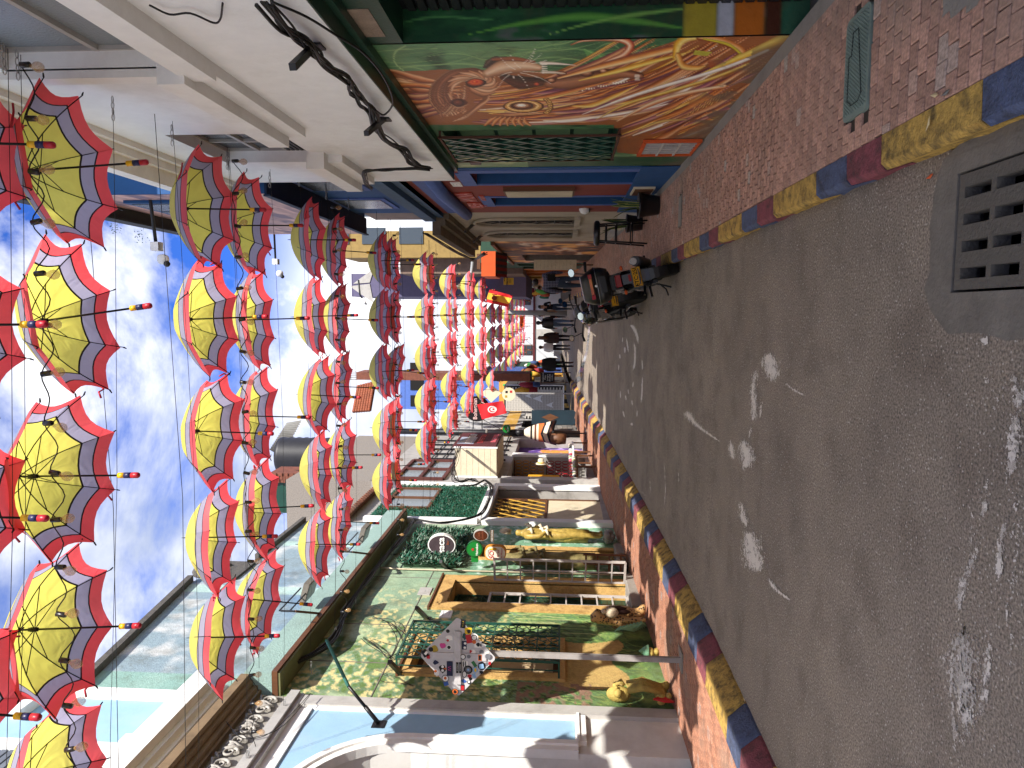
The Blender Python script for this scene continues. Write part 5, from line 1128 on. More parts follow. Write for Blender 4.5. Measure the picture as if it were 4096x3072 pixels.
# ================================================================ LEFT, beyond the mural building
def bgbox(x0, y0, x1, y1, Y, deep):    # a building front facing the camera at the distance Y, found from two pixels; returns X0, X1, Z0, Z1
    a, b = onY(x0, y0, Y), onY(x1, y1, Y); return min(a.x, b.x), max(a.x, b.x), min(a.z, b.z), max(a.z, b.z)
C = thing('grey_house', 'grey house with a gold diamond security gate below a panel of artificial grass', 'building', (XL, 17, .5))
CH = [(15.4, 18.3, .55, 3.1), (16.2, 18.0, 4.55, 5.6)]
GWALL = pm('grey_plaster', '#9b9792', var=.1, dirt='#5f5a54', dscale=2, damt=.5)
mb = MB(); wall(mb, XL, -1, 15.12, 18.9, 0, 6.2, CH, .35); mb.box(XL-.36, XL-5, 15.12, 18.9, 0, 6.2); mb.build('wall', GWALL, C)
mb = MB(); mb.box(XL-.02, XL+.1, 15.14, 15.4, .3, 3.22); mb.box(XL-.02, XL+.1, 18.3, 18.6, .3, 3.22); mb.box(XL-.02, XL+.1, 15.4, 18.3, 3.1, 3.22); mb.build('door_frame', WHITE2, C)
mb = MB(); mb.box(XL-.3, XL-.26, 15.4, 18.3, .5, 3.1); mb.build('inner_door', pm('dusty_brown', '#4c4037', var=.2), C)
mb = MB(); mb.box(XL-.06, XL-.02, 15.42, 17.4, .55, 1.82); mb.build('gate_panel', CREAM, C)
GOLD = pm('gold_painted_iron', '#b08a3c', rough=.4, var=.2)
for i in range(-4, 9):
    for s_ in (1, -1):
        y0 = 15.42+i*.33+(0 if s_ > 0 else .75); pts = []
        a = (y0, 1.85); b = (y0+s_*.85, 3.05)
        t0, t1 = 0, 1
        if b[0] != a[0]:
            for lim in (15.42, 17.4):
                t = (lim-a[0])/(b[0]-a[0])
                if (b[0]-a[0] > 0) == (lim == 15.42): t0 = max(t0, t)
                else: t1 = min(t1, t)
        if t1-t0 < .05: continue
        q = MB(); q.bar((XL-.02+s_*.008, a[0]+(b[0]-a[0])*t0, a[1]+(b[1]-a[1])*t0), (XL-.02+s_*.008, a[0]+(b[0]-a[0])*t1, a[1]+(b[1]-a[1])*t1), .022); q.build('lattice_bar', GOLD, C)
q = MB(); q.bar((XL-.02, 15.42, 1.84), (XL-.02, 17.4, 1.84), .05); q.bar((XL-.02, 17.4, .55), (XL-.02, 17.4, 3.05), .05); q.build('gate_frame', BROWNW, C)
# artificial grass panel
FOL = pm('artificial_grass', '#1c5a44', var=.5, scale=30, rough=.6, bump=.3); FOL2 = pm('foliage_dark', '#26402a', var=.5, scale=20, rough=.5); FOL3 = pm('foliage_grey_green', '#6d8070', var=.3, scale=20, rough=.5)
def tufts(name, X, y0, y1, z0, z1, n, mats, parent, l_=.07, w_=.012, seed=1, out=1, holes=()):
    r_ = random.Random(seed); mb = MB(); k = 0
    while k < n:
        y, z = r_.uniform(y0, y1), r_.uniform(z0, z1)
        k += 1
        if any(a < y < b and c < z < d for a, b, c, d in holes): continue
        mb.mat(r_.randrange(len(mats))); p = Vector((X+r_.uniform(0, .04)*out, y, z)); d = Vector((out*r_.uniform(.3, 1), r_.uniform(-1, 1), r_.uniform(-.9, .9))).normalized()*l_*r_.uniform(.6, 1.3)
        s_ = d.cross(Vector((r_.uniform(-1, 1), r_.uniform(-1, 1), r_.uniform(-1, 1)))).normalized()*w_; q = p+d*.55+Vector((0, 0, .15*l_))
        mb.quad(p-s_*.5, q-s_, p+d, q+s_)
    return mb.build(name, mats, parent, kind='stuff')
mb = MB(); mb.box(XL-.02, XL+.03, 15.35, 18.45, 3.35, 5.75); mb.build('panel_backing', FOL, C)
tufts('grass_blades', XL+.03, 15.4, 18.4, 3.4, 5.7, 5200, [FOL, FOL2], C, .06, .012, 3, 1, [(16.2, 18.0, 4.55, 5.6)])
mb = MB(); mb.box(XL, XL+.1, 15.2, 15.35, 3.3, 5.8); mb.box(XL, XL+.1, 18.45, 18.6, 3.3, 5.8); mb.box(XL, XL+.1, 15.35, 18.45, 3.24, 3.35); mb.build('panel_frame', WHITE2, C)
wn = MB(); 
for y in (16.2, 17.1, 18.0): wn.bar((XL+.05, y, 4.55), (XL+.05, y, 5.6), .07)
for z in (4.55, 5.6): wn.bar((XL+.048, 16.2, z), (XL+.048, 18, z), .07)
wo = wn.build('window', BROWNW, C)
for y in (16.25, 17.15): q = MB(); q.box(XL+.035, XL+.04, y, y+.8, 4.6, 5.56); q.build('pane', GLASSL, wo)
# tiled lean-to roof above
TILE = brickmat('roof_tile', '#7a4a35', '#4d443c')
tr = MB(); rr = random.Random(2)
mb = MB(); mb.quad((XL+.15, 15.1, 6.1), (XL+.15, 19.0, 6.1), (XL-3, 19.0, 7.5), (XL-3, 15.1, 7.5)); rf = mb.build('roof', pm('roof_bed', '#3d2f28'), C)
for i in range(26):
    for j in range(11):
        y = 15.15+i*.15; t = j/11; q = (XL+.2-3.1*t, 6.12+1.38*t); tr.tube([(q[0], y+rr.uniform(-.01, .01), q[1]), (q[0]-.33, y, q[1]+.13)], [.07, .055], 5)
tr.build('roof_tiles', TILE, rf, kind='stuff')
# ---------------------------------------------------------------- D: shop with the boxed bay
D = thing('craft_shop_building', 'craft shop building with a boarded bay and brown upper windows on the left', 'building', (XL, 22.5, .6))
DH = [(19.3, 22.6, .75, 3.0), (23.0, 25.8, .75, 3.0), (19.2, 21.6, 4.7, 6.0)]
mb = MB(); wall(mb, XL, -1, 18.9, 26.3, 0, 6.6, DH, .8); mb.box(XL-.81, XL-5, 18.9, 26.3, 0, 6.6); mb.build('wall', GWALL, D)
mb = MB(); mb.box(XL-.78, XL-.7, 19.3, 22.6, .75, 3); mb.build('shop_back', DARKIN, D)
q = MB(); q.box(XL-.02, XL+.14, 18.9, 19.25, .4, 3.1); q.build('door_jamb', GREYTRIM, D)
wn = MB()
for y in (19.2, 20.4, 21.6): wn.bar((XL+.03, y, 4.7), (XL+.03, y, 6.0), .1)
for z in (4.7, 5.35, 6.0): wn.bar((XL+.028, 19.2, z), (XL+.028, 21.6, z), .09)
wo = wn.build('window', pm('maroon_window_frame', '#4f2620', var=.15), D)
for y in (19.27, 20.47):
    for z in (4.76, 5.4): q = MB(); q.box(XL, XL+.01, y, y+1.08, z, z+.55); q.build('pane', GLASSL, wo)
bay = MB(); bay.box(XL, -3.72, 19.6, 21.75, 3.25, 4.42); bo = bay.build('bay', CREAM, D)
for i in range(7):
    q = MB(); q.box(XL+.02, -3.71, 19.57, 19.6, 3.27+i*.165, 3.27+i*.165+.158, .006); q.build('bay_board', CREAM, bo)
for x in (XL+.03, -3.7): q = MB(); q.box(x-.02, x+.02, 19.555, 19.6, 3.24, 4.45); q.build('corner_post', WHITE2, bo)
q = MB(); q.box(-3.72, -3.66, 19.7, 21.8, 3.3, 4.5); ps = q.build('poster', pm('poster_maroon', '#4e2024', var=.2), D)
q = MB(); q.box(-3.66, -3.655, 19.9, 21.0, 3.95, 4.42); q.build('poster_photo', pm('poster_grey', '#8b93a6', var=.3, scale=3), D)
q = MB(); q.box(-3.658, -3.653, 20.2, 21.5, 3.36, 3.5); q.build('poster_strip', pm('poster_pink', '#b0505a'), D)
text('CITY TOUR', .3, (-3.655, 20.75, 4.1), 'L', WHITE2, D, depth=.002); text('COFFEE TOUR', .22, (-3.655, 20.75, 3.78), 'L', REDP, D, depth=.002); text('- - - -', .14, (-3.65, 20.8, 3.43), 'L', WHITE2, D, depth=.002)
for i in range(5): q = MB(); q.bar((XL+.04, 21.9+i*.8, 3.2), (XL+.04, 21.9+i*.8, 5.9), .05); q.build('balcony_post', BLACK, D)
for i in range(7): q = MB(); q.bar((XL+.05, 21.9, 3.4+i*.35), (XL+.05, 26.2, 3.4+i*.35), .03); q.build('balcony_rail', BLACK, D)
# upper set-back parts: stucco wall, louvred box
STG = pm('grey_roughcast', '#817a72', var=.2, scale=30, bump=1, bs=30, rough=.95)
mb = MB(); mb.box(XL-3.5, XL-.02, 19.0, 26.2, 6.6, 9.0); mb.build('upper_wall', STG, D)
# ---- goods of the craft shop
def goods_row(name, label, cat, loc, n, step, mats, mk1, group=None):
    t = thing(name, label, cat, loc, group); return t
NK = [pm('bead_red', '#8a1a22', rough=.4), pm('bead_amber', '#b07a2a', rough=.4), pm('bead_dark', '#3a1c14', rough=.4)]
for (side_lab, y, z, mt_, lab) in ((0, 19.62, 2.95, 1, 'amber bead necklaces hanging in rows at the top of the craft shop display'), (1, 19.62, 1.95, 0, 'dark red bead necklaces hanging in rows below the amber ones in the craft shop')):
    t = thing('necklace_rack', lab, 'necklaces', (XL-.5, 20.5, z))
    for r0 in range(3):
        for i in range(9):
            y_ = 19.7+i*.33; zz = z-.05-r0*.3; xx = XL-.62; b = MB(); b.tube([(xx, y_+math.sin(k*math.pi/6)*.06*1.3, zz-.13+math.cos(k*math.pi/6)*.13) for k in range(13)], .014, 4); b.build('necklace', NK[mt_], t)
    for i in range(6):
        xx = XL-.1-i*.1
        for r0 in range(4):
            b = MB(); zz = z-.03-r0*.23; b.tube([(xx+math.sin(k*math.pi/5)*.045, 22.3, zz-.1+math.cos(k*math.pi/5)*.1) for k in range(11)], .014, 4); b.build('necklace', NK[mt_], t)
    b = MB(); b.bar((XL-.66, 19.4, z), (XL-.66, 22.5, z), .03); b.bar((XL-.66, 22.3, z), (XL-.05, 22.3, z), .03); b.build('rail', BROWNW, t)
CLY = pm('golden_cloth', '#c99018', rough=.8, var=.1)
def cloth(name, label, cat, pts, mat, depthf, group=None, n=14, m_=10, seed=0, stripes=None):
    """draped cloth between four corners, with folds"""
    a, b, c, d = map(Vector, pts); t = MB(); nrm = (b-a).cross(d-a).normalized(); P = []
    for j in range(m_+1):
        for i in range(n+1):
            u, v = i/n, j/m_; p = (a*(1-u)+b*u)*(1-v)+(d*(1-u)+c*u)*v
            p += nrm*depthf*(math.sin(u*17+seed+v*2)*.5+math.sin(u*31+seed*2)*.25)*(.3+.7*v); P.append(p)
    t.v = [tuple(p) for p in P]
    for j in range(m_):
        for i in range(n):
            k = j*(n+1)+i
            if stripes: t.mat(stripes[j % len(stripes)])
            t.face((k, k+1, k+n+2, k+n+1), True)
    return t.build(name, mat, None, label=label, cat=cat, group=group)
cloth('cloth', 'golden yellow cloth hanging at the doorway edge of the craft shop', 'cloth', [(XL+.04, 19.25, 2.45), (XL+.04, 19.9, 2.4), (XL+.05, 19.85, 1.55), (XL+.05, 19.3, 1.5)], CLY, .03)
# straw hat
ht = thing('straw_hat', 'white and yellow straw hat hanging among the necklaces', 'hat', (XL+.05, 21.6, 1.9)); b = MB(); b.lathe([(.2, 0), (.2, .012), (.1, .02), (.095, .13), (.07, .16), (.0, .165)], (XL+.0, 21.6, 2.1), 14, 'x'); b.build('crown_and_brim', CREAM, ht); b = MB(); b.lathe([(.103, .025), (.103, .06)], (XL+.0, 21.6, 2.1), 14, 'x'); b.build('band', YELP, ht)
# tables of jewellery in front
for (y, lab) in ((19.5, 'nearer low table of bracelets on the left sidewalk by the craft shop'), (21.6, 'further low table of silver trinkets on the left sidewalk by the craft shop')):
    t = thing('display_table', lab, 'table', (XL+.2, y+.8, g(y)+.15), 'display tables of the craft shop'); z0 = g(y)+.15
    b = MB(); b.box(XL+.0, XL+.42, y, y+1.6, z0+.5, z0+.55); b.build('table_top', BROWNW if y < 20 else WHITE2, t)
    for yy in (y+.05, y+1.55):
        for xx in (XL+.04, XL+.38): b = MB(); b.bar((xx, yy, z0), (xx, yy, z0+.5), .04); b.build('leg', BROWNW, t)
    rr = random.Random(int(y)); MM = [pm('trinket_%d_%d' % (i, y), c, rough=.35) for i, c in enumerate(('#c9c4c0', '#a8a0b0', '#7a5a68', '#d9c9b0', '#5a7a3a', '#b04a5a', '#2a2a30'))]
    for i in range(34):
        yy, xx = y+.05+(i % 17)*.093, XL+.1+(i//17)*.2; b = MB(); b.lathe([(.03, 0), (.05, .03), (.045, .07+.03*rr.random()), (.02, .1), (0, .11)], (xx, yy, z0+.55), 7); b.build('trinket', MM[rr.randrange(7)], t)
q = MB(); q.box(XL-.02, XL+.06, 22.62, 23.0, .6, 3.05); q.build('wall_pier', WHITE2, D)
# purple and flame mural in the second bay and ponchos on a mannequin
cvd = Canvas(23.0, 25.8, .75, 3.0, .04, srgb('#5a3f8a')); d1 = cvd.noise(1.5, 61, sz=2); d2 = cvd.noise(4, 62)
cvd.mixin((d1-.5)*6, srgb('#2a2050')); cvd.mixin((abs(cvd.Y-24.9) < .5)*(cvd.Z < 2.2)*(.5+d2), srgb('#d08a3a')); cvd.mixin((d2-.6)*8, srgb('#b9a0e0')); cvd.mixin((abs(cvd.Y-23.6+cvd.Z*.2) < .25)*(.5+d1), srgb('#d0603a'))
for i in range(40):
    y = 24.5+.8*random.random(); z = .8+1.3*random.random(); cvd.stroke([(y, z), (y+.1, z+.12), (y+.22, z+.1)], [.02, .05, .02], ['#b0622a', '#f0b050', '#c4782a'], .9)
cvd.build('purple_mural', XL-.3, -1, PAINT, D)
POC = [pm('poncho_cream', '#d3c4ac', rough=.9), pm('poncho_black', '#1d1a1a', rough=.9), pm('poncho_brown', '#5d3523', rough=.9), pm('poncho_orange', '#b8622e', rough=.9)]
mn_ = thing('mannequin', 'dark mannequin bust draped in striped ponchos outside the craft shop', 'mannequin', (-4.0, 23.6, 1.0))
b = MB(); b.ball((-3.95, 23.7, 2.88-.0), .1, 10, 8, (1, 1, 1.25)); b.bar((-3.95, 23.7, g(23)+.15), (-3.95, 23.7, 2.2), .04); b.lathe([(.2, g(23)+.15), (.2, g(23)+.19)], (-3.95, 23.7, 0), 12); b.build('stand_and_head', BLACK, mn_)
for s_, x0 in ((0, -4.3), (1, -3.95)):
    for k in range(2): pass
b = MB(); st = [0, 0, 0, 1, 0, 2, 0, 3, 1, 0, 0, 1, 2, 1]
n, m_ = 16, 14
for j in range(m_+1):
    for i in range(n):
        a = 2*math.pi*i/n; v = j/m_; r_ = .09+.33*v**.7; b.v.append((-3.95+math.cos(a)*r_*(1+.1*math.sin(a*5)), 23.7+math.sin(a)*r_*.7, 2.72-.95*v-(.12*abs(math.cos(a)) if v > .5 else 0)))
for j in range(m_):
    for i in range(n): b.mat(st[j]); k = j*n+i; k2 = j*n+(i+1) % n; b.face((k, k2, k2+n, k+n), True)
b.build('poncho', POC, mn_)
b = MB(); b.lathe([(.0, 1.85), (.15, 1.83), (.2, 1.6), (.17, 1.35), (.0, 1.33)], (-4.05, 23.2, 0), 12); b.build('brown_bag', BROWNW, mn_)
# ---------------------------------------------------------------- E: black pipe, bar with signs
E = thing('black_shopfront_bar', 'bar house with black and white painted front and stone base on the left', 'building', (XL, 30, .8))
GRAF = Canvas(26.3, 33.3, .8, 6.2, .05, srgb('#b5b3af')); e1 = GRAF.noise(2.5, 71, sz=.6); e2 = GRAF.noise(5, 72)
GRAF.mixin((e1-.52)*12, srgb('#202022')); GRAF.mixin((e2-.55)*9, srgb('#6a6a70')); GRAF.mixin((GRAF.Z > 3.3)*(GRAF.Z < 3.9)*.8, srgb('#c79a3c')); GRAF.mixin((GRAF.Z < 2.0)*.8, srgb('#6e6c68'))
EH = [(28.6, 30.3, 1.0, 3.1), (30.8, 32.6, 1.0, 3.1)]
GRAF.build('painted_wall', XL, -1, PAINT, E, EH)
mb = MB(); mb.box(XL-.4, XL-5, 26.3, 33.3, 0, 6.2); mb.box(XL-.02, XL-5, 26.3, 33.3, 6.2, 6.3); mb.build('wall', DARKCONC, E)
for h_ in EH: q = MB(); q.box(XL-.3, XL-.39, h_[0], h_[1], h_[2], h_[3]); q.build('door', DARKIN, E)
STN = brickmat('dark_stone', '#6b6864', '#8a8680'); sb_ = MB(); rr = random.Random(9)
for i in range(28):
    for j in range(5): y = 26.4+i*.245+(j % 2)*.12; sb_.box(XL-.02, XL+.03+rr.uniform(0, .015), y, y+.225, g(y)+.12+j*.2, g(y)+.31+j*.2)
for k in range(0, len(sb_.v), 8):
    s_ = MB(); s_.v = sb_.v[k:k+8]; s_.f = [(0, 3, 2, 1), (4, 5, 6, 7), (0, 1, 5, 4), (1, 2, 6, 5), (2, 3, 7, 6), (3, 0, 4, 7)]; s_.mi = [0]*6; s_.sm = [False]*6; s_.build('stone', STN, E)
pp = thing('drainpipe', 'thick black drainpipe running up the craft shop corner', 'pipe', (XL+.15, 26.35, .8)); b = MB(); b.tube([(XL+.14, 26.35, g(26)+.15), (XL+.14, 26.35, 7.6)], .11, 10); b.build('pipe', BLACK, pp)
for z in (2.0, 4.2, 6.2): b = MB(); b.lathe([(.125, z), (.125, z+.08)], (XL+.14, 26.35, 0), 10); b.build('collar', DARKCONC, pp)
TEALB = pm('dark_teal_board', '#22333d', rough=.4, var=.15, dirt='#101a20', damt=.5)
bd = thing('tall_teal_board', 'tall dark teal board with an orange diamond standing on the left sidewalk', 'sign board', (-4.2, 29.2, .95))
q = MB(); pts = [(-4.5, 29, 1.0), (-4.42, 29, .93), (-4.2, 29, .97), (-3.98, 29, .93), (-3.9, 29, 1.0), (-3.92, 29, 2.7), (-4.48, 29, 2.7)]; q.prism(pts, (0, .06, 0)); q.build('board', TEALB, bd)
q = MB(); q.prism([(-4.2, 28.99, 1.6), (-4.05, 28.99, 1.95), (-4.2, 28.99, 2.3), (-4.35, 28.99, 1.95)], (0, .012, 0)); q.build('diamond', BROWNW, bd)
# round black sign
BS = thing('round_black_sign', 'large round black sign with pale blackletter words on iron brackets', 'sign', (-3.8, 28, 4.7))
b = MB(); b.lathe([(.5, -.06), (.5, .06)], (-3.75, 28.0, 4.8), 40, 'y', False); b.build('disc', pm('black_sign_face', '#160f0f', rough=.4, var=.2), BS)
PALE_ = pm('pale_lettering', '#c9a6a0', bump=0)
text('Bohemian', .22, (-3.75, 27.93, 4.86), 'C', PALE_, BS, depth=.004, bold=.004, sx=.95); text('Gallery', .2, (-3.75, 27.93, 4.6), 'C', PALE_, BS, depth=.004, bold=.003)
b = MB(); b.ball((-3.93, 27.92, 5.1), .022); b.ball((-3.85, 27.92, 5.06), .02); b.ball((-3.88, 27.92, 5.15), .022); b.tube([(-3.95, 27.92, 5.05), (-3.9, 27.92, 5.1), (-3.85, 27.92, 5.06)], .006, 4); b.build('ornament', ORANGEP, BS)
for z in (4.95, 4.6): b = MB(); b.bar((XL, 28, z), (-4.2, 28, z), .03); b.build('bracket', BLACK, BS)
# Tunisian flag
def flag(name, label, loc_pts, mats, pat, pole, n=26, m_=18, wav=.05, seed=0, group=None):
    a, b, c, d = map(Vector, loc_pts); t = thing(name, label, 'flag', tuple(a), group); mb = MB(); nrm = (b-a).cross(d-a).normalized(); 
    for j in range(m_+1):
        for i in range(n+1):
            u, v = i/n, j/m_; p = (a*(1-u)+b*u)*(1-v)+(d*(1-u)+c*u)*v+nrm*wav*math.sin(u*9+v*3+seed)*(.2+u); mb.v.append(tuple(p))
    for j in range(m_):
        for i in range(n): mb.mat(pat((i+.5)/n, (j+.5)/m_)); k = j*(n+1)+i; mb.face((k, k+1, k+n+2, k+n+1), True)
    mb.build('flag_cloth', mats, t); q = MB(); q.tube(pole, .012, 6); q.build('flag_pole', BLACK, t); return t
FR, FW, FY = pm('flag_red', '#c01820', rough=.7, bump=0), pm('flag_white', '#e0dcd6', rough=.7, bump=0), pm('flag_yellow', '#e0a830', rough=.7, bump=0)
# corners: hoist top, fly (hangs down), measured in the photograph at Y=27
f1, f2, f3, f4 = onY(1908, 1618, 27), onY(2012, 1604, 27), onY(2028, 1652, 27), onY(1928, 1678, 27)
a_, b_, c_, d_ = f1, f2, f3, f4
def tun(u, v):
    x, y = (u-.5)*1.5, (v-.5)
    if x*x+y*y < .065:
        if (x-.0)**2+y*y < .036 and (x-.05)**2+y*y > .022: return 0
        ang = math.atan2(y, x-.075); rr_ = math.hypot(x-.075, y)
        if rr_ < .08*(.45+.55*abs(math.cos(2.5*ang))): return 0
        return 1
    return 0
flag('tunisian_flag', 'red flag with white disc, red crescent and star hanging before the round black sign', (a_, b_, c_, d_), [FR, FW], tun, [tuple(f1+Vector((0, .02, .1))), tuple(f4+Vector((-.0, .02, -.02))), (XL+.05, 27.1, 3.6)], 90, 62, .03)
# beer signs on the bar
def round_sign(name, label, c, r, mat, rim, words, face='C', tab=None, ry=None, txm=None, d=.08):
    t = thing(name, label, 'sign', c); b = MB(); n = 30; ry = ry or r
    pts = [(c[0]+math.cos(2*math.pi*k/n)*r, c[1], c[2]+math.sin(2*math.pi*k/n)*ry) for k in range(n)]
    b.prism(pts, (0, d, 0)); b.build('sign_rim', rim, t)
    b = MB(); pts = [(c[0]+math.cos(2*math.pi*k/n)*r*.88, c[1]-.006, c[2]+math.sin(2*math.pi*k/n)*ry*.88) for k in range(n)]; b.prism(pts, (0, .01, 0)); b.build('sign_face', mat, t)
    for (s_, sz, dz, m_) in words: text(s_, sz, (c[0], c[1]-.01, c[2]+dz), 'C', m_, t, depth=.002, sx=.9)
    if tab: b = MB(); b.box(*tab); b.build('mount', rim, t)
    return t
def star(c, r, mat, parent, name='star'):
    pts = []
    for k in range(10): a = R(90+36*k); q = r if k % 2 == 0 else r*.42; pts.append((c[0]+math.cos(a)*q, c[1], c[2]+math.sin(a)*q))
    b = MB()
    for k in range(10): b.poly([c, pts[k], pts[(k+1) % 10]])
    b.build(name, mat, parent)
SGN, DGN = pm('sign_green', '#14702c', rough=.35, bump=0), pm('deep_green', '#0d5520', rough=.4, bump=0)
TW = pm('text_white', '#e9e6e0', bump=0)
p = onY(1923, 2197-0, 12.3); 
c1 = onY(1898, 2197, 12.35); t_ = round_sign('round_beer_sign', 'round green beer sign with a red star beside the artificial hedge', tuple(c1), .145, SGN, DGN, [('Heineken', .062, -.045, TW)]); star((c1.x, c1.y-.012, c1.z+.03), .035, REDP, t_)
b = MB(); b.box(c1.x-.24, c1.x-.1, c1.y+.02, c1.y+.07, c1.z-.06, c1.z+.06); b.build('mount', SGN, t_)
c2 = onY(1923, 2142, 13.0); t_ = round_sign('oval_beer_sign', 'dark brown oval beer sign with a small lettered tag under it', tuple(c2), .105, pm('brown_sign', '#4d2616', rough=.3), GREYTRIM, [('Club', .07, .03, TERRA), ('Colombia', .055, -.035, TERRA)], ry=.14)
b = MB(); b.box(c2.x-.11, c2.x+.1, c2.y, c2.y+.03, c2.z-.24, c2.z-.18); b.build('tag', pm('tag_brown', '#6d5a48'), t_); text('Club Colombia', .035, (c2.x, c2.y-.006, c2.z-.21), 'C', TW, t_, depth=.002)
c3 = onY(1981, 2212, 12.0); t_ = thing('rounded_beer_sign', 'cream rounded beer sign with orange rim and red lettering below the green one', 'sign', tuple(c3))
def rr2(cx, cz, Y, hw, hz, r_, n=6):
    o_ = []
    for (sx, sz, t0) in ((1, 1, 0), (-1, 1, 90), (-1, -1, 180), (1, -1, 270)):
        for k in range(n+1): t = R(t0+90*k/n); o_.append((cx+sx*(hw-r_)+math.cos(t)*r_, Y, cz+sz*(hz-r_)+math.sin(t)*r_))
    return o_
b = MB(); b.prism(rr2(c3.x, c3.z, c3.y, .13, .185, .11), (0, .08, 0)); b.build('sign_rim', pm('rim_orange', '#c9832a'), t_)
b = MB(); b.prism(rr2(c3.x, c3.z, c3.y-.006, .11, .165, .095), (0, .01, 0)); b.build('sign_face', pm('sign_cream', '#e3d9c4', rough=.4), t_)
for (s_, sz, dz, m_) in (('cerveza', .04, .125, GREYTRIM), ('SOL', .11, .06, REDP), ('El Sol', .055, -.05, REDP), ('del Mexico', .042, -.11, REDP)): text(s_, sz, (c3.x, c3.y-.012, c3.z+dz), 'C', m_, t_, depth=.002)
b = MB(); b.lathe([(.0, 0), (.02, 0), (.022, .06), (.009, .09), (.009, .12), (0, .12)], (c3.x+.07, c3.y-.012, c3.z-.02), 8); b.build('painted_bottle', YELP, t_)
c4 = onY(2026, 1716, 26.2); t_ = round_sign('round_beer_sign', 'small round green sign with red star on the black drainpipe', tuple(c4), .15, SGN, DGN, [('Heineken', .06, -.05, TW)]); star((c4.x, c4.y-.012, c4.z+.04), .04, REDP, t_)
# ---- the hedge panel of the bar and its oval neon sign
hd = thing('hedge_panel', 'bushy artificial hedge panel fixed high on the mural building above the far door', 'hedge', (XL+.1, 13.3, 3.4))
b = MB(); b.box(XL+.01, XL+.06, 12.45, 14.35, 3.35, 4.3); b.build('backing', FOL2, hd)
tufts('leaves', XL+.06, 12.4, 14.42, 3.28, 4.38, 4200, [FOL2, FOL3, FOL], hd, .13, .014, 8)
ov = thing('oval_neon_sign', 'oval white rimmed sign reading saca standing out from the hedge panel', 'sign', (XL+.3, 13.1, 3.72))
c5 = onY(1766, 2180, 12.85); b = MB(); pts = [(c5.x+math.cos(2*math.pi*k/36)*.2, c5.y, c5.z+math.sin(2*math.pi*k/36)*.27*.95) for k in range(36)]; b.prism(pts, (0, .1, 0)); b.build('sign_rim', WHITE2, ov)
b = MB(); pts = [(c5.x+math.cos(2*math.pi*k/36)*.175, c5.y-.005, c5.z+math.sin(2*math.pi*k/36)*.235) for k in range(36)]; b.prism(pts, (0, .01, 0)); b.build('sign_face', pm('dark_sign_face', '#3c2f33', var=.3), ov)
text('saca', .17, (c5.x, c5.y-.01, c5.z), 'C', TW, ov, depth=.01, bold=.004); text('Bar', .06, (c5.x+.05, c5.y-.01, c5.z-.12), 'C', TERRA, ov, depth=.004)
# ---------------------------------------------------------------- F: white brick wall across the side street
FB = thing('white_brick_house', 'white painted brick house side with black joints and painted arrows across the side street', 'building', (-4.8, 40, 1.1))
mb = MB(); mb.box(-9, -4.05, 40.06, 46, .9, 4.7); mb.build('wall', pm('black_joint', '#3a3633'), FB)
WB = pm('white_brick_paint', '#b9b2a6', var=.1, dirt='#6f675c', dscale=3, damt=.5)
pr = MB(); pr.box(-.12, .12, -.03, .03, -.038, .038, .006); pme = pr.mesh('brick', WB); mb = MB(); cnt = 0
for j in range(38):
    for i in range(9):
        x = -5.75+i*.25+(j % 2)*.125; z = 1.42+j*.087
        if x > -4.13 or z > 4.6: continue
        if cnt < 290: o = mk('brick', pme, FB); o.location = o.location+Vector((x, 40.035, z)); cnt += 1
        else: mb.box(x-.12, x+.12, 40.01, 40.06, z-.038, z+.038)
if mb.v: mb.build('bricks_upper', WB, FB, kind='stuff')
for (z, x, s_) in ((2.75, -4.75, 1), (2.1, -5.1, .8), (3.3, -4.6, .7)):
    b = MB(); b.prism([(x, 39.99, z+.35*s_), (x+.22*s_, 39.99, z-.2*s_), (x, 39.99, z-.08*s_), (x-.22*s_, 39.99, z-.2*s_)], (0, .01, 0)); b.build('painted_arrow', WHITE, FB)
b = MB(); b.box(-4.03, -3.99, 40.0, 40.06, 1.4, 4.6); b.box(-6, -4.0, 39.9, 40.0, 1.2, 1.42); b.build('ledge', WHITE2, FB)
kk = thing('striped_step', 'yellow and black striped kerb step in front of the white brick wall', 'kerb', (-4.8, 39.6, 1.15))
for i in range(8): b = MB(); b.box(-5.9+i*.24, -5.67+i*.24, 39.5, 39.9, 1.0, 1.36); b.build('kerb_block', KYEL if i % 2 else BLACK, kk)
q = MB(); q.box(-12, -3.43, 33.2, 33.5, .9, g(33)+.15); q.build('cross_kerb', KYEL, kind='structure')
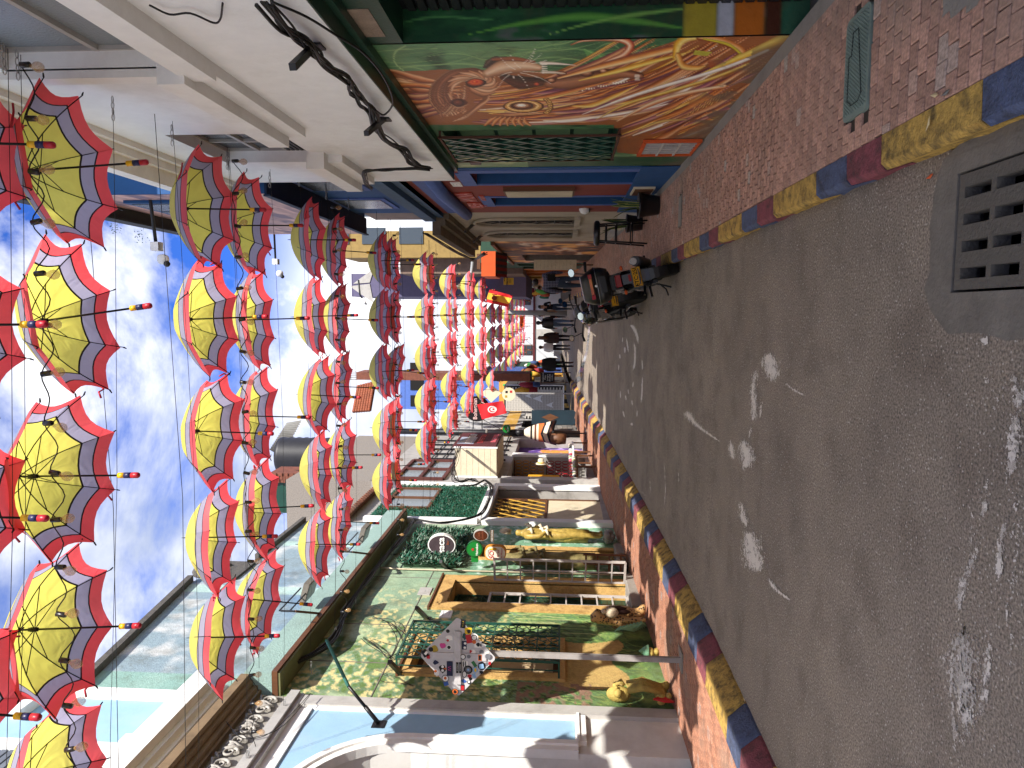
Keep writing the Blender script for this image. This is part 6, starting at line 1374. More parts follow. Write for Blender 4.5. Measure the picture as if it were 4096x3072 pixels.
# ---- row of small shops from 46 m to the end on the left
def shop_row(side, specs):
    for (y0, y1, h, X_, wallc, label, doorc, awn) in specs:
        s_ = -1 if side == 'L' else 1; z0 = g((y0+y1)/2)
        t = thing('shop_house', label, 'building', (X_, (y0+y1)/2, z0)); mb = MB(); hz = z0+h
        dh = [(y0+(y1-y0)*.15, y0+(y1-y0)*.48, z0+.2, z0+2.4), (y0+(y1-y0)*.58, y0+(y1-y0)*.9, z0+.8, z0+2.3)]
        if h > 4.5: dh += [(y0+(y1-y0)*.15, y0+(y1-y0)*.4, z0+3.5, z0+4.6), (y0+(y1-y0)*.6, y0+(y1-y0)*.85, z0+3.5, z0+4.6)]
        wall(mb, X_, s_, y0, y1, z0-.4, hz, dh, .3); mb.box(X_+s_*.3, X_+s_*5, y0, y1, z0-.4, hz)
        mb.build('wall', wallc, t)
        for i, h_ in enumerate(dh): q = MB(); q.box(X_+s_*.25, X_+s_*.29, *h_); q.build('door' if i == 0 else 'window', doorc, t)
        q = MB(); q.box(X_-s_*.2, X_+s_*.3, y0, y1, hz, hz+.12); q.build('roof_edge', BROWNW, t)
        if awn: q = MB(); q.quad((X_, y0+.2, z0+2.9), (X_, y1-.2, z0+2.9), (X_-s_*.7, y1-.2, z0+2.5), (X_-s_*.7, y0+.2, z0+2.5)); q.quad((X_-s_*.7, y0+.2, z0+2.5), (X_-s_*.7, y1-.2, z0+2.5), (X_-s_*.7, y1-.2, z0+2.3), (X_-s_*.7, y0+.2, z0+2.3)); q.build('awning', awn, t)
YH, BH, GH, OH, PH = pm('ochre_house', '#c0903c', var=.1), pm('blue_house', '#3c5288', var=.1), pm('dark_green_house', '#23402f', var=.15), pm('orange_house', '#b5652e', var=.1), pm('mauve_house', '#5b5672', var=.1)
GAW = pm('green_awning', '#2f8a3c', rough=.8)
shop_row('L', [(46, 50, 4.2, -4.1, YH, 'small ochre shop house with a bright green awning at the far left', DARKIN, GAW), (50, 55, 5.4, -4.1, BH, 'blue shop house with upper windows at the far left', DARKIN, None), (55, 61, 3.6, -4.1, GH, 'dark green shop house next to the white end building', BROWNW, None)])
shop_row('R', [(24.5, 28, 3.6, XR, GH, 'dark green striped shop house past the low mural house on the right', DARKIN, None), (28, 33, 3.8, XR, OH, 'orange shop house with dark openings on the right', DARKIN, None), (33, 39, 4.5, XR, YH, 'ochre shop house on the far right', DARKIN, None), (39, 47, 5.0, XR, WHITE, 'whitewashed house on the far right', BROWNW, None), (47, 61, 4.4, XR, BEIGE, 'beige house at the far right end of the street', BROWNW, None)])
# ---------------------------------------------------------------- the white end building facing us
En = thing('white_end_building', 'white building with maroon bands and brown windows closing the street', 'building', (-1, 63, 1.5))
mb = MB(); wall_h = [(-3.15, -2.55-.1, 4.05, 5.5)]
mb.box(-9, 9, 62, 70, 1, 6.1); mb.build('wall', pm('end_white', '#c9cbce', var=.05, dirt='#a3a19c', damt=.3), En)
MAR = pm('maroon_paint', '#5a1d20'); q = MB(); q.box(-9, 9, 61.9, 62, 3.82, 3.98); q.build('maroon_band', MAR, En); q = MB(); q.box(-9, 9, 61.6, 70, 6.0, 6.35); q.build('roof_edge', MAR, En)
for (x0, x1, z0, z1) in ((-3.6, -2.75, 4.05, 5.55), (-1.05+.9, .2, 4.15, 5.5), (.65, 1.4, 4.2, 5.5)):
    q = MB(); 
    q.box(x0, x1, 61.93, 62, z0, z1); wo = q.build('window', BROWNW, En)
    for i in range(2):
        for j in range(3): q = MB(); w_ = (x1-x0)/2; h_ = (z1-z0)/3; q.box(x0+i*w_+.05, x0+(i+1)*w_-.05, 61.9, 61.93, z0+j*h_+.05, z0+(j+1)*h_-.05); q.build('pane', GLASS, wo)
q = MB(); q.box(-2.2, -1.4, 61.93, 62, 1.6, 3.7); q.build('door', GREYTRIM, En)
for k in range(20): q = MB(); q.box(-9+k*.9, -9+k*.9+.02, 61.98, 61.999, 4.0, 6.0); q.build('wall_seam', GREYTRIM, En)
# orange arrow sign and yellow sign there
t_ = thing('orange_arrow_sign', 'orange arrow shaped road sign in front of the white end building', 'sign', (-.9, 50, 3)); c_ = onY(2087, 1283, 50)
b = MB(); b.prism([(c_.x-.36, 50, c_.z-.14), (c_.x+.3, 50, c_.z-.14), (c_.x+.3, 50, c_.z+.14), (c_.x-.36, 50, c_.z+.14), (c_.x-.52, 50, c_.z)], (0, .04, 0)); b.build('panel', pm('sign_orange', '#d8622a', bump=0), t_)
b = MB(); b.bar((c_.x-.25, 49.98, c_.z), (c_.x+.15, 49.98, c_.z), .05, .02); b.poly([(c_.x-.25, 49.97, c_.z+.09), (c_.x-.38, 49.97, c_.z), (c_.x-.25, 49.97, c_.z-.09)]); b.build('arrow', BLACK, t_)
b = MB(); b.bar((c_.x+.32, 50.03, g(50)), (c_.x+.32, 50.03, c_.z+.2), .05); b.build('post', GALV, t_)
t_ = thing('yellow_green_lamp_sign', 'small green and yellow hanging sign before the white end building', 'sign', (-2, 55, 5)); c_ = onY(2052, 1342, 55)
b = MB(); b.box(c_.x-.3, c_.x+.3, 55, 55.04, c_.z-.05, c_.z+.05); b.build('bar', DGREEN, t_); b = MB(); b.box(c_.x-.13, c_.x+.13, 55, 55.04, c_.z+.05, c_.z+.3); b.build('panel', YELP, t_); b = MB(); b.bar((c_.x, 55.05, c_.z), (c_.x, 61.9, c_.z+.1), .03); b.build('bracket', BLACK, t_)
# concrete utility pole with bracket lamp
pl = thing('utility_pole', 'tall grey concrete utility pole rising in the middle distance', 'pole', (-.0, 44, g(44)))
p0 = onY(2140, 1252, 44); b = MB(); b.tube([(p0.x, 44, g(44)), (p0.x+.03, 44, 8.5)], [.17, .12], 12); b.build('shaft', pm('pole_concrete', '#a3a29e', var=.1, dirt='#6f6e6a', damt=.5), pl)
sl = thing('street_lamp', 'old grey street lamp on a bent arm at the right roofs', 'street lamp', (1.3, 25, 4.5))
q1, q2, q3 = onY(1890, 1090, 24), onY(1880, 1140, 24), onY(1790, 1152, 24); b = MB(); b.tube([(XR, 24, q1.z+.0), tuple(q2), tuple(q2+(q3-q2)*.5)], .05, 8); b.build('arm', GALV, sl); b = MB(); b.tube([tuple(q2+(q3-q2)*.4), tuple(q3)], [.09, .05], 8); b.build('lamp_head', GALV, sl)
# ---------------------------------------------------------------- roofs and walls behind
def back_block(name, label, px, Y, deep, mat, extra=None):
    X0, X1, Z0, Z1 = bgbox(*px, Y, deep); t = thing(name, label, 'building', ((X0+X1)/2, Y, Z0)); b = MB(); b.box(X0, X1, Y, Y+deep, min(Z0, 3), Z1); b.build('wall', mat, t)
    if extra: extra(t, X0, X1, Z0, Z1, Y)
    return t
def purp_extra(t, X0, X1, Z0, Z1, Y):
    c = onY(1470, 1145, Y); b = MB(); b.prism([(c.x-.7, Y-.03, c.z-.25), (c.x, Y-.03, c.z+.75), (c.x+.1, Y-.03, c.z-.1)], (0, .02, 0)); b.prism([(c.x+.15, Y-.03, c.z-.1), (c.x+.1, Y-.03, c.z+.6), (c.x+.75, Y-.03, c.z-.3)], (0, .02, 0)); b.build('painted_paper_plane', GREYTRIM, t)
back_block('mauve_tower', 'mauve grey block with a painted paper plane rising above the right roofs', (1405, 1095, 1900, 1187), 30, 6, PH, purp_extra)
def yel_extra(t, X0, X1, Z0, Z1, Y):
    for i in range(2):
        for j in range(3): b = MB(); b.box(X0+.5+i*1.0, X0+1.1+i*1.0, Y-.03, Y, Z0+1+j*1.4, Z0+1.9+j*1.4); b.build('window', GLASS, t)
back_block('ochre_house', 'ochre upper storey with dark windows above the beige house', (1363, 925, 1800, 1030), 27, 2.5, pm('dull_ochre', '#8d7440', var=.2, dirt='#6b5a38', damt=.5), yel_extra)
back_block('brown_upper_house', 'dull brown upper wall between the ochre house and the mauve tower', (1600, 1030, 1850, 1095), 27.5, 2.5, pm('dull_brown_house', '#6f5c50', var=.25))
BLUW = pm('blue_corrugated', '#4a66a8', var=.1)
back_block('blue_box_building', 'blue walled building behind the left roofs in the distance', (1600, 1505, 1930, 1640), 48, 5, BLUW, lambda t, X0, X1, Z0, Z1, Y: [MB().box(X0+k*1.1+.2, X0+k*1.1+.95, Y-.04, Y, Z1-1.6, Z1-.7).build('window', DARKIN, t) for k in range(3)])
back_block('dark_green_wall_house', 'dark green walled upper house behind the tiled roof', (1095, 1930, 1500, 2060), 21.5, 3, DGREEN)
def brick_x(t, X0, X1, Z0, Z1, Y):
    r_ = random.Random(5); k = 0
    for j in range(int((Z1-Z0)/.09)):
        for i in range(int((X1-X0)/.22)):
            if k > 250: break
            b = MB() if k == 0 else None
            x = X0+i*.22+(j % 2)*.1
            if k == 0: b.box(0, .2, -.03, .01, 0, .075, .005); globals()['_bm'] = b.mesh('brick', BRICKM)
            o = mk('brick', _bm, t); o.location = o.location+Vector((x, Y, Z0+j*.09)); k += 1
back_block('brick_chimney_wall', 'narrow red brick wall end beside the dark green house', (1075, 1893, 1210, 1932), 21.4, 1.0, BRICKM, brick_x)
back_block('brick_parapet', 'small dark brick parapet topped by a wire frame against the sky', (1425, 1489, 1520, 1520), 34, 1.5, BRICKM, lambda t, X0, X1, Z0, Z1, Y: ([MB().bar((X0+k*(X1-X0)/4, Y+.1, Z1), (X0+k*(X1-X0)/4, Y+.1, Z1+1.2), .03).build('wire_post', DARKCONC, t) for k in range(5)], [MB().bar((X0, Y+.1, Z1+.3+k*.3), (X1, Y+.1, Z1+.3+k*.3), .03).build('wire', DARKCONC, t) for k in range(3)]))
# dark corrugated water tank and shed roof
tk = thing('water_tank', 'dark ribbed water tank standing on the left roofs', 'tank', (-6, 24, 9.0)); c_ = onY(1165, 1835, 24); rz = onY(1095, 1835, 24).z; rb = 9.0
b = MB(); n_ = 18; b.lathe([(.62+(.03 if k % 2 else 0), rb+(rz-rb)*k/n_) for k in range(n_+1)], (c_.x, 24.6, 0), 22, 'z'); b.build('tank_shell', pm('dark_tank', '#201f22', rough=.5, var=.2), tk)
sh = thing('corrugated_roof', 'grey corrugated shed roof tilted over the dark tank', 'roof', (-6, 25, 8)); p1, p2_, p3, p4 = onY(1080, 1800, 24), onY(1150, 1690, 27), onY(1210, 1680, 27.5), onY(1130, 1830, 24.2)
b = MB(); nn = 30; A, B_, C_, D_ = map(Vector, (p1, p2_, p3, p4))
for k in range(nn):
    u0, u1 = k/nn, (k+1)/nn; off = Vector((0, 0, .05 if k % 2 else 0)); of2 = Vector((0, 0, 0 if k % 2 else .05)); b.quad(A+(B_-A)*u0+off, A+(B_-A)*u1+of2, D_+(C_-D_)*u1+of2, D_+(C_-D_)*u0+off)
b.build('sheet', pm('corrugated_iron', '#8d8c86', var=.15, dirt='#5a5650', damt=.5), sh)
# curved tile roof in the distance
ct = thing('curved_tile_roof', 'small curved terracotta tile roof glimpsed between the umbrellas', 'roof', (-6, 33, 8)); A, B_, C_, D_ = onY(1430, 1545, 33), onY(1500, 1528, 33), onY(1480, 1645, 32), onY(1410, 1650, 32)
for i in range(7):
    b = MB(); u = i/7; 
    for j in range(12): v = j/12; p_ = A+(B_-A)*(u+.07)+((D_-A)*(1-u)+(C_-B_)*u)*v; q_ = A+(B_-A)*(u+.07)+((D_-A)*(1-u)+(C_-B_)*u)*(v+1/12); b.tube([tuple(p_), tuple(q_)], [.09, .075], 6)
    b.build('tile_course', TERRA, ct)
b = MB(); b.poly([A-Vector((0, -.05, .05)), B_-Vector((0, -.05, .05)), C_-Vector((0, -.05, .05)), D_-Vector((0, -.05, .05))]); b.build('roof_bed', BRICKM, ct)
# ================================================================ UMBRELLAS
def canopymat(name, hexc, k=1.0, tr=.62):
    m_, t, b = nodemat(name); n, l = t.nodes, t.links; c = srgb(hexc)
    tc_ = n.new('ShaderNodeTexCoord'); a = n.new('ShaderNodeTexNoise'); a.inputs['Scale'].default_value = 9; a.inputs['Detail'].default_value = 4; l.new(tc_.outputs['Object'], a.inputs['Vector'])
    oi = n.new('ShaderNodeObjectInfo'); mr = n.new('ShaderNodeMapRange'); mr.inputs['To Min'].default_value = .86; mr.inputs['To Max'].default_value = 1.1; l.new(a.outputs['Fac'], mr.inputs['Value'])
    m2 = n.new('ShaderNodeMapRange'); m2.inputs['To Min'].default_value = .92; m2.inputs['To Max'].default_value = 1.06; l.new(oi.outputs['Random'], m2.inputs['Value'])
    mm = n.new('ShaderNodeMath'); mm.operation = 'MULTIPLY'; l.new(mr.outputs[0], mm.inputs[0]); l.new(m2.outputs[0], mm.inputs[1])
    mu = n.new('ShaderNodeMix'); mu.data_type = 'RGBA'; mu.blend_type = 'MULTIPLY'; mu.inputs['Factor'].default_value = 1; mu.inputs[6].default_value = (*c, 1); l.new(mm.outputs[0], mu.inputs[7])
    df = n.new('ShaderNodeBsdfDiffuse'); ts = n.new('ShaderNodeBsdfTranslucent'); l.new(mu.outputs[2], df.inputs[0]); l.new(mu.outputs[2], ts.inputs[0])
    gl_ = n.new('ShaderNodeBsdfGlossy'); gl_.inputs['Roughness'].default_value = .55; gl_.inputs[0].default_value = (.9, .9, .9, 1)
    mx_ = n.new('ShaderNodeMixShader'); mx_.inputs[0].default_value = tr; l.new(df.outputs[0], mx_.inputs[1]); l.new(ts.outputs[0], mx_.inputs[2])
    m3 = n.new('ShaderNodeMixShader'); m3.inputs[0].default_value = .06; l.new(mx_.outputs[0], m3.inputs[1]); l.new(gl_.outputs[0], m3.inputs[2])
    wv = n.new('ShaderNodeTexNoise'); wv.inputs['Scale'].default_value = 5; wv.inputs['Distortion'].default_value = 1.2; l.new(tc_.outputs['Object'], wv.inputs['Vector'])
    bu = n.new('ShaderNodeBump'); bu.inputs['Strength'].default_value = .5; bu.inputs['Distance'].default_value = .03; l.new(wv.outputs['Fac'], bu.inputs['Height'])
    for s_ in (df, ts): l.new(bu.outputs[0], s_.inputs['Normal'])
    l.new(m3.outputs[0], t.nodes['Material Output'].inputs['Surface']); return m_
CY, CB, CRD = canopymat('canopy_yellow', '#ebdf66'), canopymat('canopy_lilac_blue', '#a8a3ba'), canopymat('canopy_red', '#f2525a')
SEAM = pm('canopy_seam', '#20202c', bump=0); BLK = pm('umbrella_steel', '#121214', rough=.4, bump=0, metal=.3)
UR, UH = .54, .33
SA, SB = .72, .865
def prof(t):           # t 0..1 from crown to rim -> radius, drop
    return UR*t, -UH*(.6*t**1.6+.4*t**2.3)
def canopy_mesh(lo=False, wob=0, seed=0):
    mb = MB(); nt, na = (6, 2) if lo else (12, 6); r_ = random.Random(seed)
    ts = sorted({i/nt for i in range(nt+1)} | {SA, SA+.02, SB, SB+.015}) if not lo else [0, .25, SA, SB, 1]
    tips = [(r_.uniform(-.012, .012)*wob, r_.uniform(-.02, .02)*wob) for _ in range(8)]
    for s_ in range(8):
        a0 = R(22.5+45*s_); base = len(mb.v)
        for t in ts:
            rr, zz = prof(t)
            for k in range(na+1):
                u = k/na; a = a0+R(45)*u; e_ = 4*u*(1-u)
                ch = math.cos(R(22.5))/math.cos(a-a0-R(22.5)); q = rr*ch*(1-.1*e_*t**2.5); z = zz+UH*.10*e_*t*t*(1.0 if t < 1 else 1)
                dz = (tips[s_][1]*(1-u)+tips[(s_+1) % 8][1]*u)*t*t
                mb.v.append((math.cos(a)*q, math.sin(a)*q, z+dz))
        for i in range(len(ts)-1):
            tm = (ts[i]+ts[i+1])/2
            mb.mat(3 if (not lo and (SA < tm < SA+.02 or SB < tm < SB+.015)) and (ts[i+1]-ts[i] < .03) else (0 if tm < SA else 1 if tm < SB else 2))
            for k in range(na): p = base+i*(na+1)+k; mb.face((p, p+1, p+na+2, p+na+1), True)
    return mb.mesh('canopy', [CY, CB, CRD, SEAM])
def rib_mesh(a, tip):
    mb = MB(); pts = []
    for i in range(9): t = i/8; rr, zz = prof(t); pts.append((math.cos(a)*rr, math.sin(a)*rr, zz-.008))
    mb.tube(pts, .0035, 4); rr, zz = prof(1); mb.tube([(math.cos(a)*rr, math.sin(a)*rr, zz-.006), (math.cos(a)*(rr+.025), math.sin(a)*(rr+.025), zz-.012)], [.006, .004], 4)
    return mb.mesh('rib', BLK)
def strut_mesh(a):
    mb = MB(); rr, zz = prof(.5); mb.tube([(0, 0, -.11), (math.cos(a)*rr, math.sin(a)*rr, zz-.008)], .003, 4); return mb.mesh('strut', BLK)
HZ = -.79
mb = MB(); mb.tube([(0, 0, .045), (0, 0, .0)], [.002, .006], 6); mb.tube([(0, 0, 0), (0, 0, HZ+.12)], .0068, 6); mb.lathe([(.014, -.13), (.016, -.09), (.012, -.07)], (0, 0, 0), 8); SHAFT = mb.mesh('shaft', BLK)
HY_, HB, HR_ = pm('handle_yellow', '#d8a81c', rough=.4), pm('handle_navy', '#191d4a', rough=.4), pm('handle_red', '#a3152a', rough=.4)
mb = MB(); mb.mat(0).lathe([(.0175, HZ+.085), (.0185, HZ+.125)], n=10); mb.mat(1).lathe([(.019, HZ+.04), (.019, HZ+.085)], n=10); mb.mat(2).lathe([(.0, HZ-.012), (.014, HZ-.01), (.0195, HZ), (.019, HZ+.04)], n=10)
HANDLE = mb.mesh('handle', [HY_, HB, HR_])
CAN = [canopy_mesh(False, 1, s) for s in range(6)]; CANL = [canopy_mesh(True, 1, s) for s in range(3)]
RIBS = [rib_mesh(R(22.5+45*k), 0) for k in range(8)]; STR = [strut_mesh(R(22.5+45*k)) for k in range(8)]
mb = MB(); mb.tube([(.15, -.48, -.26), (.19, -.5, -.29), (.24, -.47, -.285), (.28, -.49, -.3)], .007, 4); STRAP = mb.mesh('tie_strap', HR_)
PAIRS = [(3.58, 4.46), (6.2, 7.15), (9.0, 10.0), (12.55, 13.35), (16.4, 17.25), (20., 20.9), (24., 25), (28., 29), (32, 33), (36, 37), (40, 41), (44.5, 45.5), (49, 50), (54, 55), (58.5, 59.5)]
ROWS = [(a, i, 0) for i, (a, b) in enumerate(PAIRS)]+[(b, i, 1) for i, (a, b) in enumerate(PAIRS)]
ROWS.sort()
rr = random.Random(42)
ORD = ['nearest', 'second', 'third', 'fourth', 'fifth', 'sixth', 'seventh', 'eighth', 'ninth', 'tenth', 'eleventh', 'twelfth', 'thirteenth', 'fourteenth', 'fifteenth', 'sixteenth', 'seventeenth', 'eighteenth', 'nineteenth', 'twentieth'] + ['%s' % w_ for w_ in ('twenty-first', 'twenty-second', 'twenty-third', 'twenty-fourth', 'twenty-fifth', 'twenty-sixth', 'twenty-seventh', 'twenty-eighth', 'twenty-ninth', 'thirtieth')]
POSW = ['against the right wall side', 'second from the right', 'in the middle', 'second from the left', 'at the left wall side']
RIM = 4.57
def umbrella(x, y, z, label, near, k, tilt):
    t = thing('umbrella', label, 'umbrella', (x, y, z), 'open umbrellas strung over the street')
    c = mk('canopy', (CAN if near else CANL)[k % (6 if near else 3)], t); c.location = (0, 0, 0)
    s_ = mk('shaft', SHAFT, t); s_.location = (0, 0, 0)
    h_ = mk('handle', HANDLE, t); h_.location = (0, 0, 0)
    if near:
        for q in RIBS: o = mk('rib', q, t); o.location = (0, 0, 0)
        if near > 1:
            for q in STR: o = mk('strut', q, t); o.location = (0, 0, 0)
            o = mk('tie_strap', STRAP, t); o.location = (0, 0, 0); o.rotation_euler = (0, 0, R(45*(k % 8)))
    t.rotation_euler = tilt
for ri, (y, pi_, side) in enumerate(ROWS):
    zr = RIM + (.09 if pi_ == 0 else 0)
    xs = [.88, -.08, -1.05, -2.03, -3.0]
    for ci, x in enumerate(xs):
        if y > 26 and ci == 4 and ri % 2: continue
        if pi_ >= 3 and ci == 4 and side == 1: x = -2.95
        near = 2 if y < 11 else 1 if y < 22 else 0
        sag = -.03*math.cos((x+1.05)/2.1*1.3)
        umbrella(x+rr.uniform(-.02, .02), y+rr.uniform(-.03, .03)+(.12*(x+.08) if pi_ == 0 else 0), zr+UH+sag+rr.uniform(-.02, .02), 'umbrella with yellow centre, lilac band and red rim, %s row, %s' % (ORD[ri], POSW[ci]), near, rr.randrange(99), (R(5+rr.gauss(0, 2.5)), R(rr.gauss(0, 3)), R(rr.gauss(0, 1.5))))
# wires carrying the rows
for ri, (y, pi_, side) in enumerate(ROWS):
    if ri > 19: break
    t = thing('umbrella_wire', 'thin steel wires carrying the %s row of umbrellas across the street' % ORD[ri], 'wire', (-1.5, y, 4.6), 'wires carrying the umbrella rows')
    for dy in ((-.49, .49) if y < 20 else (0,)):
        b = MB(); xr = (WX if y < 8.4 else XR-.0) if y < 8.4 else (XR if 7.6 < 0 else XR)
        kk_ = .1 if pi_ == 0 else 0; b.tube([(xr, y+dy+kk_*xr, RIM+.02+kk_), (.5, y+dy+kk_*.5, RIM-.01+kk_), (-1.2, y+dy-kk_*1.2, RIM-.04+kk_), (-3, y+dy-kk_*3, RIM-.01+kk_), (XL+.02, y+dy-kk_*4.5, RIM+.05)], .0022 if y < 12 else .004, 3); b.build('wire', CABLE, t)
        if y < 11:
            for xx, s_ in ((xr, -1), (XL, 1)):
                for k in range(4): b = MB(); q = []; cx = xx+s_*(.06+.035*k)
                for k in range(4):
                    b = MB(); cx = xx+s_*(.05+.04*k); zc = RIM+.03
                    b.tube([(cx+math.cos(a)*.024, y+dy+(0 if k % 2 else math.sin(a)*.011), zc+(math.sin(a)*.011 if k % 2 else 0)) for a in [m__*math.pi/4 for m__ in range(9)]], .003, 4); b.build('chain_link', GALV, t)
# lone wires over the sky
for i, (y, z) in enumerate(((5.15, 4.98), (5.5, 4.62), (7.8, 5.3), (8.1, 5.1), (10.9, 5.3), (11.2, 5.5), (14.5, 5.9))):
    t = thing('span_wire', 'thin bare wire spanning the street over the gap after the %s umbrella row' % ORD[min(i*2+1, 18)], 'wire', (-1.5, y, z), 'bare span wires')
    b = MB(); b.tube([(XR, y, z), (-1.5, y+.05, z-.07), (XL, y, z)], .003, 3); b.build('wire', CABLE, t)
# ---------------------------------------------------------------- bulb strings
AMB = None
def bulbmat():
    m_, t, b = nodemat('amber_bulb_glass'); b.inputs['Base Color'].default_value = (.5, .3, .12, 1); b.inputs['Roughness'].default_value = .05; b.inputs['Alpha'].default_value = .4; b.inputs['Specular IOR Level'].default_value = .8; return m_
AMB = bulbmat()
mb = MB(); mb.lathe([(.004, .0), (.016, .0), (.0165, -.05), (.013, -.058)], n=8); SOCK = mb.mesh('socket', BLACKPL)
mb = MB(); mb.lathe([(.011, -.058), (.014, -.07), (.026, -.088), (.03, -.105), (.024, -.125), (.01, -.137), (0, -.139)], n=10); BULB = mb.mesh('bulb', AMB)
mb = MB(); mb.tube([(0, 0, -.075), (.006, 0, -.1), (-.006, 0, -.1), (0, 0, -.12)], .0012, 3)
FIL = mb.mesh('filament', ORANGEP)
for i, (y, z) in enumerate(((3.95, 4.5), (6.5, 4.5), (9.35, 4.5), (12.8, 4.52), (16.7, 4.52), (20.5, 4.52))):
    t = thing('bulb_string', 'string of clear bulbs on black cord hung through the %s pair of umbrella rows' % ORD[i], 'string lights', (-1.5, y, z), 'bulb strings across the street')
    xs = [1.35-k*.285 for k in range(20)]; pts = []; r2 = random.Random(i)
    for k, x in enumerate(xs):
        zz = z-.03*math.cos((x+1.5)/3)+r2.uniform(-.01, .01); pts += [(x, y, zz), (x-.14, y+r2.uniform(-.03, .03), zz-r2.uniform(.03, .1))]
        for me_, nm in ((SOCK, 'socket'), (BULB, 'bulb')):
            o = mk(nm, me_, t); o.location = o.location+Vector((x, y, zz)); o.rotation_euler = (r2.uniform(-.2, .2), r2.uniform(-.25, .25), 0)
    b = MB(); b.tube([tuple(q) for q in bez(pts, 4)], .004, 4); b.build('cord', CABLE, t)
# ================================================================ THINGS ALONG THE STREET
def bundle(name, label, pix, X, side, n, spread, r0=.008, seed=0, sag=0, extra=0):
    """a bundle of cables following photo pixels on the wall plane X; every strand is a part"""
    P = [onX(x, y, X) for x, y in pix]; t = thing(name, label, 'cables', tuple(P[0])); r_ = random.Random(seed)
    for k in range(n):
        off = [(r_.uniform(-1, 1)*spread, r_.uniform(-1, 1)*spread) for _ in P]; a0 = r_.uniform(0, 6.28)
        pts = [(p.x-side*(.02+abs(o[0])*.8), p.y+o[0]*.4, p.z+o[1]) for p, o in zip(P, off)]
        b = MB(); b.tube([tuple(q) for q in bez(pts, 5)], r0*r_.uniform(.6, 1.2), 5); b.build('cable', CABLE, t)
    return t
T2 = lambda L_: [(1024+.6172*x, .6172*y) for x, y in L_]
bundle('cable_bundle', 'thick sagging bundle of black cables under the eaves of the green mural building', [(1000, 2745), (1120, 2690), (1314, 2590), (1388, 2450), (1470, 2330), (1536, 2245), (1604, 2165), (1660, 2085)], XL+.09, -1, 12, .055, .012, 1)
bundle('cable_bundle', 'bundle of cables drooping down the edge of the artificial grass panel', [(1660, 2085), (1760, 2098), (1860, 2085), (1925, 2060), (1955, 2000), (1965, 1950), (1940, 1925), (1900, 1945), (1840, 1950)], XL+.15, -1, 7, .05, .01, 2)
bundle('cable_bundle', 'tangle of cables hung in front of the boarded bay', [(1835, 1790), (1822, 1850), (1812, 1900), (1830, 1935), (1880, 1925), (1905, 1935)], -3.68, -1, 9, .07, .008, 3)
bundle('cable_bundle', 'bundle of black cables running down along the white overhanging storey on the right', T2([(60, -30), (200, 130), (300, 225), (380, 300), (480, 395), (570, 460), (640, 560), (700, 640), (760, 700), (790, 810), (860, 890), (960, 950), (1010, 1030), (1110, 1065)]), WX-.04, 1, 12, .04, .009, 4)
bundle('cable_loop', 'long black cable looping loosely across the green soffit on the right', T2([(100, -20), (330, 80), (520, 200), (700, 320), (830, 480), (885, 640), (830, 725), (770, 690)]), WX-.1, 1, 1, .002, .009, 5)
bundle('cable_bundle', 'coiled cables climbing the corner between the white storey and the blue balcony', T2([(1130, 1075), (1000, 1072), (850, 1078), (730, 1085), (700, 1110), (720, 1170), (740, 1200)]), WX-.12, 1, 7, .03, .008, 6)
bundle('cable_bundle', 'cables along the cornice of the beige house', [(1700, 925), (1780, 975), (1850, 1015), (1900, 1030), (1940, 1005)], 1.25, 1, 6, .05, .014, 7)
bundle('wall_wire', 'thin wavy wire stapled to the upper white wall at the right', [(600, 3), (680, 40), (760, 35), (850, 72), (880, 60), (890, -5)], WX-.01, 1, 1, .003, .005, 8)
bundle('branch_tangle', 'bare twigs and wire tangled under the cable bundle on the mural building', [(1440, 2560), (1500, 2600), (1570, 2640), (1600, 2580), (1560, 2500), (1490, 2480)], XL+.03, -1, 3, .06, .005, 9)
bundle('branch_tangle', 'loose twig wires by the frieze of the pale blue building', [(905, 2900), (960, 2960), (1040, 2960), (1100, 2930), (1170, 2870), (1250, 2790)], XL+.1, -1, 2, .03, .006, 10)
# steel stubs holding the cables
def stub(label, p, q, w=.035, mat=BLACK, plate=None, side=1):
    t = thing('cable_bracket', label, 'bracket', tuple(p)); b = MB(); b.bar(tuple(p), tuple(q), w); b.build('arm', mat, t); b = MB(); b.box(p.x-.012, p.x+.012, p.y-.05, p.y+.05, p.z-.05, p.z+.05); b.build('base_plate', mat, t); return t
stub('square black steel stub high on the white wall nearest the camera on the right', onX(1258, 182, WX), onX(1170, 268, 1.22))
stub('square black steel stub where the right cable bundle bends', onX(1536, 475, WX), onX(1465, 534, 1.27))
stub('black steel stub above the near arched window of the beige house', onX(1891, 900, XR), onX(1860, 927, 1.45), .04)
stub('black steel stub above the far arched window of the beige house', onX(1923, 945, XR), onX(1896, 968, 1.42), .04)
stub('black steel stub beside the grille window of the mural building', onX(1604, 2696, XL), onX(1558, 2647, XL+.33), .05)
stub('black steel stub above the diamond sign on the mural building', onX(1709, 2474, XL), onX(1666, 2431, XL+.35), .05)
stub('black steel stub under the hedge panel', onX(1790, 2274, XL), onX(1763, 2246, XL+.3), .05)
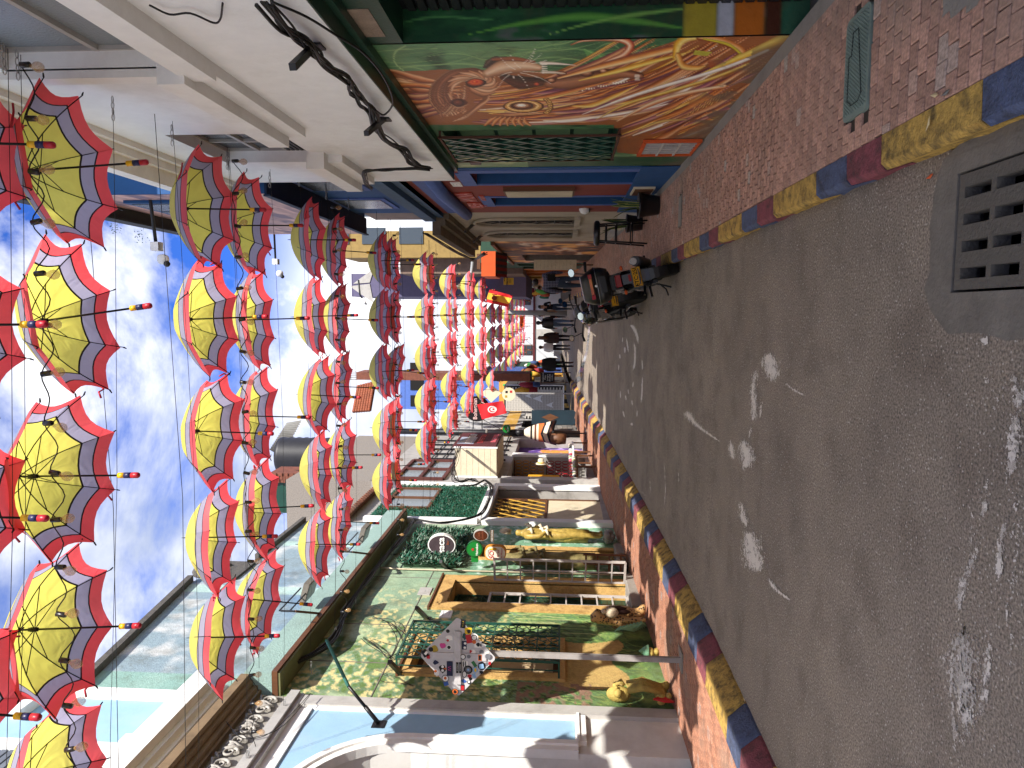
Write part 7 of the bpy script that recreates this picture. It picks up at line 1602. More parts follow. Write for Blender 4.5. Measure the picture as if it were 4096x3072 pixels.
# long bent lamp arm
la = thing('bent_arm', 'long bent arm, black below and teal above, bolted to the pale blue building', 'bracket', tuple(onX(1515, 2893, XL)))
p0, p1, p2_ = onX(1515, 2893, XL+.02), onX(1394, 2745, -4.12), onX(1306, 2560, -3.75)
b = MB(); b.tube([tuple(p0), tuple(p0.lerp(p1, .45))], .025, 8); b.tube([tuple(p0.lerp(p1, .42)), tuple(p1)], .019, 8); b.build('lower_arm', BLACK, la); b = MB(); b.tube([tuple(p1), tuple(p2_)], .02, 8); b.build('upper_arm', pm('teal_pipe', '#3f7a70', var=.1), la); b = MB(); b.box(XL, XL+.015, p0.y-.07, p0.y+.07, p0.z-.07, p0.z+.07); b.build('base_plate', BLACK, la)
# flood lights on the mural building's eaves band
for (lab, fp, ap, bp) in (('nearer floodlight on a brown arm over the teal band of the mural building', (1236, 2353), (1180, 2445), (1278, 2454)), ('further floodlight on a brown arm over the teal band of the mural building', (1458, 2130), (1408, 2208), (1482, 2217))):
    t = thing('floodlight', lab, 'floodlight', (XL+.3, 10.3, 5.2), 'floodlights on the left eaves'); a, b_, c = onX(*bp, XL+.3), onX(*ap, -3.98), onX(*fp, -3.98)
    q = MB(); q.bar(tuple(a), tuple(b_), .03); q.build('brown_arm', BROWNW, t); q = MB(); q.tube([tuple(b_), (b_.x, b_.y, b_.z), (c.x, b_.y+.0, c.z+.1)], .014, 6); q.bar((c.x, b_.y, c.z+.12), (c.x, c.y, c.z+.12), .015); q.bar((c.x, b_.y, c.z-.02), (c.x, c.y, c.z-.02), .015); q.build('stand', BLACK, t)
    q = MB(); q.obox((c.x, c.y, c.z), (.14, 0, -.04), (0, .2, 0), (.008, 0, .04)); q.build('lamp_housing', DARKCONC, t); q = MB(); q.obox((c.x-.01, c.y, c.z-.04), (.125, 0, -.036), (0, .18, 0), (.002, 0, .01)); q.build('lamp_glass', GLASSL, t)
# ---------------------------------------------------------------- diamond road sign seen from behind, full of stickers
SP = thing('diamond_road_sign', 'back of a diamond road sign covered in stickers on a galvanised post', 'road sign', (-3.88, 7.69, g(7.7)+.15))
top = onY(1680, 2617, 7.6); rgt = onY(1841, 2468, 7.6); bot = onY(1984, 2626, 7.6); lft = onY(1829, 2786, 7.6); ctr = (top+bot)/2
sc_ = (rgt.x-lft.x)/2; cx, cz = (rgt.x+lft.x)/2, (top.z+bot.z)/2; hv = (top.z-bot.z)/2
POSTM = pm('sign_post_grey', '#9a9490', rough=.5, metal=.0, var=.1, dirt='#5e564f', dscale=7, damt=.5)
b = MB(); b.box(cx-.012, cx+.044, 7.66, 7.7, g(7.7)+.13, cz); b.build('post', POSTM, SP); b = MB(); b.box(cx-.1, cx+.12, 7.6, 7.78, g(7.7)+.15, g(7.7)+.165); b.build('post_foot', CONC, SP)
PL = pm('sign_back_grey', '#bab7b8', rough=.45, metal=.0, var=.06, dirt='#7c7570', dscale=5, damt=.4)
b = MB(); pts = []
for (a, c_) in ((0, (cx, cz+hv)), (1, (cx+sc_, cz)), (2, (cx, cz-hv)), (3, (cx-sc_, cz))):
    px, pz = c_; vx, vz = cx-px, cz-pz
    for k in range(-2, 3):
        t = k/2*R(45); u = .93; q = Vector((px, 0, pz))+Vector((vx, 0, vz))*.075; dr = Vector((-vx, 0, -vz)).normalized(); sd_ = Vector((dr.z, 0, -dr.x)); q += dr*.02*math.cos(t)+sd_*.03*math.sin(t); pts.append((q.x, 7.6, q.z))
b.prism(pts, (0, .004, 0)); b.build('panel', PL, SP)
b = MB(); b.box(cx-.03, cx+.05, 7.585, 7.601, cz-hv*.75, cz+hv*.66, .004); b.build('vertical_rail', PL, SP); b = MB(); b.box(cx-sc_*.66, cx+sc_*.66, 7.57, 7.588, cz-.035, cz+.035, .004); b.build('horizontal_rail', PL, SP)
SCOL = {k: pm('sticker_'+k, v, rough=.4, var=.04, bump=0) for k, v in dict(black='#151517', white='#dedbd6', red='#b0222a', yellow='#d8b024', blue='#3a5c9c', teal='#1f4a48', pink='#c04488', navy='#1c2340', orange='#c0602a', grey='#6d6e74', gold='#a08a30', sky='#7fa3c4', green='#2c6a3c').items()}
def S(x, y):            # photo pixel on the sign -> plane of the panel
    p = onY(x, y, 7.598); return p.x, p.z
def tile(x, y): return 1600+.3014*x, 2400+.3014*y
def stk(shape, tx, ty, w, h, col, rot=0, lvl=0, txt=None, tcol='white', ts=.02):
    x, z = S(*tile(tx, ty)); ww, hh = w*.3014*8.6/F/2, h*.3014*8.6/F/2; Y_ = (7.597 if abs(z-cz) > .04 and not (cx-.03 < x < cx+.05) else 7.567 if abs(z-cz) <= .04 else 7.582)-.0008*lvl; b = MB()
    c_, s_ = math.cos(rot), math.sin(rot)
    if shape == 'o': P = [(math.cos(2*math.pi*k/18)*hh, math.sin(2*math.pi*k/18)*ww) for k in range(18)]
    elif shape == 'r': P = [(-hh, -ww), (hh, -ww), (hh, ww), (-hh, ww)]
    elif shape == 's': P = [(math.cos(R(36*k+90))*hh*(1 if k % 2 == 0 else .5), math.sin(R(36*k+90))*ww*(1 if k % 2 == 0 else .5)) for k in range(10)]
    elif shape == 't': P = [(-hh, -ww), (hh, -ww), (0, ww)]
    elif shape == 'b': rr_ = random.Random(int(tx+ty)); P = [(math.cos(2*math.pi*k/14)*hh*rr_.uniform(.6, 1.05), math.sin(2*math.pi*k/14)*ww*rr_.uniform(.6, 1.05)) for k in range(14)]
    P = [(x+p*c_-q*s_, Y_, z+p*s_+q*c_) for p, q in P]; c0 = (x, Y_, z)
    for k in range(len(P)): b.poly([c0, P[k], P[(k+1) % len(P)]])
    o = b.build('sticker', SCOL[col], SP)
    if txt: text(txt, ts, (x, Y_-.0008, z), 'C', SCOL[tcol], SP, 'sticker_lettering', depth=.0003, rot=rot)
# tx,ty from the close view; w is the extent down the post (upright height), h the upright width
for a in (('o', 635, 413, 46, 46, 'black'), ('b', 655, 505, 100, 90, 'white'), ('s', 635, 535, 50, 50, 'red', 0, 1), ('b', 565, 605, 85, 90, 'pink'), ('o', 652, 628, 60, 60, 'white'), ('o', 650, 628, 44, 44, 'black', 0, 1), ('b', 455, 650, 140, 110, 'gold'), ('o', 410, 655, 60, 60, 'black', 0, 1),
          ('r', 335, 700, 70, 90, 'black', .5), ('r', 350, 695, 50, 30, 'white', .9, 1), ('r', 378, 745, 40, 50, 'red'), ('r', 837, 315, 60, 110, 'black', -.1, 0, '= = =', 'yellow', .03), ('r', 905, 410, 85, 85, 'yellow', 0, 0), ('b', 910, 415, 62, 60, 'black', .4, 1), ('b', 855, 480, 60, 100, 'teal'),
          ('r', 915, 515, 70, 110, 'red', .2, 1), ('o', 985, 495, 100, 100, 'white'), ('o', 985, 500, 76, 76, 'black', 0, 1), ('o', 985, 500, 56, 56, 'white', 0, 2), ('o', 985, 555, 50, 50, 'orange', 0, 3), ('r', 853, 600, 60, 110, 'navy'), ('o', 865, 575, 32, 32, 'white', 0, 1), ('o', 860, 632, 32, 32, 'white', 0, 1),
          ('r', 1035, 590, 90, 80, 'white'), ('b', 1035, 590, 60, 60, 'black', 0, 1), ('b', 1100, 600, 90, 60, 'white'), ('o', 970, 690, 64, 64, 'white'), ('t', 935, 690, 50, 40, 'red', 1.2, 1), ('o', 1082, 690, 56, 56, 'grey'), ('o', 838, 745, 72, 72, 'black'), ('o', 838, 745, 52, 52, 'white', 0, 1), ('o', 915, 742, 48, 48, 'grey'), ('r', 1062, 757, 44, 80, 'orange'), ('r', 1062, 757, 30, 60, 'black', 0, 1), ('o', 1168, 740, 70, 70, 'grey'), ('b', 1160, 700, 60, 40, 'white'),
          ('b', 472, 830, 80, 70, 'navy'), ('b', 565, 910, 110, 125, 'black'), ('o', 565, 885, 34, 34, 'white', 0, 1), ('o', 565, 935, 34, 34, 'white', 0, 1), ('t', 595, 910, 40, 30, 'orange', 0, 2), ('r', 660, 910, 75, 190, 'navy', 0, 0, '/\\/\\', 'pink', .05), ('b', 490, 960, 80, 110, 'white'), ('b', 470, 945, 40, 40, 'orange', 0, 1), ('o', 602, 1040, 96, 96, 'grey'), ('o', 602, 1040, 72, 72, 'white', 0, 1), ('b', 600, 1035, 40, 50, 'orange', 0, 2), ('r', 612, 1110, 60, 50, 'blue', .3),
          ('r', 765, 880, 30, 140, 'black', 0, 0, 'ES MENOS', 'white', .016), ('r', 805, 880, 30, 140, 'black', 0, 0, 'DE SEGUIR', 'white', .016), ('r', 865, 850, 70, 80, 'white'), ('r', 845, 850, 12, 70, 'black', 0, 1), ('r', 870, 850, 12, 70, 'black', 0, 1), ('o', 905, 925, 110, 110, 'black'), ('o', 905, 925, 70, 70, 'grey', 0, 1), ('o', 905, 925, 30, 30, 'sky', 0, 2), ('r', 985, 850, 40, 80, 'green', .6), ('b', 1000, 930, 90, 100, 'sky'), ('b', 1000, 930, 40, 60, 'yellow', 0, 1), ('o', 1085, 875, 100, 110, 'black'), ('r', 1080, 880, 60, 60, 'sky', .2, 1),
          ('o', 855, 985, 60, 90, 'black'), ('o', 855, 985, 44, 70, 'white', 0, 1), ('b', 925, 1010, 60, 70, 'red'), ('b', 845, 1075, 80, 60, 'blue'), ('b', 920, 1090, 60, 70, 'black'), ('o', 915, 1085, 30, 30, 'white', 0, 1), ('o', 935, 1045, 40, 40, 'black'), ('r', 985, 1005, 40, 60, 'sky', .4), ('b', 1080, 960, 70, 50, 'black'), ('r', 1190, 840, 30, 40, 'red'), ('b', 1150, 850, 40, 60, 'grey'),
          ('o', 736, 1197, 84, 84, 'black'), ('o', 736, 1197, 70, 70, 'orange', 0, 1), ('b', 736, 1197, 50, 50, 'black', 0, 2), ('r', 830, 1165, 52, 80, 'black'), ('r', 830, 1165, 40, 64, 'red', 0, 1)):
    stk(*a)
# second sign pair further on
S2 = thing('diamond_road_sign', 'plain beige back of a diamond sign above a round one near the street corner', 'road sign', (-3.3, 31, 1))
q0 = onG(2290, 1590, .15); k = q0.y; a, b_, c, d = onY(1925, 1573, k), onY(1965, 1536, k), onY(2005, 1573, k), onY(1965, 1610, k); b = MB(); b.prism([tuple(a), tuple(b_), tuple(c), tuple(d)], (0, .01, 0)); b.build('panel', CREAM, S2)
e_ = onY(2035, 1577, k); b = MB(); b.prism([(e_.x+math.cos(2*math.pi*i/20)*.3, k, e_.z+math.sin(2*math.pi*i/20)*.3) for i in range(20)], (0, .01, 0)); b.build('round_panel', CREAM, S2)
b = MB(); b.bar((a.x+.02, k+.04, q0.z), (a.x+.02, k+.04, a.z+.4), .06); b.build('post', GALV, S2)
for (dx, dz, m_) in ((-.1, .12, 'gold'), (.12, -.1, 'red'), (.1, .1, 'black')): b = MB(); b.box(e_.x+dx-.05, e_.x+dx+.05, k-.008, k-.001, e_.z+dz-.05, e_.z+dz+.05); b.build('sticker', SCOL[m_], S2)
# ---------------------------------------------------------------- flags, box sign on the right
f1, f2, f3, f4 = onY(1958, 1158, 26), onY(2052, 1182, 26), onY(2030, 1228, 26), onY(1942, 1208, 26)
def spa(u, v): return 1 if .24 < v < .76 else 0
t_ = flag('spanish_flag', 'red and yellow striped flag with a crest hanging from the right side', (f1, f2, f3, f4), [FR, FY], spa, [tuple(f1+Vector((.05, 0, .15))), tuple(f4+Vector((-.05, 0, -.05)))], 20, 24, .02)
cc_ = onY(1977, 1192, 25.93); b = MB(); b.ball(tuple(cc_), .1, 8, 6, (.8, .15, 1)); b.box(cc_.x-.13, cc_.x-.1, cc_.y-.01, cc_.y+.01, cc_.z-.1, cc_.z+.08); b.box(cc_.x+.1, cc_.x+.13, cc_.y-.01, cc_.y+.01, cc_.z-.1, cc_.z+.08); b.build('crest', pm('crest_maroon', '#7a2a20'), t_)
ob = thing('orange_box_awning', 'orange box awning with red and black striped underside projecting from the right wall', 'awning', (1.3, 19.5, 3.2))
Y_ = 19.3; P = lambda x, y, Y_=Y_: onY(x, y, Y_)
a, b_ = P(1925, 1005), P(1982, 1105); q = MB(); q.box(a.x, b_.x, Y_, Y_+1.5, b_.z, a.z); q.build('fascia', ORANGEP, ob)
c1_, c2_ = P(1982, 1012), P(2020, 1100); RDK = pm('deep_red_cloth', '#7a1a14', rough=.8)
for i in range(8):
    x0, x1 = b_.x+(a.x-b_.x)*i/8, b_.x+(a.x-b_.x)*(i+1)/8; zt, zb_ = b_.z, c2_.z
    q = MB(); q.quad((x0, Y_+.02, zt), (x1, Y_+.02, zt), (x1, Y_+.7, zb_), (x0, Y_+.7, zb_)); q.build('stripe', RDK if i % 2 == 0 else BLACK, ob)
ch = thing('hanging_shop_sign', 'small black hanging sign with yellow lettering under the orange awning', 'sign', (.9, 21, 3)); c_ = onY(2032, 1125, 21)
q = MB(); q.box(c_.x-.1, c_.x+.1, 21, 21.03, c_.z-.16, c_.z+.13); q.build('board', pm('sign_mustard', '#b8932a'), ch); text('CHICHA', .065, (c_.x, 20.99, c_.z+.02), 'C', BLACK, ch, depth=.002, bold=.002, rot=0)
text('RIA', .06, (c_.x, 20.99, c_.z-.06), 'C', BLACK, ch, depth=.002)
q = MB(); q.bar((c_.x, 21.01, c_.z+.1), (XR, 21.01, c_.z+.16), .02); q.build('bracket', BLACK, ch)
# ---------------------------------------------------------------- cameras on poles
for (lab, pts, Y_) in (('white dome camera on a black pole hanging from the charcoal eaves', [(600, 790), (624, 975), (640, 1005)], 8.9), ('white camera on a dark pole over the street behind the third umbrella pair', [(1095, 900), (1102, 1040), (1112, 1075)], 14.5), ('small grey camera under the mauve tower', [(1440, 1180), (1450, 1195), (1455, 1200)], 29)):
    t = thing('security_camera', lab, 'camera', tuple(onY(*pts[0], Y_))); A_, B_, C_ = [onY(*p, Y_) for p in pts]; k = 1 if Y_ < 20 else 1.6
    q = MB(); q.tube([tuple(A_+Vector((.6, 0, .05))), tuple(A_), tuple(B_)], .022*k, 8); q.build('pole', BLACK, t); q = MB(); q.box(B_.x-.09, B_.x+.02, Y_-.06, Y_+.06, B_.z-.06, B_.z+.05, .01); q.build('junction_box', WHITE2, t)
    q = MB(); q.lathe([(.03, .08), (.06, .06), (.065, 0), (.05, -.04), (.0, -.06)], (C_.x-.1, Y_, C_.z-.05), 12); q.build('dome', WHITE2, t); q = MB(); q.ball((C_.x-.16, Y_-.03, C_.z-.1), .04, 8, 6); q.build('lens', BLACK, t)
# ---------------------------------------------------------------- pots, stool, globe lamp
SNK = pm('snake_plant_leaf', '#3f5a34', var=.3, scale=18, rough=.45, stretch=(1, 1, 4)); SNKY = pm('leaf_edge_yellow', '#a9a45c', var=.2); PEB = pm('white_pebbles', '#c9c6c0', var=.3, scale=60, bump=1)
def pot(lab, x, y, r, h, hl, nl, seed):
    z0 = g(y)+.15; t = thing('potted_plant', lab, 'potted plant', (x, y, z0), 'black pots with snake plants'); q = MB(); q.lathe([(r*.74, z0), (r*.76, z0+.02), (r*.98, z0+h-.03), (r*1.04, z0+h-.03), (r*1.04, z0+h), (r*.93, z0+h), (r*.9, z0+h-.05)], (x, y, 0), 28); q.build('pot', BLACKPL, t)
    q = MB(); q.lathe([(r*.9, z0+h-.05), (r*.5, z0+h-.02), (0, z0+h-.015)], (x, y, 0), 20); q.build('pebbles', PEB, t)
    r_ = random.Random(seed)
    for i in range(nl):
        a = r_.uniform(0, 6.28); rr_ = r*.45*r_.random(); hh = hl*r_.uniform(.6, 1); lean = r_.uniform(0, .16); bx, by = x+math.cos(a)*rr_, y+math.sin(a)*rr_; w_ = .024; c_, s_ = math.cos(a+1.3), math.sin(a+1.3); q = MB()
        for k in range(8):
            u, v = k/8, (k+1)/8; f0, f1_ = [w_*(.55+.45*math.sin(min(1, t_*1.6)*math.pi/2))*(1-t_**4)+.001 for t_ in (u, v)]
            A_ = Vector((bx+math.cos(a)*lean*u*u, by+math.sin(a)*lean*u*u, z0+h-.04+hh*u)); B_ = Vector((bx+math.cos(a)*lean*v*v, by+math.sin(a)*lean*v*v, z0+h-.04+hh*v)); S_ = Vector((c_, s_, .1*math.sin(u*5)))
            n_ = Vector((-s_, c_, 0))*.006
            q.mat(1).quad(A_-S_*f0, A_-S_*f0*.75+n_*0, B_-S_*f1_*.75, B_-S_*f1_); q.mat(0).quad(A_-S_*f0*.75, A_+n_, B_+n_, B_-S_*f1_*.75); q.mat(0).quad(A_+n_, A_+S_*f0*.75, B_+S_*f1_*.75, B_+n_); q.mat(1).quad(A_+S_*f0*.75, A_+S_*f0, B_+S_*f1_, B_+S_*f1_*.75)
        q.build('leaf', [SNK, SNKY], t)
pot('larger black pot with a snake plant on the right sidewalk', 1.44, 10.05, .165, .28, .42, 11, 1)
pot('smaller black pot with a thin plant behind the bar stool', 1.4, 11.7, .14, .25, .5, 7, 2)
st_ = thing('bar_stool', 'black tubular metal bar stool with a padded seat on the right sidewalk', 'stool', (1.2, 11.2, g(11.2)+.15)); z0 = g(11.2)+.15; sx, sy = 1.2, 11.25
q = MB(); q.lathe([(0, z0+.7), (.17, z0+.7), (.19, z0+.72), (.19, z0+.76), (.16, z0+.785), (0, z0+.79)], (sx, sy, 0), 20); q.build('seat', BLACKPL, st_)
for (dx, dy) in ((-1, -1), (1, -1), (1, 1), (-1, 1)): q = MB(); q.tube([(sx+dx*.12, sy+dy*.12, z0+.71), (sx+dx*.17, sy+dy*.17, z0)], .013, 6); q.build('leg', BLACK, st_)
for zz, w_ in ((.22, .155), (.45, .14), (.6, .13)):
    q = MB(); q.tube([(sx-w_, sy-w_, z0+zz), (sx+w_, sy-w_, z0+zz), (sx+w_, sy+w_, z0+zz), (sx-w_, sy+w_, z0+zz), (sx-w_, sy-w_, z0+zz)], .01, 6); q.build('footrest', BLACK, st_)
gl_ = thing('globe_wall_lamp', 'round white wall lamp on a curved black bracket above the stool', 'wall lamp', tuple(onX(2338, 830, XR))); c_ = onY(2338, 836, 11.9)
q = MB(); q.ball(tuple(c_), .085, 14, 10); q.build('globe', WHITE2, gl_); q = MB(); q.tube([(XR, 12.0, c_.z-.25), (c_.x+.1, 12, c_.z-.28), (c_.x+.02, 11.95, c_.z-.18), (c_.x, 11.9, c_.z-.08)], .014, 6); q.build('bracket', BLACK, gl_); q = MB(); q.lathe([(.06, -.09), (.05, -.06)], tuple(c_), 10); q.build('collar', BLACK, gl_)
# weeds hanging from the right eaves
for (x, y, lab) in ((445, 913, 'nearer small weed hanging from the charcoal eaves'), (545, 940, 'further small weed hanging from the charcoal eaves')):
    p = onX(x, y, 1.18); t = thing('weed', lab, 'plant', tuple(p)); r_ = random.Random(x); q = MB()
    for i in range(60): a = Vector((r_.gauss(0, .05), r_.gauss(0, .07), -abs(r_.gauss(0, .06)))); d = Vector((r_.uniform(-1, 1), r_.uniform(-1, 1), r_.uniform(-1, 1))).normalized()*.025; s_ = d.orthogonal().normalized()*.01; q.quad(p+a, p+a+s_+d*.5, p+a+d, p+a-s_+d*.5)
    q.build('leaves', FOL2, t, kind='stuff')
# ---------------------------------------------------------------- sculptures on the mural building
def skin(name, verts, edges, rad, mats, parent, matf=None, sub=2, root=0):
    me = bpy.data.meshes.new(name); me.from_pydata([tuple(v) for v in verts], edges, []); o = bpy.data.objects.new(name, me); COL.objects.link(o)
    m1 = o.modifiers.new('s', 'SKIN'); 
    for i, r_ in enumerate(rad): sv = me.skin_vertices[0].data[i]; sv.radius = (r_, r_) if not hasattr(r_, '__len__') else r_; sv.use_root = (i == root)
    m2 = o.modifiers.new('u', 'SUBSURF'); m2.levels = sub; m2.render_levels = sub
    dg = bpy.context.evaluated_depsgraph_get(); me2 = bpy.data.meshes.new_from_object(o.evaluated_get(dg)); bpy.data.objects.remove(o, do_unlink=True); me2.name = name; me2.materials.clear()
    for m_ in (mats if isinstance(mats, (list, tuple)) else [mats]): me2.materials.append(m_)
    me2.polygons.foreach_set('use_smooth', [True]*len(me2.polygons))
    if matf: me2.polygons.foreach_set('material_index', [matf(p.center) for p in me2.polygons])
    else: me2.polygons.foreach_set('material_index', [0]*len(me2.polygons))
    return mk(name, me2, parent) if parent is not False else me2
def spotmat():
    m_, t, b = nodemat('jaguar_coat'); n, l = t.nodes, t.links; tc_ = n.new('ShaderNodeTexCoord'); v = n.new('ShaderNodeTexVoronoi'); v.inputs['Scale'].default_value = 26; l.new(tc_.outputs['Object'], v.inputs['Vector'])
    r_ = n.new('ShaderNodeValToRGB'); e = r_.color_ramp.elements; e[0].position = .14; e[0].color = (.28, .13, .04, 1); e[1].position = .2; e[1].color = (.02, .012, .008, 1); k = r_.color_ramp.elements.new(.34); k.color = (.02, .012, .008, 1); k = r_.color_ramp.elements.new(.4); k.color = (.42, .24, .09, 1)
    l.new(v.outputs['Distance'], r_.inputs['Fac']); l.new(r_.outputs[0], b.inputs['Base Color']); b.inputs['Roughness'].default_value = .6; return m_
JG = spotmat(); jx, jy, jz = XL+.16, 10.1, .25
jg = thing('jaguar_sculpture', 'spotted jaguar sculpture sitting on the wall base with a bird at its chest', 'sculpture', (jx, jy, jz))
V = [(0, .1, .12), (0, .02, .34), (.03, -.06, .52), (.06, -.1, .66), (.13, -.14, .74), (.2, -.16, .7), (.08, -.14, .08), (.07, -.13, .3), (.1, -.02, .08), (.09, -.03, .3), (.1, .14, .06), (.2, .1, .04), (.05, -.05, .8), (.05, -.19, .8), (-.02, .2, .1), (.0, .34, .08), (.1, -.2, .04)]
E_ = [(0, 1), (1, 2), (2, 3), (3, 4), (4, 5), (2, 7), (7, 6), (6, 16), (2, 9), (9, 8), (0, 10), (10, 11), (4, 12), (4, 13), (0, 14), (14, 15)]
skin('body', [(jx+a, jy+b_, jz+c) for a, b_, c in V], E_, [.13, .13, .12, .09, .09, .05, .04, .05, .04, .05, .07, .035, .02, .02, .04, .02, .035], JG, jg, root=1)
q = MB(); q.ball((jx+.2, jy-.2, jz+.52), .075, 10, 8, (1, 1, 1.3)); q.ball((jx+.22, jy-.22, jz+.63), .04, 8, 6); q.build('bird_body', pm('bird_speckled', '#b5a58c', var=.4, scale=50), jg)
q = MB(); q.tube([(jx+.16, jy-.12, jz+.5), (jx+.16, jy-.06, jz+.35), (jx+.15, jy-.05, jz+.24)], [.03, .045, .01], 8); q.tube([(jx+.24, jy-.14, jz+.56), (jx+.22, jy-.08, jz+.4), (jx+.2, jy-.05, jz+.3)], [.02, .03, .01], 8); q.build('bird_wing', pm('bird_wing', '#3a2320', var=.4), jg)
for i in range(7):
    a = i*.5; q = MB(); q.tube([(jx+.04, jy-.25-i*.03, jz+.04+i*.03), (jx+.12, jy-.33-i*.03, jz+.12+i*.05), (jx+.08, jy-.42-i*.02, jz+.2+i*.05)], [.012, .025, .004], 6); q.build('carved_leaf', pm('pale_green_leaf', '#6d9a7c', var=.2) if i == 0 else bpy.data.materials['pale_green_leaf'], jg)
STO = pm('painted_stone', '#a58f4a', var=.25, scale=12, bump=1, bs=30, dirt='#5c4a26', dscale=5, damt=.6)
def lumps(mb, c, n, r, sx=1, sy=1, sz=1, seed=0):
    r_ = random.Random(seed)
    for i in range(n): mb.ball((c[0]+r_.uniform(-1, 1)*sx, c[1]+r_.uniform(-1, 1)*sy, c[2]+r_.uniform(-1, 1)*sz), r*r_.uniform(.6, 1.2), 8, 6, (1, r_.uniform(.7, 1.3), r_.uniform(.7, 1.2)))
fx = thing('bearded_face_sculpture', 'yellow painted stone face with a long beard at the corner beside the pale blue building', 'sculpture', (XL+.1, 8.2, .2)); fy, fxx = 8.18, XL+.1
q = MB(); q.ball((fxx, fy, .8), .095, 12, 9, (1, .95, 1.5)); lumps(q, (fxx+.03, fy, .84), 9, .05, .06, .1, .04, 12); q.tube([(fxx+.11, fy, .84), (fxx+.16, fy, .77), (fxx+.11, fy, .74)], [.02, .03, .02], 8); q.ball((fxx+.1, fy-.05, .83), .02); q.ball((fxx+.1, fy+.05, .83), .02); q.ball((fxx+.11, fy, .7), .025, 8, 6, (.7, 1.5, .5)); q.build('head', STO, fx)
q = MB(); r_ = random.Random(6)
for i in range(16): yy = fy+r_.uniform(-.1, .1); q.tube([(fxx+.09, yy, .7), (fxx+.12+.03*r_.random(), yy+r_.uniform(-.03, .03), .52), (fxx+.08, yy+r_.uniform(-.03, .03), .3)], [.03, .04, .018], 6)
q.build('beard', STO, fx, kind='stuff'); q = MB(); lumps(q, (fxx+.02, fy, .28), 14, .05, .05, .14, .06, 3); q.build('rock_base', STO, fx, kind='stuff')
rl = thing('red_leaf_carving', 'small red leaf carving at the foot of the bearded face', 'carving', (XL+.1, 8.0, .2)); q = MB(); q.prism([(XL+.12, 7.99, .18), (XL+.14, 8.08, .3), (XL+.14, 8.0, .42), (XL+.14, 7.95, .3)], (.02, 0, 0)); q.build('leaf', REDP, rl)
fr_ = thing('green_hat_sculpture', 'small pale green and cream sculpture at the wall base under the grille window', 'sculpture', (XL+.1, 9.2, .2)); q = MB(); q.lathe([(.09, .33), (.06, .38), (.0, .46)], (XL+.12, 9.25, 0), 12); q.build('green_cap', bpy.data.materials['pale_green_leaf'], fr_)
q = MB(); q.ball((XL+.11, 9.25, .3), .06, 10, 8, (1, 1.2, .8)); lumps(q, (XL+.1, 9.27, .22), 6, .045, .03, .08, .02, 8); q.build('body', STO, fr_)
GLD = pm('gold_figure_paint', '#9c8440', var=.4, scale=9, bump=1, bs=14, dirt='#6a4f18', dscale=5, damt=.5, rough=.5); OLV = pm('olive_relief', '#736840', var=.35, scale=9, bump=1, bs=14, dirt='#3d3518', dscale=4, damt=.6, rough=.7)
def relief(name, lab, x, y, z0, h, mat, hatmat, seed, wide=1.0):
    t = thing(name, lab, 'sculpture', (x, y, z0)); s_ = h/1.75; P = lambda a, b_, c: (x+b_*s_*.5, y+a*s_*wide, z0+c*s_)
    V = [P(0, .1, .95), P(0, .12, 1.15), P(0, .14, 1.35), P(0, .12, 1.48), P(0, .14, 1.6), P(-.1, .1, .85), P(-.08, .16, .48), P(-.07, .1, .1), P(.1, .1, .85), P(.09, .14, .48), P(.07, .1, .1), P(-.18, .1, 1.38), P(-.24, .18, 1.12), P(-.08, .3, 1.02), P(.18, .1, 1.38), P(.25, .2, 1.15), P(.12, .3, 1.25), P(-.07, .2, .04), P(.07, .2, .04)]
    E_ = [(0, 1), (1, 2), (2, 3), (3, 4), (0, 5), (5, 6), (6, 7), (0, 8), (8, 9), (9, 10), (2, 11), (11, 12), (12, 13), (2, 14), (14, 15), (15, 16), (7, 17), (10, 18)]
    skin('figure', V, E_, [a*s_*.8 for a in (.15, .12, .15, .06, .1, .1, .075, .05, .1, .075, .05, .07, .05, .035, .07, .05, .035, .04, .04)], mat, t)
    q = MB()
    for k in range(7): a = R(-60+20*k); q.tube([P(math.sin(a)*.08, .16, 1.68), P(math.sin(a)*.2, .2, 1.72+math.cos(a)*.16)], [.03*s_, .012*s_], 6)
    q.build('headdress', hatmat, t)
    q = MB(); q.lathe([(.12*s_, .3*s_+z0), (.13*s_, .7*s_+z0), (.1*s_, 1.0*s_+z0)], (x+.04, y, 0), 12); [q.tube([(x+.06+.05*math.cos(k), y+.11*math.sin(k*1.3)*(.5+.5*v0), z0+(1.02-v0*.75)*s_) for v0 in (0, .35, .7, 1)], [.022, .03, .034, .02], 5) for k in range(9)]; q.build('robe', mat, t)
    q = MB(); [q.tube([P(a0, .2, 1.0+b0), P(a0+.05, .34, 1.03+b0), P(a0+.13, .26, 1.1+b0)], [.02, .035, .01], 6) for a0, b0 in ((-.2, 0), (-.1, .08), (.0, .0), (.1, .12), (-.15, .28), (.05, .3), (.15, .35))]; q.build('flower_offering', hatmat, t)
    q = MB(); lumps(q, (x+.04, y, z0-.08), 16, .07, .08, .22, .06, seed); q.build('rock_base', CONC, t, kind='stuff'); return t
relief('golden_figure', 'golden robed woman figure with a feather headdress standing against the far green wall', XL+.1, 14.1, .62, 1.95, GLD, CREAM, 1)
relief('olive_figure', 'tall olive relief figure of a muscular man between the two yellow framed doors', XL+.1, 12.62, .5, 2.2, OLV, OLV, 2, .8)
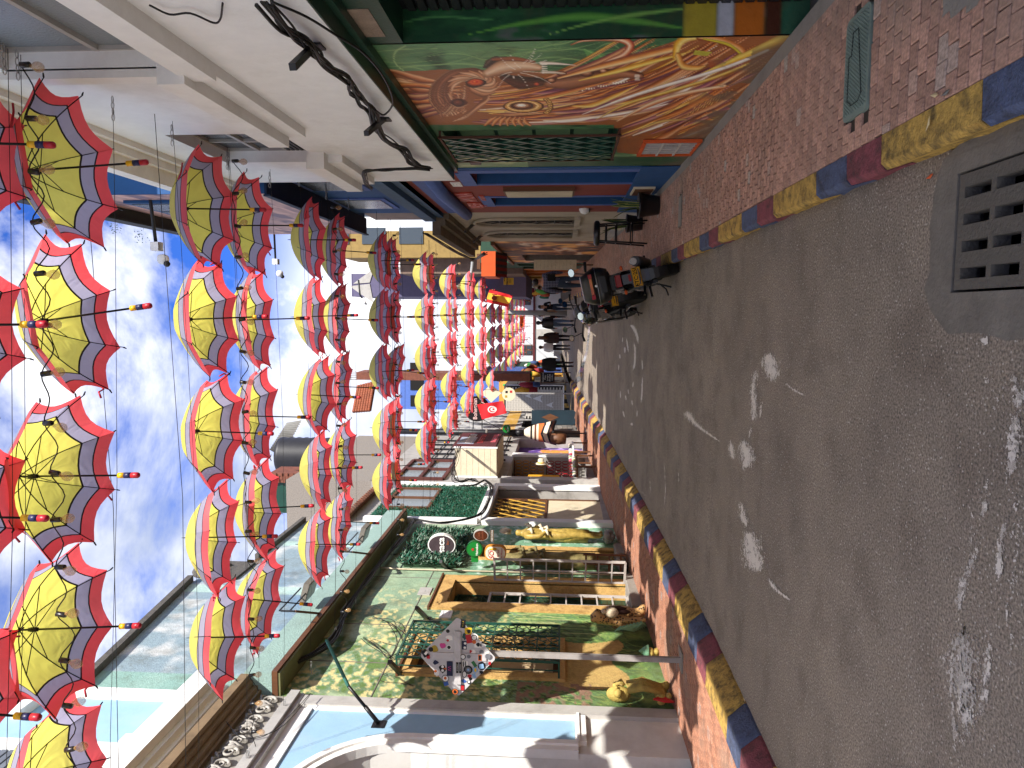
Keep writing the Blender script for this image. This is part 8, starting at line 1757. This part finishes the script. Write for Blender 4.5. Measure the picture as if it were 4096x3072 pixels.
# ---------------------------------------------------------------- goods far down the street, chalkboard
cb = thing('chalkboard', 'wooden framed chalkboard with white writing standing on the left sidewalk far down the street', 'chalkboard', (-2.9, 36, 1)); p = onY(2190, 1510, 36.5); 
q = MB(); q.box(p.x-.27, p.x+.27, 36.5, 36.54, p.z-.36, p.z+.36); q.build('frame', BROWNW, cb); q = MB(); q.box(p.x-.23, p.x+.23, 36.48, 36.5, p.z-.32, p.z+.32); q.build('slate', pm('slate', '#23262a'), cb)
for i, s_ in enumerate(('Desayunos', 'Pizza', 'Lasagna', 'Ensalada', 'combo')): text(s_, .11, (p.x, 36.475, p.z+.23-i*.115), 'C', TW, cb, depth=.001)
for dx in (-.24, .24): q = MB(); q.bar((p.x+dx, 36.6, g(36.5)), (p.x+dx, 36.52, p.z+.36), .04); q.build('leg', BROWNW, cb)
gs = thing('hanging_green_cloth', 'bright green cloth roll hanging at the shop corner far down on the left', 'cloth', (-3.9, 45, 3)); q = MB(); a_, b_ = onY(2012, 1540, 45), onY(2150, 1546, 45); q.tube([tuple(a_), tuple(a_.lerp(b_, .3)), tuple(a_.lerp(b_, .7)), tuple(b_)], [.06, .14, .13, .07], 10); q.build('cloth', GAW, gs)
rr = random.Random(77); GM = [pm('goods_%s' % c[1:], c, rough=.8) for c in ('#b5502e', '#d0a03a', '#2c6a50', '#8a2430', '#d8d0c0', '#33466e', '#7a4a2a', '#4d8a3a')]
GN = ['rust orange', 'mustard', 'deep green', 'maroon', 'off-white', 'slate blue', 'brown', 'leaf green']
for i in range(26):
    gi_ = rr.randrange(8); side = i % 3 != 0; y = 34+i*.95; x = (-3.75 if side else 1.25)+rr.uniform(-.1, .1); z = g(y)+rr.uniform(1.2, 2.5); t = thing('hanging_goods', '%s woven bundle hanging outside the far %s shops, %s from the camera' % (GN[gi_], 'left' if side else 'right', ORD[i]), 'goods', (x, y, z), 'woven goods hanging outside the far %s shops' % ('left' if side else 'right'))
    q = MB(); q.tube([(x, y, z+.4), (x, y, z+.3), (x+rr.uniform(-.05, .05), y, z), (x, y, z-.35)], [.01, .1, .17, .12], 8); q.build('bundle', GM[gi_], t); q = MB(); q.bar((x, y, z+.4), (XL+.45 if side else XR, y, z+.5), .02); q.build('rail', BLACK, t)
# ================================================================ PEOPLE
SK = pm('skin', '#a8765a', var=.05, bump=0, rough=.5); HAIRB = pm('black_hair', '#120e0c', rough=.5, var=.2); HAIRBR = pm('brown_hair', '#3a2014', rough=.5, var=.3); HAIRA = pm('auburn_hair', '#4a2a16', rough=.5, var=.3)
EYEM = pm('eye_dark', '#15100e', bump=0); LIPM = pm('lips', '#7a3a34', bump=0)
def pmc(n_, c, **k): return pm('cloth_'+n_, c, rough=.9, var=.12, bump=.3, bs=80, **k)
def plaid():
    m_, t, b = nodemat('plaid_shirt'); n, l = t.nodes, t.links; tc_ = n.new('ShaderNodeTexCoord'); sx = n.new('ShaderNodeSeparateXYZ'); l.new(tc_.outputs['Object'], sx.inputs[0]); o = []
    for a, f_ in (('X', 22), ('Z', 22)):
        mu = n.new('ShaderNodeMath'); mu.operation = 'MULTIPLY'; mu.inputs[1].default_value = f_; l.new(sx.outputs[a], mu.inputs[0]); fr = n.new('ShaderNodeMath'); fr.operation = 'FRACT'; l.new(mu.outputs[0], fr.inputs[0]); lt = n.new('ShaderNodeMath'); lt.operation = 'LESS_THAN'; lt.inputs[1].default_value = .16; l.new(fr.outputs[0], lt.inputs[0]); o.append(lt)
    mx_ = n.new('ShaderNodeMath'); mx_.operation = 'MAXIMUM'; l.new(o[0].outputs[0], mx_.inputs[0]); l.new(o[1].outputs[0], mx_.inputs[1]); mi_ = n.new('ShaderNodeMix'); mi_.data_type = 'RGBA'; l.new(mx_.outputs[0], mi_.inputs['Factor']); mi_.inputs[6].default_value = (*srgb('#20243a'), 1); mi_.inputs[7].default_value = (*srgb('#7d829a'), 1); l.new(mi_.outputs[2], b.inputs['Base Color']); b.inputs['Roughness'].default_value = .9; return m_
def person(label, x, y, z, h, yaw, top, legs, shoes, hair, hl='short', stride=.18, arms=(.1, -.1), bulk=1.0, fem=False, extra=None, hands_up=None, skinc=None, kind='back', coat=None, legw=1.0):
    t = thing('person', label, 'person', (x, y, z)); s_ = h/1.72; skm = skinc or SK
    c_, sn = math.cos(yaw), math.sin(yaw)
    def P(a, b_, c): return (x+(a*c_-b_*sn)*s_, y+(a*sn+b_*c_)*s_, z+c*s_)
    sh = .165 if fem else .19; V, E_, Rd, G = [], [], [], []
    def add(p, r_, g_, par=None): V.append(P(*p)); Rd.append(r_*s_); G.append(g_); 
    def A(p, r_, g_, par=None):
        add(p, r_, g_)
        if par is not None: E_.append((par, len(V)-1))
        return len(V)-1
    pv = A((0, 0, .95), .125*bulk, 'L'); sp_ = A((0, -.01, 1.12), .115*bulk, 'T', pv); ch = A((0, 0, 1.32), .135*bulk, 'T', sp_); nk = A((0, .01, 1.46), .055, 'S', ch); hd = A((0, .03, 1.55), .085, 'S', nk); ht_ = A((0, .025, 1.64), .085, 'S', hd)
    for sd, st_ in ((-1, stride), (1, -stride)):
        hp = A((sd*.085, 0, .88), .095*legw, 'L', pv); kn = A((sd*.095, st_*.55+.03, .5), .062*legw, 'L', hp); an = A((sd*.09, st_*1.15-.02, .1+(.07 if st_ < 0 else 0)), .042*legw, 'L', kn); ft = A((sd*.1, st_*1.15+.03, .045+(.04 if st_ < 0 else 0)), .04, 'F', an); A((sd*.105, st_*1.15+.16, .03), .034, 'F', ft)
    for k, sd in enumerate((-1, 1)):
        sw = arms[k]; sl = A((sd*sh, 0, 1.4), .065*bulk, 'T', ch); el = A((sd*(sh+.07), sw*.5-.02, 1.12), .05*bulk, 'T', sl)
        if hands_up and hands_up[k]: wr_p = (sd*(sh-.02), .24, 1.12); hp_ = (sd*(sh-.06), .31, 1.13); dr = (-.25*sd, .9, .1)
        else: wr_p = (sd*(sh+.08), sw+.06, .88); hp_ = (sd*(sh+.08), sw+.08, .81); dr = (0, .15, -1)
        wr = A(wr_p, .032, 'T' if True else 'S', el); ha = A(hp_, .034, 'S', wr); d = Vector(dr).normalized(); sidev = Vector((0, 1, 0)) if abs(d.z) > .5 else Vector((1, 0, 0))
        for f_ in range(4):
            o_ = sidev*(f_-1.5)*.02; m_ = Vector(hp_)+d*.045+o_; e_ = m_+d*(.045-.006*abs(f_-1.3))+Vector((-sd*.012, 0, 0)); a1 = A(tuple(m_), .0095, 'S', ha); A(tuple(e_), .0085, 'S', a1)
        th = Vector(hp_)+sidev*.035+d*.02; A(tuple(th+d*.02), .01, 'S', ha)
    import itertools
    segs = [(Vector(V[a]), Vector(V[b_]), G[b_] if G[b_] != 'L' or G[a] != 'T' else 'L') for a, b_ in E_]; gi = {'T': 0, 'L': 1, 'F': 2, 'S': 3}
    def mf(c):
        best = None
        for a, b_, g_ in segs:
            d = b_-a; tt = max(0, min(1, (c-a).dot(d)/max(1e-9, d.length_squared))); q = (c-a-d*tt).length
            if best is None or q < best[0]: best = (q, g_)
        return gi[best[1]]
    o = skin('body', V, E_, Rd, [top, legs, shoes, skm], t, mf, 1)
    q = MB(); hc = Vector(P(0, .015, 1.625)); k = 1.0
    if hl != 'bald':
        q.ball(tuple(hc+Vector((0, 0, .018*s_))), .1*s_, 12, 9, (.98, .98, 1.05))
        if hl == 'long':
            pts = [P(0, -.05, 1.64), P(0, -.1, 1.5), P(0, -.12, 1.34), P(0, -.11, 1.2)]; q.tube(pts, [.09*s_, .1*s_, .1*s_, .04*s_], 10)
        if hl == 'bun': q.ball(P(0, -.1, 1.68), .045*s_)
        if hl == 'tail': q.tube([P(0, -.08, 1.66), P(0, -.15, 1.55), P(0, -.13, 1.38)], [.035*s_, .035*s_, .012*s_], 8)
        q.build('hair', hair, t)
    # face
    q = MB(); 
    for sd in (-1, 1): q.ball(P(sd*.032, .108, 1.6), .011*s_, 6, 5)
    q.build('eyes', EYEM, t, kind='stuff'); q = MB(); q.tube([P(0, .105, 1.61), P(0, .125, 1.575)], [.009*s_, .014*s_], 6); q.build('nose', skm, t); q = MB(); q.tube([P(-.025, .102, 1.54), P(0, .112, 1.54), P(.025, .102, 1.54)], .007*s_, 5); q.build('mouth', LIPM, t)
    if coat:
        m_, zb, zt, w_ = coat; q = MB(); n = 16
        prof_ = [(w_*1.12, zb), (w_, (zb+zt)/2), (w_*.95, zt-.12), (w_*.8, zt), (.07, zt+.06)]
        base = len(q.v)
        for (r_, zz) in prof_:
            for i in range(n): a = 2*math.pi*i/n; q.v.append(P(math.cos(a)*r_*1.12, math.sin(a)*r_*.74*(1+.05*math.sin(a*6)), zz))
        for j in range(len(prof_)-1):
            for i in range(n): A_ = j*n+i; B_ = j*n+(i+1) % n; q.face((A_, B_, B_+n, A_+n), True)
        q.build('coat', m_, t)
    if extra: extra(t, P, s_)
    return t
DEN, DEN2, BLKC, CHAR = pmc('denim', '#2c3a4c'), pmc('light_denim', '#4a5a70'), pmc('black', '#0f0f11'), pmc('charcoal', '#222226')
WHT, BRC, OLC, LEA, TAN = pmc('offwhite', '#d8d0c4'), pmc('brown_coat', '#2e1f1a'), pmc('olive', '#4d5a3a'), pm('black_leather', '#121214', rough=.35, var=.15), pmc('tan', '#8a6a52')
SHW, SHB, SHBR, SHG = pmc('shoe_white', '#b8b4ae'), pmc('shoe_black', '#121212'), pmc('shoe_brown', '#5a3424'), pmc('shoe_lime', '#8fa86a')
def bag(mat, a, b_, c, w, h, d): 
    def f_(t, P, s_): q = MB(); p = Vector(P(a, b_, c)); q.box(p.x-w, p.x+w, p.y-d, p.y+d, p.z-h, p.z+h, .02); q.build('bag', mat, t); q = MB(); q.tube([P(a, b_, c+h/s_), P(a*.5, 0, 1.2), P(-a*.4, .02, 1.44)], .01, 4); q.build('bag_strap', mat, t)
    return f_
pa = onG(2392, 1128); person('man in a dark blue plaid shirt and jeans walking away beside the parked motorcycles', pa.x, pa.y, pa.z+.12, 1.8, 0, plaid(), DEN, SHG, HAIRB, stride=.1, arms=(.05, .0), bulk=1.28, extra=bag(BLKC, .12, -.12, 1.2, .1, .12, .04))
def at(x, y): p = onG(x, y); return p
for (lab, fx_, fy_, h, yaw, kw) in (
    ('man in black hooded top and black trousers walking away nearest the left side', 2296, 1458, 1.72, .0, dict(top=BLKC, legs=BLKC, shoes=SHBR, hair=HAIRB, stride=.17, bulk=1.3, arms=(.02, .02), coat=(BLKC, .82, 1.42, .22))),
    ('woman in a loose white top over an olive shirt and dark leggings walking with bags', 2283, 1390, 1.62, .0, dict(top=WHT, legs=CHAR, shoes=SHBR, hair=HAIRBR, hl='bun', stride=.14, fem=True, bulk=1.15, coat=(WHT, .95, 1.42, .2), hands_up=(True, False), extra=bag(SHW, -.35, .1, .75, .12, .16, .05))),
    ('woman with long brown hair in a dark brown coat walking away', 2296, 1352, 1.64, .0, dict(top=BRC, legs=BLKC, shoes=SHB, hair=HAIRA, hl='long', stride=.06, fem=True, coat=(BRC, .72, 1.42, .2))),
    ('woman in a black leather jacket and blue jeans walking away', 2297, 1292, 1.72, .0, dict(top=LEA, legs=DEN2, shoes=SHB, hair=HAIRB, hl='tail', stride=.2, fem=True, bulk=1.2, coat=(LEA, .95, 1.43, .2), legw=1.15)),
    ('man in a pale shirt and black jacket with glasses coming towards the camera', 2275, 1262, 1.7, math.pi, dict(top=WHT, legs=BLKC, shoes=SHB, hair=HAIRB, stride=.12, bulk=1.1)),
    ('woman in a black top and tan cardigan coming towards the camera', 2290, 1228, 1.66, math.pi, dict(top=BLKC, legs=DEN, shoes=SHB, hair=HAIRB, hl='long', stride=.1, fem=True, hands_up=(True, False), skinc=SK, extra=bag(TAN, .2, .05, 1.05, .05, .2, .1))),
    ('man with a dark cap in a black T-shirt behind the woman in the tan cardigan', 2270, 1207, 1.74, math.pi, dict(top=BLKC, legs=CHAR, shoes=SHB, hair=HAIRB, stride=.08)),
    ('person in dark clothes half hidden behind the man in the plaid shirt', 2300, 1152, 1.66, math.pi, dict(top=CHAR, legs=BLKC, shoes=SHB, hair=HAIRBR, stride=.08, fem=True))):
    p = at(fx_, fy_); person(lab, p.x, p.y, g(p.y)+.005, h, yaw, kw.pop('top'), kw.pop('legs'), kw.pop('shoes'), kw.pop('hair'), **kw)
# ================================================================ MOTORCYCLES
MBL = pm('gloss_black', '#0c0c0e', rough=.18, var=.05, bump=0, coat=.5); MGR = pm('grey_plastic', '#3a3b3e', rough=.45, bump=.05); TRED = pm('tail_red_lens', '#7d0c16', rough=.12, bump=0, spec=.8); TLENS = pm('clear_red_reflector', '#96303c', rough=.1, bump=0, spec=.8)
PLY = pm('plate_yellow', '#d99f25', rough=.45, var=.05, bump=0); MIR = pm('mirror_face', '#c8d0c8', rough=.05, metal=1, bump=0)
def motorcycle(label, loc, lean, yaw, case=True, plate_txt='ETC·25I', body_mat=MBL):
    t = thing('motorcycle', label, 'motorcycle', (0, 0, 0), 'motorcycles parked along the right kerb')
    def B(name, m_, f_, par=None): q = MB(); f_(q); return q.build(name, m_, par or t)
    for yc, wd, R0 in ((0, .068, .31), (1.34, .052, .3)):
        wh = B('wheel', MGR, lambda q: (q.lathe([(R0*.3, -.03), (R0*.3, .03)], (0, yc, R0), 14, 'x'), q.lathe([(R0*.74, -wd*.7), (R0*.66, -wd*.6), (R0*.66, wd*.6), (R0*.74, wd*.7)], (0, yc, R0), 30, 'x')))
        pr_ = [(R0*.74, -wd*.75), (R0*.85, -wd), (R0*.95, -wd*.8), (R0*.995, -wd*.35), (R0, 0), (R0*.995, wd*.35), (R0*.95, wd*.8), (R0*.85, wd), (R0*.74, wd*.75)]
        B('tyre', RUBBER, lambda q: q.lathe(pr_, (0, yc, R0), 36, 'x'), wh)
        B('tread', RUBBER, lambda q: [q.obox((sx*wd*.42, yc+math.cos(a)*(R0*.99), R0+math.sin(a)*(R0*.99)), (wd*.34, sx*-math.sin(a)*.012, sx*math.cos(a)*.012), (0, -math.sin(a)*.007, math.cos(a)*.007), (0, math.cos(a)*.006, math.sin(a)*.006)) for sx in (-1, 1) for a in [2*math.pi*k/34+sx*.05 for k in range(34)]], wh).__setitem__('kind', 'stuff')
        for k in range(5): a = 2*math.pi*k/5+.3; B('spoke', MGR, lambda q: q.bar((0, yc+math.cos(a)*.08, R0+math.sin(a)*.08), (0, yc+math.cos(a)*R0*.68, R0+math.sin(a)*R0*.68), .03, .025), wh)
    B('rear_fender', BLACKPL, lambda q: [q.quad(*[(sx_, 0+math.cos(a_)*.37, .33+math.sin(a_)*.37) for sx_, a_ in ((-.07, R(a)), (.07, R(a)), (.06, R(a+9)), (-.06, R(a+9)))]) for a in range(95, 195, 9)])
    B('mud_flap', BLACKPL, lambda q: q.obox((0, -.27, .5), (.075, 0, 0), (0, .015, .11), (0, .01, 0)))
    B('swing_arm', MGR, lambda q: (q.bar((-.09, 0, .31), (-.1, .5, .36), .04, .06), q.bar((.09, 0, .31), (.1, .5, .36), .04, .06)))
    B('chain_guard', BLACKPL, lambda q: q.bar((-.12, .02, .4), (-.12, .42, .43), .02, .05)); B('chain', STEEL, lambda q: q.bar((-.115, 0, .3), (-.115, .5, .34), .012, .03))
    B('shock_absorber', MGR, lambda q: (q.tube([(-.1, .12, .36), (-.11, .3, .68)], .028, 8), q.tube([(.1, .12, .36), (.11, .3, .68)], .028, 8)))
    ex = B('exhaust', MGR, lambda q: q.tube([(.1, .8, .3), (.14, .5, .27), (.17, .25, .34), (.19, -.05, .47), (.2, -.22, .54)], [.025, .025, .06, .07, .062], 14)); B('exhaust_tip', STEEL, lambda q: q.lathe([(.045, -.25), (.045, -.2)], (.2, 0, .56), 12, 'y'), ex)
    B('engine', MGR, lambda q: (q.box(-.13, .13, .52, .86, .25, .5, .02), q.box(-.1, .1, .62, .82, .5, .66, .01), *[q.box(-.115, .115, .63, .81, .51+k*.028, .52+k*.028) for k in range(5)]))
    B('frame', BLACK, lambda q: (q.tube([(-.08, .3, .7), (-.1, .5, .72), (-.06, .9, .8), (0, 1.1, .9)], .018, 6), q.tube([(.08, .3, .7), (.1, .5, .72), (.06, .9, .8), (0, 1.1, .9)], .018, 6), q.tube([(0, 1.1, .85), (0, .95, .3), (0, .5, .25)], .02, 6)))
    B('side_panel', body_mat, lambda q: [q.prism([(sx_*.11, .15, .66), (sx_*.13, .55, .55), (sx_*.13, .6, .74), (sx_*.09, .0, .8)], (sx_*.02, 0, 0)) for sx_ in (-1, 1)]); 
    B('tail_cowl', body_mat, lambda q: (q.prism([(-.1, -.2, .74), (.1, -.2, .74), (.13, .3, .68), (-.13, .3, .68)], (0, 0, .1)), q.prism([(-.06, -.26, .76), (.06, -.26, .76), (.09, -.18, .73), (-.09, -.18, .73)], (0, 0, .08))))
    B('seat', BLACKPL, lambda q: (q.tube([(0, -.1, .85), (0, .2, .84), (0, .5, .8), (0, .7, .8)], [.09, .12, .13, .09], 12)))
    B('tank', body_mat, lambda q: q.tube([(0, .66, .82), (0, .8, .9), (0, .95, .93), (0, 1.1, .88)], [.1, .16, .155, .06], 14))
    B('tail_light', TRED, lambda q: (q.box(-.075, .075, -.275, -.25, .755, .825, .01)))
    B('lower_reflector', TRED, lambda q: q.box(-.035, .045, -.32, -.3, .635, .665))
    B('plate_bracket', BLACKPL, lambda q: (q.obox((0, -.28, .67), (.06, 0, 0), (0, .012, .07), (0, .02, 0)), q.obox((0, -.32, .58), (.1, 0, 0), (0, .02, .05), (0, .006, 0))))
    pl_ = B('licence_plate', PLY, lambda q: q.obox((0, -.345, .565), (.118, 0, 0), (0, -.016, .056), (0, .002, .0)))
    B('plate_rim', BLACK, lambda q: (q.bar((-.112, -.362, .616), (.112, -.362, .616), .003), q.bar((-.112, -.333, .514), (.112, -.333, .514), .003), q.bar((-.112, -.362, .616), (-.112, -.333, .514), .003), q.bar((.112, -.362, .616), (.112, -.333, .514), .003)), pl_)
    for (s_, sz, zz) in ((plate_txt, .072, .576), ('BOGOTA D.C.', .017, .527)):
        me = textmesh(s_, sz, .001, 'CENTER', .0012, .95); me.transform(Matrix.Translation((0, -.3515-(zz-.565)*.28, zz)) @ Matrix.Rotation(R(90+15.5), 4, 'X')); me.materials.clear(); me.materials.append(BLACK); mk('plate_lettering', me, pl_)
    for sx_ in (-1, 1):
        B('indicator', ORANGEP, lambda q: q.ball((sx_*.15, -.22, .72), .02, 8, 6, (1.6, 1, 1))); B('foot_peg', BLACKPL, lambda q: q.bar((sx_*.12, .3, .36), (sx_*.27, .25, .36), .035, .03)); B('rear_peg', BLACKPL, lambda q: q.bar((sx_*.12, .12, .44), (sx_*.23, .06, .47), .035, .03))
        B('fork', STEEL, lambda q: q.tube([(sx_*.09, 1.34, .3), (sx_*.09, 1.1, 1.0)], .022, 8)); 
        B('handlebar', BLACK, lambda q: q.tube([(0, 1.08, 1.02), (sx_*.15, 1.06, 1.06), (sx_*.3, .98, 1.1), (sx_*.4, .92, 1.09)], [.012, .012, .012, .012], 8)); B('grip', RUBBER, lambda q: q.tube([(sx_*.29, .985, 1.1), (sx_*.41, .915, 1.09)], .019, 8)); B('brake_lever', STEEL, lambda q: q.tube([(sx_*.27, 1.02, 1.09), (sx_*.43, .97, 1.06)], .006, 5))
        mr_ = B('mirror', BLACK, lambda q: (q.tube([(sx_*.25, 1.0, 1.1), (sx_*.29, .97, 1.25)], .007, 6), q.prism([(sx_*.31+math.cos(2*math.pi*k/8+.4)*.065, .965, 1.3+math.sin(2*math.pi*k/8+.4)*.05) for k in range(8)], (0, .02, 0)))); B('mirror_glass', MIR, lambda q: q.prism([(sx_*.31+math.cos(2*math.pi*k/8+.4)*.056, .958, 1.3+math.sin(2*math.pi*k/8+.4)*.042) for k in range(8)], (0, .004, 0)), mr_)
    B('headlight', MGR, lambda q: q.lathe([(.03, 1.12), (.085, 1.16), (.09, 1.25), (.05, 1.27)], (0, 0, .95), 14, 'y')); B('front_fender', body_mat, lambda q: [q.quad(*[(sx_, 1.34+math.cos(a_)*.33, .3+math.sin(a_)*.33) for sx_, a_ in ((-.06, R(a)), (.06, R(a)), (.06, R(a+12)), (-.06, R(a+12)))]) for a in range(40, 150, 12)])
    B('kick_stand', BLACK, lambda q: (q.tube([(-.1, .55, .26), (-.24, .46, .03-.05)], .013, 6), q.bar((-.29, .44, -.06), (-.2, .48, -.045), .03, .01))); B('centre_stand', BLACK, lambda q: q.tube([(-.14, .3, .22), (-.22, .02, .2), (-.3, -.06, .2)], .01, 6))
    if case:
        cz = .88
        B('luggage_rack', BLACK, lambda q: (q.tube([(-.12, .2, .85), (-.14, -.3, .9), (.14, -.3, .9), (.12, .2, .85)], .012, 6), q.tube([(-.16, -.26, .78), (-.15, -.1, .9)], .01, 6)))
        def shell(q, z0, z1, f0, f1):
            pts0 = []; n = 28
            for (zz, k) in ((z0, f0), ((z0+z1)/2, (f0+f1)/2+.03), (z1, f1)):
                for i in range(n): a = 2*math.pi*i/n; c_, s_ = math.cos(a), math.sin(a); kk = (abs(c_)**3.2+abs(s_)**3.2)**(-1/3.2); q.v.append((.24*k*c_*kk, -.14+.215*k*s_*kk, zz))
            for j in range(2):
                for i in range(n): A_ = j*n+i; B_ = j*n+(i+1) % n; q.face((A_, B_, B_+n, A_+n), True)
            q.face(tuple(range(n))[::-1]); q.face(tuple(range(2*n, 3*n)))
        cs = B('top_case', BLACKPL, lambda q: shell(q, cz+.02, cz+.17, .8, 1.0)); B('case_lid', BLACKPL, lambda q: shell(q, cz+.18, cz+.36, 1.0, .66), cs); B('lid_seam', STEEL, lambda q: shell(q, cz+.172, cz+.178, 1.005, 1.005), cs)
        B('case_reflector', TLENS, lambda q: (q.obox((0, -.345, cz+.245), (.1, 0, 0), (0, .006, .016), (0, .006, -.002)), q.obox((-.13, -.335, cz+.245), (.025, -.012, 0), (0, .006, .022), (0, .01, 0)), q.obox((.13, -.335, cz+.245), (.025, .012, 0), (0, .006, .022), (0, .01, 0))), cs).__setitem__('kind', 'stuff'); B('case_badge', WHITE2, lambda q: q.ball((.0, -.365, cz+.19), .016, 8, 6, (1, .3, 1)), cs)
        B('case_recess', BLACK, lambda q: q.obox((0, -.345, cz+.1), (.1, 0, 0), (0, 0, .035), (0, .006, 0)), cs)
    t.location = loc; t.rotation_euler = (0, lean, yaw); return t
p = onG(2716, 1070); motorcycle('black motorcycle with a hard top case and yellow licence plate leaning at the right kerb', (.56, 9.35, g(9.35)+.0), R(-13), R(1))
motorcycle('second black motorcycle without top case parked ahead of the one with the hard case', (.28, 12.1, g(12.1)), R(-12), R(10), case=False, plate_txt='---·---')
motorcycle('third motorcycle parked furthest, in front of the walking people', (.3, 14.6, g(14.6)), R(-10), R(8), case=False, plate_txt='---·---', body_mat=MGR)
